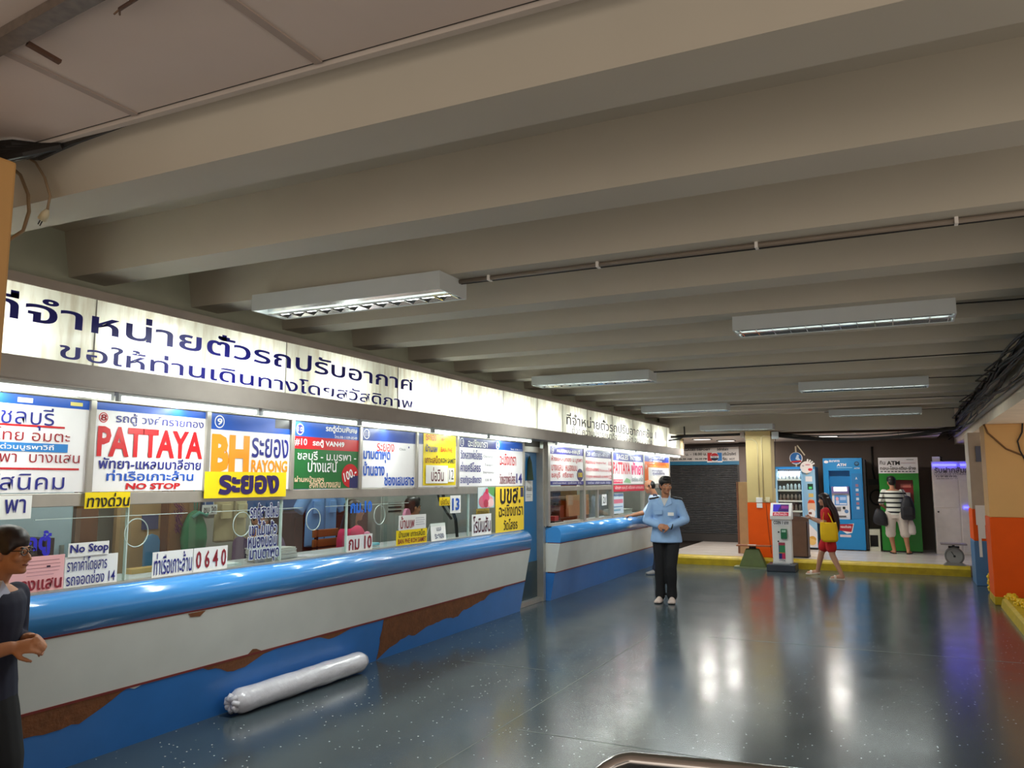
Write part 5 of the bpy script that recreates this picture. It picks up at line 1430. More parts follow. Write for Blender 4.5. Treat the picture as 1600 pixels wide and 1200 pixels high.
sign('x', '', '', (AX0, AY - 0.001, 1.88), EX, 0.78, 0.25, None, [('e', 0.09, 0.68, 0.06, 0.12, W_), ('t', 'ธนาคาร', 0.17, 0.66, 0.44, 0.84, W_, 0.02), ('t', 'ATM', 0.36, 0.3, 0.6, 0.54, W_, 0.04, 0.1), ('r', 0.36, 0.16, 0.75, 0.2, (160, 210, 236)), ('d', 0.87, 0.5, 0.2, (20, 60, 90)), ('e', 0.87, 0.53, 0.04, 0.1, (60, 120, 160)), ('t', 'ATM', 0.8, 0.06, 0.94, 0.18, W_, 0.04)], parent=t)
sign('x', '', '', (-0.96, AY - 0.012, 0.85), EX, 0.2, 0.95, (40, 120, 180), [('t', 'A', 0.4, 0.86, 0.6, 0.92, W_, 0.02)] + [('r', 0.38, 0.2 + 0.1 * k, 0.66, 0.26 + 0.1 * k, ((190, 206, 220), (150, 110, 130))[k % 2]) for k in range(6)], parent=t, panel='side_panel', thick=0.014)
sign('x', '', '', (AX0 + 0.27, AY - 0.003, 0.52), EX, 0.3, 0.22, None, [('p', [(0.1, 0.35), (0.5, 0.0), (0.85, 0.1), (1.0, 1.0), (0.0, 0.85)], W_), ('p', [(0.0, 0.3), (0.8, 0.18), (0.95, 0.95), (0.0, 0.9)], (170, 26, 46)), ('t', 'ถอนเงินสด', 0.1, 0.55, 0.8, 0.8, W_, 0.02)], parent=t)
MB().box((AX0 + 0.28, AY - 0.004, 0.45), (AX0 + 0.5, AY - 0.001, 0.5)).build('logo_row', col((220, 200, 206)), t)
MB().box((AX1, AY + 0.05, 0.2), (AX1 + 0.06, AY + 0.7, 2.1)).build('rear_casing', col((34, 34, 38)), t)

# grey box between the two cash machines
t = thing('white_case', 'small white open-fronted case on the platform between the two cash machines', 'case', (-0.58, 18.95, 0.17))
mb = MB().box((-0.67, 18.82, 0.17), (-0.66, 19.1, 0.62)).box((-0.5, 18.82, 0.17), (-0.46, 19.1, 0.62)).box((-0.66, 18.82, 0.17), (-0.5, 19.1, 0.25)).box((-0.66, 18.82, 0.5), (-0.5, 19.1, 0.62))
mb.build('case', col((206, 204, 186)), t)
MB().box((-0.66, 19.06, 0.25), (-0.5, 19.1, 0.5)).build('dark_back', M_BLACK, t)
solo(MB().tube([(-0.55, 19.66, 2.4), (-0.56, 19.66, 1.9), (-0.52, 19.66, 1.6)], 0.02, 8).tube([(-0.5 + 0.14 * math.cos(a), 19.66, 1.28 + 0.16 * math.sin(a)) for a in [2 * PI * k / 20 for k in range(18)]], 0.018, 6), 'wall_cable', M_CABLE, 'black cable coil hanging on the back wall between the two cash machines', 'cable', smooth=True)
solo(MB().box((-0.66, 19.6, 1.55), (-0.45, 19.69, 1.68)), 'wall_box', M_BLACK, 'black box on the back wall above the cable coil', 'box')

# green cash machine
GX0, GX1, GY = -0.42, 0.33, 18.72
t = thing('cash_machine', 'green cash machine with white header in front of the man in striped shirt', 'cash machine', (-0.04, 19.1, 0.17))
GM = mat('bank_green', (16, 132, 34), 0.35, var=0.03)
mb = MB().box((GX0, GY, 0.2), (GX0 + 0.3, GY + 0.7, 1.8)).box((0.22, GY, 0.2), (GX1, GY + 0.7, 1.8)).box((GX0 + 0.3, GY + 0.18, 0.2), (0.22, GY + 0.7, 1.8)).box((GX0 + 0.3, GY, 0.2), (0.22, GY + 0.18, 0.85)).box((GX0 + 0.3, GY, 1.66), (0.22, GY + 0.18, 1.8))
mb.build('body', GM, t)
MB().box((GX0 + 0.01, GY + 0.01, 0.17), (GX1 - 0.01, GY + 0.69, 0.2)).build('plinth', M_BLACK, t)
sign('x', '', '', (GX0, GY - 0.002, 1.8), EX, GX1 - GX0, 0.33, W_, [('t', 'กิน', 0.04, 0.55, 0.18, 0.8, BLK, 0.01), ('t', 'ATM', 0.22, 0.52, 0.55, 0.78, BLK, 0.035), ('r', 0.58, 0.64, 0.94, 0.66, (150, 60, 70)), ('r', 0.72, 0.84, 0.9, 0.88, (120, 130, 120)),
     ('t', 'ถอน-โอน-เติม-จ่าย', 0.04, 0.22, 0.94, 0.46, (50, 40, 34), 0.02)] + [('r', 0.05 + 0.09 * k, 0.08, 0.11 + 0.09 * k, 0.14, (40, 40, 60)) for k in range(10)], parent=t, panel='header', thick=0.3)
MB().box((GX0 + 0.3, GY + 0.14, 0.85), (0.22, GY + 0.18, 1.66)).build('recess', mat('red_recess', (150, 24, 26), 0.4), t)
MB().box((GX0 + 0.36, GY + 0.08, 0.9), (0.16, GY + 0.14, 1.4)).build('terminal', col((196, 190, 190)), t, bevel=0.008)
MB().box((-0.02, GY + 0.136, 1.5), (0.18, GY + 0.14, 1.58)).build('label', col((220, 120, 110)), t)

# luggage storage cabinet with blue neon
LX0, LX1, LY = 0.58, 1.27, 18.72
t = thing('luggage_cabinet', 'tall white luggage storage cabinet with blue lights at the right end of the platform', 'cabinet', (0.92, 18.9, 0.17))
MB().box((LX0, LY, 0.17), (LX1, LY + 0.5, 2.04)).build('body', mat('white_cabinet', (232, 222, 216), 0.5, var=0.03), t)
for (a, b, c, d_) in ((LX0 + 0.03, LX0 + 0.46, 0.22, 1.08), (LX0 + 0.03, LX0 + 0.46, 1.1, 1.66), (LX0 + 0.49, LX1 - 0.03, 0.22, 1.66)):
    MB().box((a, LY - 0.008, c), (b, LY, d_)).build('door', mat('white_cabinet_door', (226, 216, 212), 0.5), t, bevel=0.003)
MB().box((LX0 + 0.06, LY - 0.02, 1.0), (LX0 + 0.09, LY - 0.008, 1.03)).build('knob', M_BLACK, t)
mb = MB()
mb.box((LX0 + 0.02, LY - 0.03, 1.945), (LX0 + 0.45, LY - 0.006, 1.985)).box((LX0 + 0.52, LY - 0.03, 1.945), (LX1 - 0.01, LY - 0.006, 1.985)).box((LX0 + 0.53, LY - 0.03, 1.09), (LX1, LY - 0.008, 1.13))
mb.build('blue_light', mat('lit_blue', (60, 60, 255), 0.4, emit=9), t)
area_light('blue_light_lamp', (0.95, LY - 0.05, 1.93), 0.6, 0.04, 0.6, (0, -1, -0.4), (0.25, 0.2, 1))
GRY = (96, 86, 84)
sign('x', '', '', (LX0 + 0.02, LY - 0.002, 1.66), EX, 0.66, 0.28, None, [('t', 'รับฝากสัมภ', 0.04, 0.52, 0.98, 0.95, GRY, 0.02), ('t', 'LUGGAGE STORAGE', 0.04, 0.36, 0.98, 0.5, GRY, 0.0), ('t', '行李寄存处', 0.06, 0.2, 0.66, 0.34, GRY, 0.02), ('t', '荷物預かり', 0.08, 0.04, 0.66, 0.16, (150, 140, 138), 0.0)], parent=t)
t = thing('notice_box', 'small white box standing on the luggage cabinet top', 'box', (0.66, 18.85, 2.04))
MB().box((0.6, 18.74, 2.04), (0.74, 18.84, 2.14)).build('box', M_WHITE, t)
solo(MB().tube([(0.72, 18.8, 2.15), (0.78, 18.79, 2.12), (0.76, 18.78, 2.07), (0.8, 18.77, 2.045)], 0.012, 6), 'black_wire', M_BLACK, 'short black wire on top of the luggage cabinet', 'wire')

# dial scale
t = thing('dial_scale', 'grey dial scale with flat pan standing on the platform edge', 'scale', (0.77, 16.3, 0.17))
DG = mat('grey_scale_metal', (120, 118, 116), 0.4, 0.3)
MB().hexa([(0.6, 16.22, 0.17), (0.95, 16.22, 0.17), (0.95, 16.45, 0.17), (0.6, 16.45, 0.17), (0.66, 16.24, 0.22), (0.89, 16.24, 0.22), (0.89, 16.43, 0.22), (0.66, 16.43, 0.22)]).build('base', DG, t)
MB().disc((0.775, 16.26, 0.33), (0, 1, 0), 0.155, 0.14, 28).build('drum', DG, t, bevel=0.01)
MB().disc((0.775, 16.252, 0.33), (0, 1, 0), 0.125, 0.01, 28).build('dial', col((150, 150, 148)), t)
MB().disc((0.775, 16.246, 0.33), (0, 1, 0), 0.02, 0.01, 12).bar((0.775, 16.248, 0.33), (0.73, 16.248, 0.41), 0.012, 0.004, (0, 1, 0)).build('pointer', M_BLACK, t)
MB().box((0.69, 16.28, 0.47), (0.86, 16.4, 0.5)).box((0.75, 16.31, 0.5), (0.79, 16.36, 0.525)).build('neck', M_BLACK, t)
MB().box((0.57, 16.2, 0.525), (0.98, 16.48, 0.55)).build('pan', mat('scale_pan', (140, 130, 128), 0.4, 0.4), t, bevel=0.006)

# ------------------------------------------------------------------ near things
t = thing('queue_rail', 'curved stainless steel tube rail at the bottom edge of the picture', 'rail', (-0.2, 2.12, 0))
pts = [(-0.775, 2.05, 0.0), (-0.775, 2.05, 0.82)]
for i in range(9):
    a = PI - (PI / 2) * i / 8
    pts.append((-0.675 + 0.1 * math.cos(a), 2.05 + 0.07 * (1 + math.cos(a)), 0.82 + 0.11 * math.sin(a)))
pts += [(-0.34, 2.175, 0.93), (0.3, 2.28, 0.93), (1.4, 2.46, 0.93)]
MB().tube(pts, 0.021, 16).build('top_tube', M_STEEL, t, smooth=True)
MB().tube([(1.4, 2.46, 0.93), (1.4, 2.46, 0.0)], 0.021, 16).build('post', M_STEEL, t, smooth=True)
MB().tube([(-0.775, 2.05, 0.45), (1.4, 2.46, 0.45)], 0.012, 12).build('lower_tube', M_STEEL, t, smooth=True)
MB().disc((-0.775, 2.05, 0), (0, 0, 1), 0.06, 0.012, 20).disc((1.4, 2.46, 0), (0, 0, 1), 0.06, 0.012, 20).build('foot_flange', M_STEEL, t)

t = thing('plastic_roll', 'long roll wrapped in white plastic lying on the floor against the left counter', 'roll', (-4.35, 5.2, 0))
mb = MB()
rs = []
rnd = random.Random(4)
for i in range(25):
    f = i / 24
    c = V((-4.34 + 0.02 * f, 4.45 + 1.5 * f, 0.092))
    k = 0.086 if 0 < i < 24 else 0.06
    rs.append([c + V((math.cos(a), 0, math.sin(a))) * k * (1 + 0.1 * noise.noise((i * 0.4, 3 * math.cos(a), 3 * math.sin(a)))) for a in [2 * PI * j / 20 for j in range(20)]])
mb.rings(rs)
mb.build('wrapped_roll', mat('white_plastic_film', (208, 206, 214), 0.25, var=0.06, scale=9, bump=0.5, bscale=22, coat=0.3), t, smooth=True)
mb = MB()
for k in range(7):
    a = k * 0.9
    mb.tube([(-4.345 + 0.06 * math.cos(a), 4.45, 0.089 + 0.06 * math.sin(a)), (-4.345 + 0.035 * math.cos(a + .3), 4.425, 0.089 + 0.035 * math.sin(a + .3)), (-4.345, 4.44, 0.089)], [0.02, 0.022, 0.012], 8)
mb.build('gathered_end', mat('white_plastic_film', (208, 206, 214), 0.25), t, smooth=True)
MB().poly([V((-4.335, y, 0.089)) + V((math.cos(a), 0, math.sin(a))) * 0.0895 for y, a in ((5.2, 0.9), (5.5, 0.9), (5.5, 1.2), (5.2, 1.2))], (0.001, 0, 0.001)).build('label', col((214, 196, 206)), t)

# ------------------------------------------------------------------ people
def unit(v):
    return V(v).normalized()


class Body:
    """lofts a figure from its joints; each garment is fused into one surface"""

    def __init__(s, h, lat, fwd, pelvis, neck, lean=None, width=1.0):
        s.k = h / 1.7
        s.w = width
        s.lat, s.fwd = unit(lat), unit(fwd)
        s.pel, s.nk = V(pelvis), V(neck)

    def ring(s, c, hw, hd, lat=None, fwd=None, n=18, sq=0.0):
        lat, fwd = lat or s.lat, fwd or s.fwd
        k = s.k
        return [V(c) + lat * hw * k * math.cos(a) + fwd * hd * k * math.sin(a) for a in [2 * PI * i / n for i in range(n)]]

    def torso(s, mb, off=0.0, low=-0.1, flare=0.0, top=1.0):
        up = s.nk - s.pel
        w = s.w
        rs = []
        spec = [(-0.16, 0.06, 0.06), (-0.1, 0.15, 0.1), (0.0, 0.168, 0.118), (0.25, 0.148, 0.108), (0.45, 0.15, 0.112), (0.65, 0.166, 0.122), (0.82, 0.176, 0.112), (0.92, 0.145, 0.086), (0.985, 0.08, 0.064), (1.03, 0.058, 0.058)]
        for f, a, b in spec:
            if f < low or f > top: continue
            o = off + (flare * max(0, 0.25 - f) if f < 0.25 else 0)
            rs.append(s.ring(s.pel + up * f, a * w + o, b * w + o))
        mb.rings(rs)

    def limb(s, mb, pts, rad, off=0.0, n=14):
        k = s.k
        mb.tube([V(p) for p in pts], [(r + off) * k for r in rad], n)
        for i in (0, -1):
            r = (rad[i] + off) * k
            mb.ell(pts[i], r * 0.98, r * 0.98, r * 0.98, nu=12, nv=8)

    def arm(s, mb, sh, el, wr, off=0.0, frac=1.0):
        sh, el, wr = V(sh), V(el), V(wr)
        if frac <= 0.5:
            f = frac * 2
            s.limb(mb, [sh, sh.lerp(el, f * 0.5), sh.lerp(el, f)], [0.054, 0.05, 0.05], off)
            return
        f = (frac - 0.5) * 2
        s.limb(mb, [sh, sh.lerp(el, 0.5), el], [0.054, 0.048, 0.042], off)
        s.limb(mb, [el, el.lerp(wr, 0.3 * f), el.lerp(wr, f)], [0.042, 0.043, 0.032 if f > .9 else 0.036], off)

    def leg(s, mb, hip, kn, an, off=0.0, frac=1.0, loose=0.0):
        hip, kn, an = V(hip), V(kn), V(an)
        if frac <= 0.5:
            f = frac * 2
            s.limb(mb, [hip, hip.lerp(kn, f * .5), hip.lerp(kn, f)], [0.092, 0.083, 0.072 + loose], off)
            return
        f = (frac - 0.5) * 2
        s.limb(mb, [hip, hip.lerp(kn, 0.5), kn], [0.092, 0.078, 0.058 + loose * .5], off)
        pts, rad = [kn], [0.058 + loose * .5]
        for q, r in ((0.3, 0.058), (0.65, 0.045), (1.0, 0.038)):
            if q <= f + 1e-3:
                pts.append(kn.lerp(an, q))
                rad.append(r + loose * (0.5 + q * .5))
        if f < 1 and pts[-1] != kn.lerp(an, f):
            pts.append(kn.lerp(an, f))
            rad.append(0.05 + loose)
        s.limb(mb, pts, rad, off)

    def foot(s, mb, an, toe, r=0.036, off=0.0):
        an, toe = V(an), V(toe)
        d = (toe - an)
        d.z = 0
        d.normalize()
        k = s.k
        heel = an - d * 0.035 * k
        heel.z = toe.z
        s.limb(mb, [an, heel.lerp(an, 0.35)], [0.036, 0.036], off)
        lat = d.cross(EZ)
        rs = []
        for f, w, hgt in ((0, 0.026, 0.05), (0.12, 0.036, 0.07), (0.4, 0.038, 0.066), (0.7, 0.046, 0.044), (0.92, 0.04, 0.032), (1.0, 0.018, 0.018)):
            c = heel.lerp(toe, f)
            c = V((c.x, c.y, heel.z + (toe.z - heel.z) * f))
            rs.append([c + lat * (w + off) * k * math.cos(a) + EZ * ((hgt + off) * k * max(-0.02 if math.sin(a) < 0 else 0, math.sin(a))) for a in [2 * PI * i / 14 for i in range(14)]])
        mb.rings(rs)

    def hand(s, mb, wr, d, nrm, thumb, curl=0.5):
        """palm, four unequal fingers bent toward nrm, thumb from the side given by the sign of thumb"""
        k = s.k
        d, nrm = unit(d), unit(nrm)
        nrm = (nrm - d * nrm.dot(d)).normalized()
        sd = d.cross(nrm) * thumb
        wr = V(wr)
        rs = []
        for f, w, t in ((0.0, 0.026, 0.019), (0.35, 0.036, 0.017), (0.8, 0.042, 0.015), (1.0, 0.04, 0.012)):
            c = wr + d * 0.092 * f * k
            rs.append([c + sd * w * k * math.cos(a) + nrm * t * k * math.sin(a) for a in [2 * PI * i / 12 for i in range(12)]])
        mb.rings(rs)
        for i, L in enumerate((0.07, 0.08, 0.075, 0.058)):
            p = wr + d * 0.085 * k + sd * (0.031 - 0.0205 * i) * k
            pts = [p]
            ang = curl * 0.5 + 0.07 * i
            for j in range(3):
                dd = d * math.cos(ang) + nrm * math.sin(ang) + sd * (0.05 - 0.035 * i)
                p = p + unit(dd) * L * k * (0.42, 0.33, 0.25)[j]
                pts.append(p)
                ang += curl * (0.9 + 0.08 * i)
            mb.tube(pts, [0.0098 * k, 0.0092 * k, 0.0086 * k, 0.0072 * k], 10)
            mb.ell(pts[-1], 0.0074 * k, 0.0074 * k, 0.0074 * k, nu=8, nv=6)
        p = wr + d * 0.025 * k + sd * 0.03 * k
        pts = [p, p + unit(d * .6 + sd * .7 + nrm * .3) * 0.035 * k]
        pts.append(pts[1] + unit(d + sd * .25 + nrm * (.3 + curl * .4)) * 0.03 * k)
        pts.append(pts[2] + unit(d + nrm * (.3 + curl)) * 0.024 * k)
        mb.tube(pts, [0.015 * k, 0.0125 * k, 0.0108 * k, 0.008 * k], 10)
        mb.ell(pts[-1], 0.0085 * k, 0.0085 * k, 0.0085 * k, nu=8, nv=6)

    def head(s, mb, c, hf, up=None, face=1.0):
        """skull, jaw, nose, ears and neck; c is the middle of the head (eye level)"""
        k = s.k
        c = V(c)
        up = unit(up) if up else EZ.copy()
        hf = unit(hf)
        hf = (hf - up * hf.dot(up)).normalized()
        hl = up.cross(hf)
        ax = (hl, hf, up)
        s.hax, s.hc = ax, c
        mb.ell(c + up * 0.03 * k - hf * 0.008 * k, 0.074 * k, 0.094 * k, 0.085 * k, ax, 18, 12)
        rs = []
        for z, w, f, b in ((0.04, 0.066, 0.083, 0.03), (0.005, 0.066, 0.086, 0.03), (-0.03, 0.064, 0.088, 0.03), (-0.06, 0.058, 0.088, 0.03), (-0.085, 0.048, 0.086, 0.02), (-0.105, 0.032, 0.08, 0.0), (-0.113, 0.016, 0.07, -.02)):
            ring = []
            for i in range(18):
                a = 2 * PI * i / 18
                sn = math.sin(a)
                ring.append(c + up * z * k + hl * w * k * math.cos(a) + hf * k * ((f if sn > 0 else b) * sn))
            rs.append(ring)
        mb.rings(rs)
        # brow, nose, lips, chin
        mb.tube([c + hf * 0.076 * k + hl * x * k + up * (0.014 - abs(x) * 0.1) * k for x in (-0.05, -0.025, 0, 0.025, 0.05)], [0.01 * k, 0.013 * k, 0.012 * k, 0.013 * k, 0.01 * k], 8)
        mb.tube([c + hf * 0.086 * k + up * 0.004 * k, c + hf * 0.098 * k - up * 0.02 * k, c + hf * 0.106 * k - up * 0.036 * k, c + hf * 0.09 * k - up * 0.046 * k], [0.008 * k, 0.0105 * k, 0.015 * k, 0.01 * k], 10)
        for q in (-1, 1):
            mb.ell(c + hf * 0.092 * k - up * 0.038 * k + hl * q * 0.014 * k, 0.009 * k, 0.011 * k, 0.008 * k, ax, 8, 6)
            mb.ell(c + hl * q * 0.073 * k - hf * 0.005 * k - up * 0.01 * k, 0.011 * k, 0.02 * k, 0.032 * k, ax, 10, 8)
            mb.ell(c + hf * 0.066 * k + hl * q * 0.04 * k - up * 0.03 * k, 0.024 * k, 0.022 * k, 0.022 * k, ax, 10, 8)
        mb.tube([c + hf * 0.084 * k - up * 0.066 * k + hl * x * k for x in (-0.022, 0, 0.022)], [0.008 * k, 0.0115 * k, 0.008 * k], 8)
        mb.ell(c + hf * 0.074 * k - up * 0.095 * k, 0.024 * k, 0.018 * k, 0.018 * k, ax, 10, 8)
        # neck
        s.limb(mb, [s.nk - s.fwd * 0.005, c - up * 0.07 * k - hf * 0.02 * k], [0.056, 0.054])

    def face(s, root, brow=M_HAIR, lipm=None):
        c, (hl, hf, up), k = s.hc, s.hax, s.k
        for q in (-1, 1):
            MB().ell(c + hf * 0.084 * k + hl * q * 0.031 * k - up * 0.002 * k, 0.0135 * k, 0.008 * k, 0.0065 * k, s.hax, 12, 8).build('eye', col((226, 220, 212), 0.3), root, smooth=True)
            MB().ell(c + hf * 0.0905 * k + hl * q * 0.031 * k - up * 0.002 * k, 0.0058 * k, 0.003 * k, 0.0056 * k, s.hax, 10, 6).build('iris', M_BLACK, root, smooth=True)
            MB().tube([c + hf * (0.0885 - abs(x - .031) * .1) * k + hl * q * x * k + up * (0.02 - abs(x - .034) * .22) * k for x in (0.012, 0.024, 0.036, 0.05)], [0.0025 * k, 0.0045 * k, 0.0042 * k, 0.002 * k], 6).build('eyebrow', brow, root, smooth=True)
        MB().tube([c + hf * (0.0945 - abs(x) * .35) * k - up * 0.066 * k + hl * x * k for x in (-0.022, -0.01, 0, 0.01, 0.022)], [0.003 * k, 0.005 * k, 0.0055 * k, 0.005 * k, 0.003 * k], 8).build('lips', lipm or mat('lips', (140, 78, 70), 0.5), root, smooth=True)

    def shortish(s, root, m, vox=0.008, bald=0.0, back=True):
        """short hair cap; bald pushes the hairline back"""
        c, (hl, hf, up), k = s.hc, s.hax, s.k
        mb = MB()
        if bald:
            mb.ell(c + up * 0.012 * k - hf * 0.045 * k, 0.084 * k, 0.07 * k, 0.082 * k, s.hax, 18, 12)
        else:
            mb.ell(c + up * 0.052 * k - hf * 0.014 * k, 0.091 * k, 0.106 * k, 0.084 * k, s.hax, 18, 12)
            mb.ell(c + up * 0.095 * k + hf * 0.04 * k, 0.066 * k, 0.058 * k, 0.04 * k, s.hax, 12, 8)
            mb.ell(c - up * 0.005 * k - hf * 0.05 * k, 0.082 * k, 0.064 * k, 0.082 * k, s.hax, 16, 10)
        for q in (-1, 1):
            mb.ell(c + hl * q * 0.068 * k + up * 0.012 * k + hf * 0.012 * k, 0.012 * k, 0.02 * k, 0.03 * k, s.hax, 10, 8)
        fuse(mb, 'hair', m, root, vox, 2)


def person(label, loc, group=None):
    return thing('person', label, 'person', loc, group)


def cloth(rgb, name=None):
    return mat('cloth_%d_%d_%d' % rgb, rgb, 0.85, var=0.1, scale=5, bump=0.2, bscale=12)


# --- guard walking toward the camera, looking to the picture's right
p = person('guard in light blue shirt with black epaulettes walking with hands clasped, black trousers', (-2.97, 11.05, 0))
lat, fw = unit((1, 0.12, 0)), unit((0.12, -1, 0))
B = Body(1.7, lat, fw, (-2.97, 11.06, 0.93), (-2.96, 11.04, 1.42))
c0 = V((-2.96, 11.04, 1.42))
shl, shr = c0 + lat * 0.172 + V((0, 0, -0.085)), c0 - lat * 0.172 + V((0, 0, -0.085))
ell_, elr = V((-2.69, 11.05, 1.12)), V((-3.235, 11.02, 1.1))
wl, wr = V((-2.87, 10.87, 1.035)), V((-3.02, 10.86, 1.045))
hipl, hipr = V((-2.88, 11.07, 0.88)), V((-3.06, 11.05, 0.88))
knl, knr = V((-2.89, 10.98, 0.48)), V((-3.05, 11.02, 0.48))
anl, anr = V((-2.9, 11.04, 0.075)), V((-3.06, 11.02, 0.075))
mb = MB()
B.torso(mb)
for a in ((shl, ell_, wl), (shr, elr, wr)): B.arm(mb, *a)
for a in ((hipl, knl, anl), (hipr, knr, anr)): B.leg(mb, *a)
B.hand(mb, wl, (-0.9, -0.35, -0.12), (0.1, 0.6, -0.6), 1, 0.8)
B.hand(mb, wr, (0.9, -0.4, -0.1), (0, 0.6, -0.6), -1, 0.8)
B.head(mb, (-2.945, 11.0, 1.585), (0.6, -0.85, -0.06))
fuse(mb, 'body', M_SKIN2, p, 0.0075, 3)
B.face(p)
B.shortish(p, M_HAIR)
LB = cloth((150, 184, 226))
mb = MB()
B.torso(mb, 0.02, -0.05, 0.03, 1.0)
up_ = B.nk - B.pel
mb.rings([B.ring(B.pel + EZ * (-0.125), 0.222, 0.165), B.ring(B.pel + EZ * (-0.05), 0.213, 0.155), B.ring(B.pel + EZ * 0.12, 0.18, 0.135)])
for a in ((shl, ell_, wl), (shr, elr, wr)): B.arm(mb, *a, 0.016, 0.97)
shirt_o = fuse(mb, 'shirt', LB, p, 0.011, 2)
mb = MB()
for q in (-1, 1):
    mb.poly([c0 + fw * 0.132 + lat * q * 0.012 + EZ * -0.13, c0 + fw * 0.066 + lat * q * 0.062 + EZ * 0.035, c0 + fw * 0.112 + lat * q * 0.105 + EZ * -0.075], fw * 0.012)
mb.build('collar', LB, shirt_o)
mb = MB()
for q in (-1, 1):
    mb.bar(c0 + lat * q * 0.095 + EZ * 0.004, c0 + lat * q * 0.225 + EZ * -0.022, 0.075, 0.024)
mb.build('epaulettes', M_BLACK, shirt_o, bevel=0.004)
MB().bar(c0 + fw * 0.138 - lat * 0.085 + EZ * -0.17, c0 + fw * 0.142 - lat * 0.085 + EZ * -0.23, 0.11, 0.012, fw).build('pocket_flap', LB, shirt_o, bevel=0.004)
MB().bar(c0 + fw * 0.14 + lat * 0.085 + EZ * -0.2, c0 + fw * 0.144 + lat * 0.085 + EZ * -0.245, 0.08, 0.006, fw).build('name_tag', M_WHITE, shirt_o)
MB().poly([c0 + fw * (0.085 - 0.36 * z) + lat * x + EZ * z for x, z in ((-0.05, -0.01), (0.05, -0.01), (0.0, -0.12))], fw * 0.012).build('undershirt', col((200, 200, 200), 0.8), p)
mb = MB()
for a in ((hipl, knl, anl), (hipr, knr, anr)): B.leg(mb, *a, 0.014, 0.98, 0.008)
mb.rings([B.ring(B.pel + EZ * -0.12, 0.15, 0.11), B.ring(B.pel, 0.168, 0.115), B.ring(B.pel + EZ * 0.06, 0.15, 0.105)])
fuse(mb, 'trousers', mat('black_trousers', (20, 20, 24), 0.85, var=0.2), p, 0.011, 2)
for a, t_ in ((anl, (-2.86, 10.83, 0.012)), (anr, (-3.05, 10.8, 0.012))):
    mb = MB()
    B.foot(mb, a, t_, off=0.008)
    fuse(mb, 'shoe', mat('pale_pink_shoe', (206, 186, 176), 0.7), p, 0.008, 2)
MB().tube([wl + V((0.03, 0.01, 0)) + unit((0.2, 0.3, 1)) * 0.04 * math.cos(a) + unit((0.4, -1, 0)) * 0.04 * math.sin(a) for a in [2 * PI * i / 14 for i in range(15)]], 0.008, 6).build('wrist_strap', M_BLACK, p)

# --- bald man leaning on the right counter
p = person('balding man in pale blue shirt leaning on the right counter behind the walking guard', (-3.92, 14.2, 0))
lat, fw = unit((-0.35, 0.94, 0)) * -1, unit((-0.94, -0.35, 0))
lat = EZ.cross(fw)
B = Body(1.7, lat, fw, (-3.9, 14.22, 0.92), (-4.0, 14.15, 1.4))
c0 = B.nk.copy()
shl, shr = c0 + lat * 0.185 + V((0, 0, -0.08)), c0 - lat * 0.185 + V((0, 0, -0.08))
ell_, wl = V((-4.06, 13.82, 1.1)), V((-4.27, 13.72, 1.045))
elr, wr = V((-4.1, 14.4, 1.1)), V((-4.3, 14.22, 1.045))
hipl, hipr = V((-3.9, 14.13, 0.88)), V((-3.86, 14.3, 0.88))
knl, knr = V((-3.93, 14.14, 0.48)), V((-3.84, 14.3, 0.48))
anl, anr = V((-3.99, 14.13, 0.075)), V((-3.82, 14.28, 0.075))
mb = MB()
B.torso(mb)
for a in ((shl, ell_, wl), (shr, elr, wr)): B.arm(mb, *a)
for a in ((hipl, knl, anl), (hipr, knr, anr)): B.leg(mb, *a)
B.hand(mb, wl, (-0.8, -0.5, -0.05), (0, 0, -1), -1, 0.35)
B.hand(mb, wr, (-0.9, -0.3, -0.05), (0, 0, -1), 1, 0.35)
B.head(mb, (-4.07, 14.1, 1.545), (-0.85, -0.4, -0.35), (-0.3, -0.1, 1))
fuse(mb, 'body', M_SKIN, p, 0.009, 3)
B.face(p)
B.shortish(p, M_HAIR, bald=1.0)
mb = MB()
B.torso(mb, 0.022, -0.05, 0.03, 1.0)
for a in ((shl, ell_, wl), (shr, elr, wr)): B.arm(mb, *a, 0.018, 0.5)
mb.rings([B.ring(B.pel + EZ * -0.06, 0.185, 0.14), B.ring(B.pel + EZ * 0.12, 0.18, 0.138)])
fuse(mb, 'shirt', cloth((186, 208, 236)), p, 0.012, 2)
mb = MB()
mb.bar(c0 + lat * 0.1 + EZ * 0.004, c0 + lat * 0.22 + EZ * -0.022, 0.07, 0.024).bar(c0 - lat * 0.1 + EZ * 0.004, c0 - lat * 0.22 + EZ * -0.022, 0.07, 0.024)
mb.build('epaulettes', mat('navy_cloth', (30, 34, 60), 0.8), p)
mb = MB()
for a in ((hipl, knl, anl), (hipr, knr, anr)): B.leg(mb, *a, 0.014, 0.98, 0.008)
mb.rings([B.ring(B.pel + EZ * -0.12, 0.15, 0.11), B.ring(B.pel, 0.165, 0.115), B.ring(B.pel + EZ * 0.03, 0.15, 0.105)])
fuse(mb, 'trousers', mat('slate_trousers', (48, 56, 78), 0.85, var=0.15), p, 0.012, 2)
for a, t_ in ((anl, (-4.13, 13.98, 0.012)), (anr, (-3.98, 14.2, 0.012))):
    mb = MB()
    B.foot(mb, a, t_, off=0.008)
    fuse(mb, 'shoe', mat('grey_shoe', (130, 128, 128), 0.6), p, 0.009, 2)

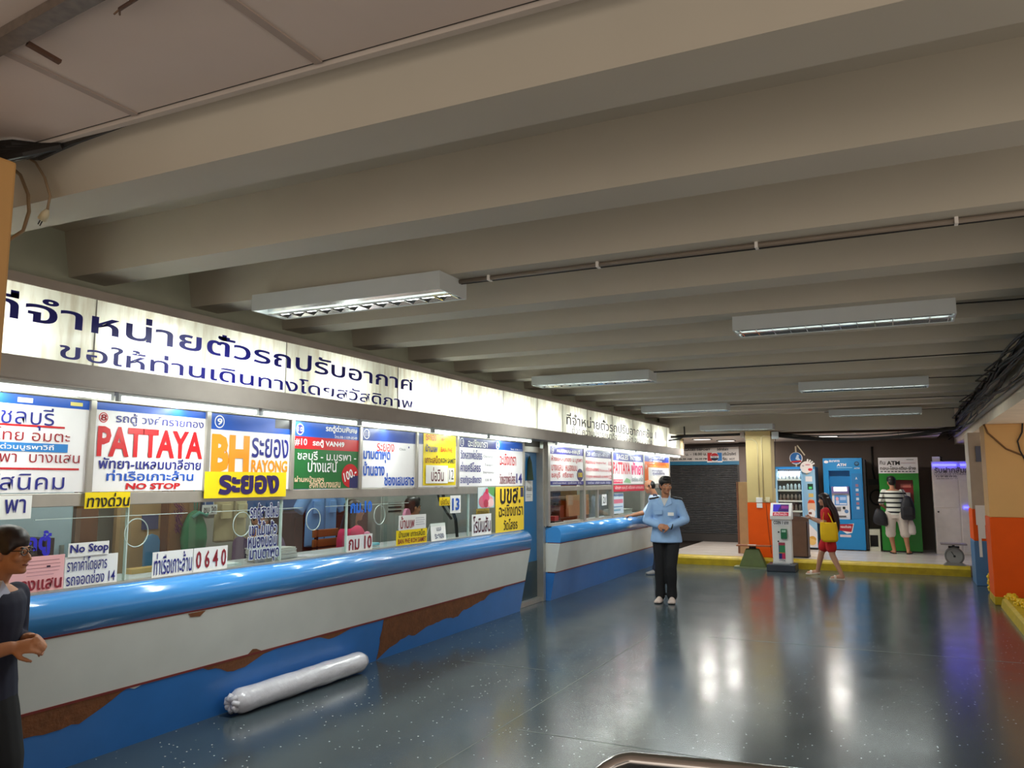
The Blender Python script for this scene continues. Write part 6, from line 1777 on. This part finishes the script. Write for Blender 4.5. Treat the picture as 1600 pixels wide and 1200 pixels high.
# --- girl in red walking to the left with a yellow tote
p = person('girl with long dark hair in red top and shorts walking left, looking at her phone', (-1.17, 14.92, 0))
fw = unit((-1, -0.06, 0))
lat = EZ.cross(fw)
B = Body(1.47, lat, fw, (-1.17, 14.92, 0.77), (-1.19, 14.92, 1.2), width=0.92)
c0 = B.nk.copy()
shl, shr = c0 + lat * 0.145 + EZ * -0.06, c0 - lat * 0.145 + EZ * -0.06
ell_, wl = V((-1.22, 14.72, 0.93)), V((-1.4, 14.79, 0.99))
elr, wr = V((-1.26, 15.1, 0.93)), V((-1.43, 14.98, 1.0))
hipl, hipr = V((-1.15, 14.85, 0.74)), V((-1.18, 15.0, 0.74))
knl, anl = V((-1.12, 14.83, 0.4)), V((-0.98, 14.76, 0.085))
knr, anr = V((-1.31, 15.02, 0.4)), V((-1.39, 15.08, 0.075))
mb = MB()
B.torso(mb)
for a in ((shl, ell_, wl), (shr, elr, wr)): B.arm(mb, *a)
for a in ((hipl, knl, anl), (hipr, knr, anr)): B.leg(mb, *a)
B.foot(mb, anl, (-1.16, 14.73, 0.022))
B.foot(mb, anr, (-1.57, 15.08, 0.05))
B.hand(mb, wl, (-0.9, 0.3, 0.2), (0, 0.5, 0.8), -1, 0.7)
B.hand(mb, wr, (-0.9, -0.3, 0.1), (0, -0.5, 0.8), 1, 0.6)
B.head(mb, (-1.22, 14.92, 1.325), (-1, -0.1, -0.18), (-0.12, 0, 1))
fuse(mb, 'body', mat('skin_light', (190, 140, 112), 0.5), p, 0.0075, 3)
B.face(p)
c, (hl, hf, up) = B.hc, B.hax
k = B.k
mb = MB()
mb.ell(c + up * 0.05 * k - hf * 0.014 * k, 0.092 * k, 0.106 * k, 0.085 * k, B.hax, 18, 12)
rs = []
for z, x, w, d in ((1.36, -1.185, 0.085, 0.07), (1.28, -1.15, 0.095, 0.07), (1.18, -1.1, 0.12, 0.075), (1.06, -1.06, 0.13, 0.07), (0.94, -1.04, 0.125, 0.06), (0.83, -1.03, 0.1, 0.045), (0.76, -1.03, 0.05, 0.02)):
    rs.append([V((x + d * math.cos(a), 14.92 + w * math.sin(a), z)) for a in [2 * PI * i / 16 for i in range(16)]])
mb.rings(rs)
mb.tube([c + hl * 0.075 * k + up * .03, c + hl * 0.085 * k - up * 0.06 - hf * 0.01, c + hl * 0.09 * k - up * 0.16 + hf * 0.0], [0.03, 0.035, 0.02], 10)
mb.tube([c - hl * 0.075 * k + up * .03, c - hl * 0.085 * k - up * 0.06 - hf * 0.01, c - hl * 0.09 * k - up * 0.16 + hf * 0.0], [0.03, 0.035, 0.02], 10)
mb.ell(c + up * 0.085 * k + hf * 0.055 * k, 0.06 * k, 0.04 * k, 0.03 * k, B.hax, 12, 8)
fuse(mb, 'hair', M_HAIRBR, p, 0.009, 2)
RC = mat('red_cloth', (196, 30, 34), 0.85, var=0.12, bump=0.2, bscale=12)
mb = MB()
B.torso(mb, 0.014, -0.05, 0.03, 0.97)
for a in ((shl, ell_, wl), (shr, elr, wr)): B.arm(mb, *a, 0.016, 0.3)
mb.rings([B.ring(B.pel + EZ * -0.06, 0.175, 0.13), B.ring(B.pel + EZ * 0.1, 0.165, 0.125)])
fuse(mb, 'top', RC, p, 0.01, 2)
mb = MB()
for a in ((hipl, knl, anl), (hipr, knr, anr)): B.leg(mb, *a, 0.018, 0.34, 0.014)
mb.rings([B.ring(B.pel + EZ * -0.1, 0.15, 0.11), B.ring(B.pel, 0.172, 0.125), B.ring(B.pel + EZ * 0.03, 0.165, 0.12)])
fuse(mb, 'shorts', RC, p, 0.01, 2)
SW = mat('cream_sandal', (222, 206, 190), 0.6)
for a, t_ in ((anl, V((-1.16, 14.73, 0.018))), (anr, V((-1.57, 15.08, 0.046)))):
    d_ = unit((t_.x - a.x, t_.y - a.y, 0))
    s_ = d_.cross(EZ)
    h_ = V((a.x, a.y, 0)) - d_ * 0.045
    z0 = 0.0 if a is anl else 0.03
    outl = [h_ + d_ * 0.24 * f + s_ * w + EZ * (z0 + (0.022 if a is anr and f < .5 else 0)) for f, w in ((0, -.02), (0.1, -.034), (0.7, -.044), (0.95, -.03), (1.0, 0), (0.95, .03), (0.7, .044), (0.1, .034), (0, .02))]
    MB().poly(outl, (0, 0, 0.018)).build('sandal_sole', SW, p)
    q = h_ + d_ * 0.15 + EZ * (z0 + 0.01)
    MB().tube([q + s_ * 0.045, q + s_ * 0.03 + EZ * 0.045, q + EZ * 0.055, q - s_ * 0.03 + EZ * 0.045, q - s_ * 0.045], [(0.006, 0.02)] * 5, 8).build('sandal_strap', SW, p)
ph = thing('phone', 'pale phone held in both hands by the girl in red', 'phone', (-1.5, 14.88, 1.0))
MB().bar((-1.47, 14.88, 1.005), (-1.6, 14.87, 1.035), 0.068, 0.009, (0.2, 0, 1)).build('case', col((214, 214, 220), 0.3), ph, bevel=0.003)
MB().bar((-1.475, 14.88, 1.0115), (-1.595, 14.87, 1.0395), 0.06, 0.002, (0.2, 0, 1)).build('screen', col((60, 70, 90), 0.2), ph)
bag = thing('tote_bag', 'bright yellow cloth tote bag on the shoulder of the girl in red', 'bag', (-1.16, 14.7, 0.63))
YB = mat('yellow_cloth', (244, 196, 10), 0.8, var=0.07, scale=7, bump=0.35, bscale=14)
mb = MB()
rs = []
for z, w, d in ((0.62, 0.115, 0.03), (0.66, 0.14, 0.055), (0.75, 0.142, 0.06), (0.84, 0.138, 0.05), (0.92, 0.13, 0.035), (0.94, 0.125, 0.028)):
    rs.append([V((-1.15 + (0.94 - z) * 0.04 + w * math.copysign(abs(math.cos(a)) ** 0.45, math.cos(a)), 14.695 + d * math.copysign(abs(math.sin(a)) ** 0.6, math.sin(a)), z + 0.01 * math.cos(a) * math.cos(a) + 0.004 * math.sin(4 * a))) for a in [2 * PI * i / 28 for i in range(28)]])
mb.rings(rs)
mb.build('bag_body', YB, bag, smooth=True)
for yy in (14.67, 14.74):
    MB().tube([(-1.22, yy, 0.92), (-1.225, yy - 0.005, 1.02), (-1.21, 14.745, 1.14), (-1.195, 14.785, 1.172), (-1.17, 14.76, 1.14), (-1.11, yy + 0.01, 1.03), (-1.07, yy, 0.92)], [(0.013, 0.004)] * 7, 8).build('strap', YB, bag)

# --- man at the green cash machine
p = person('man in black and white striped shirt and white shorts standing at the green cash machine', (-0.1, 18.3, 0.17))
fw = unit((-0.1, 1, 0))
lat = EZ.cross(fw)
B = Body(1.58, lat, fw, (-0.13, 18.33, 0.17 + 0.84), (-0.17, 18.36, 0.17 + 1.31), width=1.02)
c0 = B.nk.copy()
shl, shr = c0 + lat * 0.165 + EZ * -0.07, c0 - lat * 0.165 + EZ * -0.07
ell_, wl = V((-0.4, 18.38, 1.17)), V((-0.33, 18.5, 1.1))
elr, wr = V((0.1, 18.4, 1.17)), V((0.05, 18.56, 1.25))
hipl, hipr = V((-0.23, 18.33, 0.97)), V((-0.03, 18.31, 0.97))
knl, anl = V((-0.25, 18.36, 0.59)), V((-0.2, 18.33, 0.245))
knr, anr = V((0.02, 18.36, 0.59)), V((0.06, 18.32, 0.245))
mb = MB()
B.torso(mb)
for a in ((shl, ell_, wl), (shr, elr, wr)): B.arm(mb, *a)
for a in ((hipl, knl, anl), (hipr, knr, anr)): B.leg(mb, *a)
B.foot(mb, anl, (-0.25, 18.5, 0.19))
B.foot(mb, anr, (0.1, 18.49, 0.19))
B.hand(mb, wl, (0.3, 0.6, -0.6), (1, 0, 0), 1, 0.9)
B.hand(mb, wr, (-0.1, 0.8, 0.3), (-0.2, 0.3, -0.8), -1, 0.5)
B.head(mb, (-0.19, 18.4, 0.17 + 1.45), (-0.35, 0.9, -0.2), (-.05, .08, 1))
fuse(mb, 'body', M_SKIN, p, 0.009, 3)
B.face(p)
B.shortish(p, M_HAIR)
mb = MB()
B.torso(mb, 0.024, -0.05, 0.02, 0.96)
for a in ((shl, ell_, wl), (shr, elr, wr)): B.arm(mb, *a, 0.02, 0.4)
SM = mat('striped_jersey', (214, 216, 206), 0.85, var=0.06)
nt = SM.node_tree
bs = nt.nodes['Principled BSDF']
wv = nt.nodes.new('ShaderNodeTexWave')
wv.wave_type, wv.bands_direction = 'BANDS', 'Z'
wv.inputs['Scale'].default_value = 3.3
wv.inputs['Phase Offset'].default_value = 1.2
tcn = [n for n in nt.nodes if n.type == 'TEX_COORD'][0]
mxn = [n for n in nt.nodes if n.type == 'MIX'][0]
nt.links.new(tcn.outputs['Object'], wv.inputs['Vector'])
lt = nt.nodes.new('ShaderNodeMath')
lt.operation = 'LESS_THAN'
lt.inputs[1].default_value = 0.28
nt.links.new(wv.outputs['Fac'], lt.inputs[0])
m2 = nt.nodes.new('ShaderNodeMix')
m2.data_type = 'RGBA'
m2.inputs[7].default_value = lin((22, 24, 28))
nt.links.new(lt.outputs[0], m2.inputs[0])
nt.links.new(mxn.outputs[2], m2.inputs[6])
nt.links.new(m2.outputs[2], bs.inputs['Base Color'])
mb.rings([B.ring(B.pel + EZ * -0.06, 0.185, 0.14), B.ring(B.pel + EZ * 0.1, 0.175, 0.135)])
fuse(mb, 'striped_shirt', SM, p, 0.011, 2)
mb = MB()
for a in ((hipl, knl, anl), (hipr, knr, anr)): B.leg(mb, *a, 0.03, 0.52, 0.03)
mb.rings([B.ring(B.pel + EZ * -0.13, 0.16, 0.13), B.ring(B.pel, 0.185, 0.138), B.ring(B.pel + EZ * 0.03, 0.175, 0.132)])
fuse(mb, 'shorts', cloth((206, 196, 186)), p, 0.012, 2)
for a, t_ in ((anl, V((-0.25, 18.5, 0.17))), (anr, V((0.1, 18.49, 0.17)))):
    d_ = unit((t_.x - a.x, t_.y - a.y, 0))
    s_ = d_.cross(EZ)
    h_ = V((a.x, a.y, 0.17)) - d_ * 0.05
    MB().poly([h_ + d_ * 0.27 * f + s_ * w for f, w in ((0, -.02), (0.1, -.036), (0.7, -.048), (0.95, -.03), (1.0, 0), (0.95, .03), (0.7, .048), (0.1, .036), (0, .02))], (0, 0, 0.016)).build('flip_flop', M_BLACK, p)
DKB = mat('black_nylon', (22, 22, 30), 0.6, var=0.2, bump=0.3, bscale=12)
bg = thing('shoulder_bag', 'black shoulder bag hanging at the left hip of the striped-shirt man', 'bag', (-0.42, 18.25, 0.75))
mb = MB()
mb.rings([[V((-0.42 + w * math.copysign(abs(math.cos(a)) ** .6, math.cos(a)), 18.24 + d * math.sin(a), z + 0.05 * math.cos(a) * -0.5)) for a in [2 * PI * i / 18 for i in range(18)]] for z, w, d in ((0.74, 0.1, 0.04), (0.78, 0.14, 0.07), (0.9, 0.13, 0.075), (1.0, 0.1, 0.06), (1.06, 0.06, 0.03))])
mb.build('bag_body', DKB, bg, smooth=True)
MB().tube([(-0.42, 18.24, 1.04), (-0.4, 18.26, 1.2), (-0.34, 18.3, 1.38), (-0.3, 18.36, 1.44), (-0.3, 18.44, 1.36)], [(0.018, 0.005)] * 5, 8).build('strap', DKB, bg)
bg = thing('backpack', 'black backpack hung from the right shoulder of the striped-shirt man', 'backpack', (0.1, 18.22, 0.85))
mb = MB()
mb.rings([[V((0.09 + w * math.copysign(abs(math.cos(a)) ** .6, math.cos(a)), 18.2 + d * math.sin(a), z)) for a in [2 * PI * i / 18 for i in range(18)]] for z, w, d in ((0.86, 0.09, 0.05), (0.9, 0.13, 0.085), (1.05, 0.135, 0.1), (1.2, 0.115, 0.09), (1.3, 0.08, 0.06), (1.34, 0.03, 0.02))])
mb.build('pack_body', DKB, bg, smooth=True)
MB().tube([(0.04, 18.2, 1.32), (0.02, 18.24, 1.42), (0.0, 18.32, 1.462), (0.0, 18.42, 1.4), (0.03, 18.45, 1.2)], [(0.022, 0.006)] * 5, 8).build('strap', DKB, bg)
MB().box((0.0, 18.09, 0.95), (0.18, 18.13, 1.12)).build('front_pocket', DKB, bg, bevel=0.015)
t = thing('plastic_bag', 'white plastic bag hanging beside the shorts of the striped-shirt man', 'bag', (0.13, 18.35, 0.55))
mb = MB().rings([[V((0.13 + w * math.cos(a), 18.33 + d * math.sin(a), z)) for a in [2 * PI * i / 14 for i in range(14)]] for z, w, d in ((0.56, 0.07, 0.03), (0.6, 0.09, 0.05), (0.72, 0.085, 0.045), (0.82, 0.05, 0.02), (0.9, 0.02, 0.012))])
mb.build('bag_body', col((216, 206, 200), 0.5), t, smooth=True)

# --- woman walking past at the near left
p = person('woman in dark navy uniform with glasses and tied-back hair walking past at the left edge', (-3.55, 2.21, 0))
fw = unit((0.9, 0.43, 0))
lat = EZ.cross(fw)
B = Body(1.46, lat, fw, (-3.57, 2.2, 0.79), (-3.545, 2.21, 1.215))
c0 = B.nk.copy()
shl, shr = c0 + lat * 0.15 + EZ * -0.065, c0 - lat * 0.15 + EZ * -0.065
ell_, elr = c0 + lat * 0.19 + EZ * -0.285 + fw * -0.01, c0 - lat * 0.19 + EZ * -0.285 + fw * -0.02
wl, wr = c0 + lat * 0.05 + EZ * -0.24 + fw * 0.14, c0 - lat * 0.06 + EZ * -0.255 + fw * 0.125
hipl, hipr = B.pel + EZ * -0.04 + lat * 0.08, B.pel + EZ * -0.04 - lat * 0.08
knl, anl = hipl + fw * 0.1 + EZ * -0.345, hipl + fw * 0.15 + EZ * -0.675
knr, anr = hipr + fw * 0.02 + EZ * -0.35, hipr - fw * 0.13 + EZ * -0.67
mb = MB()
B.torso(mb)
for a in ((shl, ell_, wl), (shr, elr, wr)): B.arm(mb, *a)
for a in ((hipl, knl, anl), (hipr, knr, anr)): B.leg(mb, *a)
B.hand(mb, wl, fw * 0.8 - lat * 0.45 + EZ * 0.05, -lat * .7 - EZ * 0.5, 1, 0.75)
B.hand(mb, wr, fw * 0.9 + lat * 0.3 + EZ * 0.05, lat * .7 - EZ * 0.5, -1, 0.8)
hc = c0 + fw * 0.05 + EZ * 0.138
B.head(mb, hc, fw + EZ * -0.12)
fuse(mb, 'body', mat('skin_warm', (186, 128, 92), 0.5), p, 0.006, 3)
B.face(p)
c, (hl, hf, up) = B.hc, B.hax
k = B.k
mb = MB()
mb.ell(c + up * 0.05 * k - hf * 0.014 * k, 0.09 * k, 0.106 * k, 0.085 * k, B.hax, 18, 12)
mb.ell(c - up * 0.015 * k - hf * 0.05 * k, 0.083 * k, 0.064 * k, 0.085 * k, B.hax, 16, 10)
mb.ell(c - up * 0.05 * k - hf * 0.115 * k, 0.04 * k, 0.045 * k, 0.045 * k, B.hax, 12, 8)
for q in (-1, 1): mb.ell(c + hl * q * 0.072 * k + up * 0.025 * k + hf * 0.025 * k, 0.014 * k, 0.035 * k, 0.04 * k, B.hax, 10, 8)
fuse(mb, 'hair', M_HAIRBR, p, 0.006, 2)
mb = MB()
for q in (-1, 1):
    cc = c + hf * 0.098 * k + hl * q * 0.034 * k
    mb.tube([cc + hl * 0.026 * k * math.cos(a) + up * 0.017 * k * math.sin(a) for a in [2 * PI * i / 16 for i in range(17)]], 0.002, 6)
    mb.tube([cc + hl * q * 0.026 * k + up * 0.006, c + hf * 0.05 * k + hl * q * 0.078 * k + up * 0.005, c - hf * 0.012 * k + hl * q * 0.079 * k], 0.002, 6)
mb.tube([c + hf * 0.1 * k - hl * 0.01 * k, c + hf * 0.102 * k, c + hf * 0.1 * k + hl * 0.01 * k], 0.002, 6)
mb.build('glasses', M_BLACK, p)
ND = mat('navy_uniform', (24, 26, 50), 0.85, var=0.12, bump=0.2, bscale=12)
mb = MB()
B.torso(mb, 0.018, -0.05, 0.03, 0.97)
for a in ((shl, ell_, wl), (shr, elr, wr)): B.arm(mb, *a, 0.015, 0.8)
mb.rings([B.ring(B.pel + EZ * -0.08, 0.195, 0.15), B.ring(B.pel + EZ * 0.1, 0.175, 0.135)])
jk = fuse(mb, 'jacket', ND, p, 0.01, 2)
mb = MB()
mb.rings([B.ring(B.pel + EZ * 0.02, 0.17, 0.13), B.ring(B.pel + EZ * -0.1 + fw * .01, 0.19, 0.15), B.ring(B.pel + EZ * -0.3 + fw * .03, 0.19, 0.17), B.ring(B.pel + EZ * -0.48 + fw * 0.03, 0.18, 0.17)])
fuse(mb, 'skirt', mat('black_skirt', (14, 14, 18), 0.9), p, 0.012, 2)
for a, f_ in ((anl, 0.2), (anr, 0.2)):
    mb = MB()
    t_ = V((a.x, a.y, 0.012)) + fw * 0.17
    B.foot(mb, V((a.x, a.y, 0.075)), t_, off=0.006)
    fuse(mb, 'shoe', M_BLACK, p, 0.009, 2)
MB().bar(c0 + lat * -0.08 + EZ * 0.006, c0 + lat * -0.19 + EZ * -0.02, 0.06, 0.022).build('shoulder_mark', mat('gold_patch', (206, 130, 40), 0.5), jk, bevel=0.004)
MB().poly([c0 + fw * 0.05 - lat * 0.05 + EZ * 0.02, c0 + fw * 0.085 + EZ * -0.08, c0 + fw * 0.06 - lat * 0.1 + EZ * -0.05], fw * 0.014).build('collar', col((190, 196, 220), 0.8), p)


# --- clerks sitting in the booth
def clerk(label, base, fw, hdir, rgb, hair, hh=1.6, reach=None, hairm=M_HAIR, long=False):
    base = V(base)
    p = person(label, (base.x, base.y, 0))
    fw = unit(fw)
    lat = EZ.cross(fw)
    B = Body(hh, lat, fw, base + EZ * 0.52, base + EZ * 1.0 + fw * 0.06)
    c0 = B.nk.copy()
    shl, shr = c0 + lat * 0.17 + EZ * -0.075, c0 - lat * 0.17 + EZ * -0.075
    ell_, elr = c0 + lat * 0.21 + EZ * -0.27 + fw * 0.1, c0 - lat * 0.21 + EZ * -0.27 + fw * 0.1
    wl, wr = c0 + lat * 0.1 + fw * 0.31 + EZ * -0.25, c0 - lat * 0.1 + fw * 0.31 + EZ * -0.25
    hipl, hipr = base + lat * 0.09 + EZ * 0.52, base - lat * 0.09 + EZ * 0.52
    knl, knr = hipl + fw * 0.38 + EZ * 0.0, hipr + fw * 0.38
    anl, anr = knl + EZ * -0.42 - fw * 0.05, knr + EZ * -0.42 - fw * 0.05
    mb = MB()
    B.torso(mb)
    for a in ((shl, ell_, wl), (shr, elr, wr)): B.arm(mb, *a)
    for a in ((hipl, knl, anl), (hipr, knr, anr)): B.leg(mb, *a)
    B.foot(mb, anl, V((anl.x, anl.y, anl.z - 0.065)) + fw * 0.16)
    B.foot(mb, anr, V((anr.x, anr.y, anr.z - 0.065)) + fw * 0.16)
    B.hand(mb, wl, fw - lat * 0.3, EZ * -1, 1, 0.6)
    B.hand(mb, wr, fw + lat * 0.3, EZ * -1, -1, 0.6)
    B.head(mb, c0 + fw * 0.03 + EZ * 0.135, hdir)
    fuse(mb, 'body', M_SKIN, p, 0.01, 3)
    B.face(p)
    if long:
        c, (hl, hf, up) = B.hc, B.hax
        mb = MB()
        mb.ell(c + up * 0.04 - hf * 0.025, 0.09, 0.1, 0.085, B.hax, 18, 12)
        mb.rings([[c + hl * w * math.cos(a) - hf * (o + d * math.sin(a)) + EZ * z for a in [2 * PI * i / 16 for i in range(16)]] for z, w, o, d in ((0.04, 0.08, 0.03, 0.06), (-0.06, 0.1, 0.06, 0.06), (-0.16, 0.13, 0.08, 0.06), (-0.3, 0.13, 0.1, 0.05), (-0.38, 0.06, 0.1, 0.03))])
        fuse(mb, 'hair', hairm, p, 0.01, 2)
    else:
        B.shortish(p, hairm, 0.01)
    mb = MB()
    B.torso(mb, 0.02, -0.05, 0.02, 0.96)
    for a in ((shl, ell_, wl), (shr, elr, wr)): B.arm(mb, *a, 0.018, 0.45)
    fuse(mb, 'shirt', cloth(rgb), p, 0.012, 2)
    mb = MB()
    for a in ((hipl, knl, anl), (hipr, knr, anr)): B.leg(mb, *a, 0.014, 0.96, 0.008)
    mb.ell(base + EZ * 0.5, 0.19, 0.16, 0.1)
    fuse(mb, 'trousers', mat('dark_trousers', (40, 40, 52), 0.85), p, 0.013, 2)
    t = thing('stool', 'round black stool under the ' + label.split(' sitting')[0], 'stool', (base.x, base.y, 0))
    sz = base.z + 0.36
    MB().disc((base.x, base.y, sz), (0, 0, 1), 0.17, 0.05, 24).build('seat', M_BLACK, t, bevel=0.01)
    for q in range(4):
        a = PI / 4 + q * PI / 2
        MB().bar((base.x + 0.18 * math.cos(a), base.y + 0.18 * math.sin(a), 0), (base.x + 0.12 * math.cos(a), base.y + 0.12 * math.sin(a), sz), 0.022, 0.022).build('leg', M_STEEL, t)


clerk('clerk in bright pink shirt with long brown-black hair sitting at the booth desk', (-5.32, 6.98, 0.2), (0.55, 0.83, 0), (0.45, 0.85, -0.25), (232, 60, 110), None, 1.6, hairm=M_HAIRBR, long=True)
clerk('clerk in purple-grey shirt sitting behind the four rows of glass letters', (-5.45, 5.8, 0.16), (0.8, -0.45, 0), (0.8, -0.5, -0.15), (96, 70, 104), None, 1.6)
clerk('clerk in blue shirt sitting bent over the desk beside the pink fan', (-5.38, 8.2, 0.2), (0.85, 0.4, 0), (0.4, 0.85, -0.35), (84, 124, 178), None, 1.62)

# drop empty holders left over from building
for o in list(COL.objects):
    if o.type == 'EMPTY' and not o.children and o.name not in ('camera',):
        bpy.data.objects.remove(o)
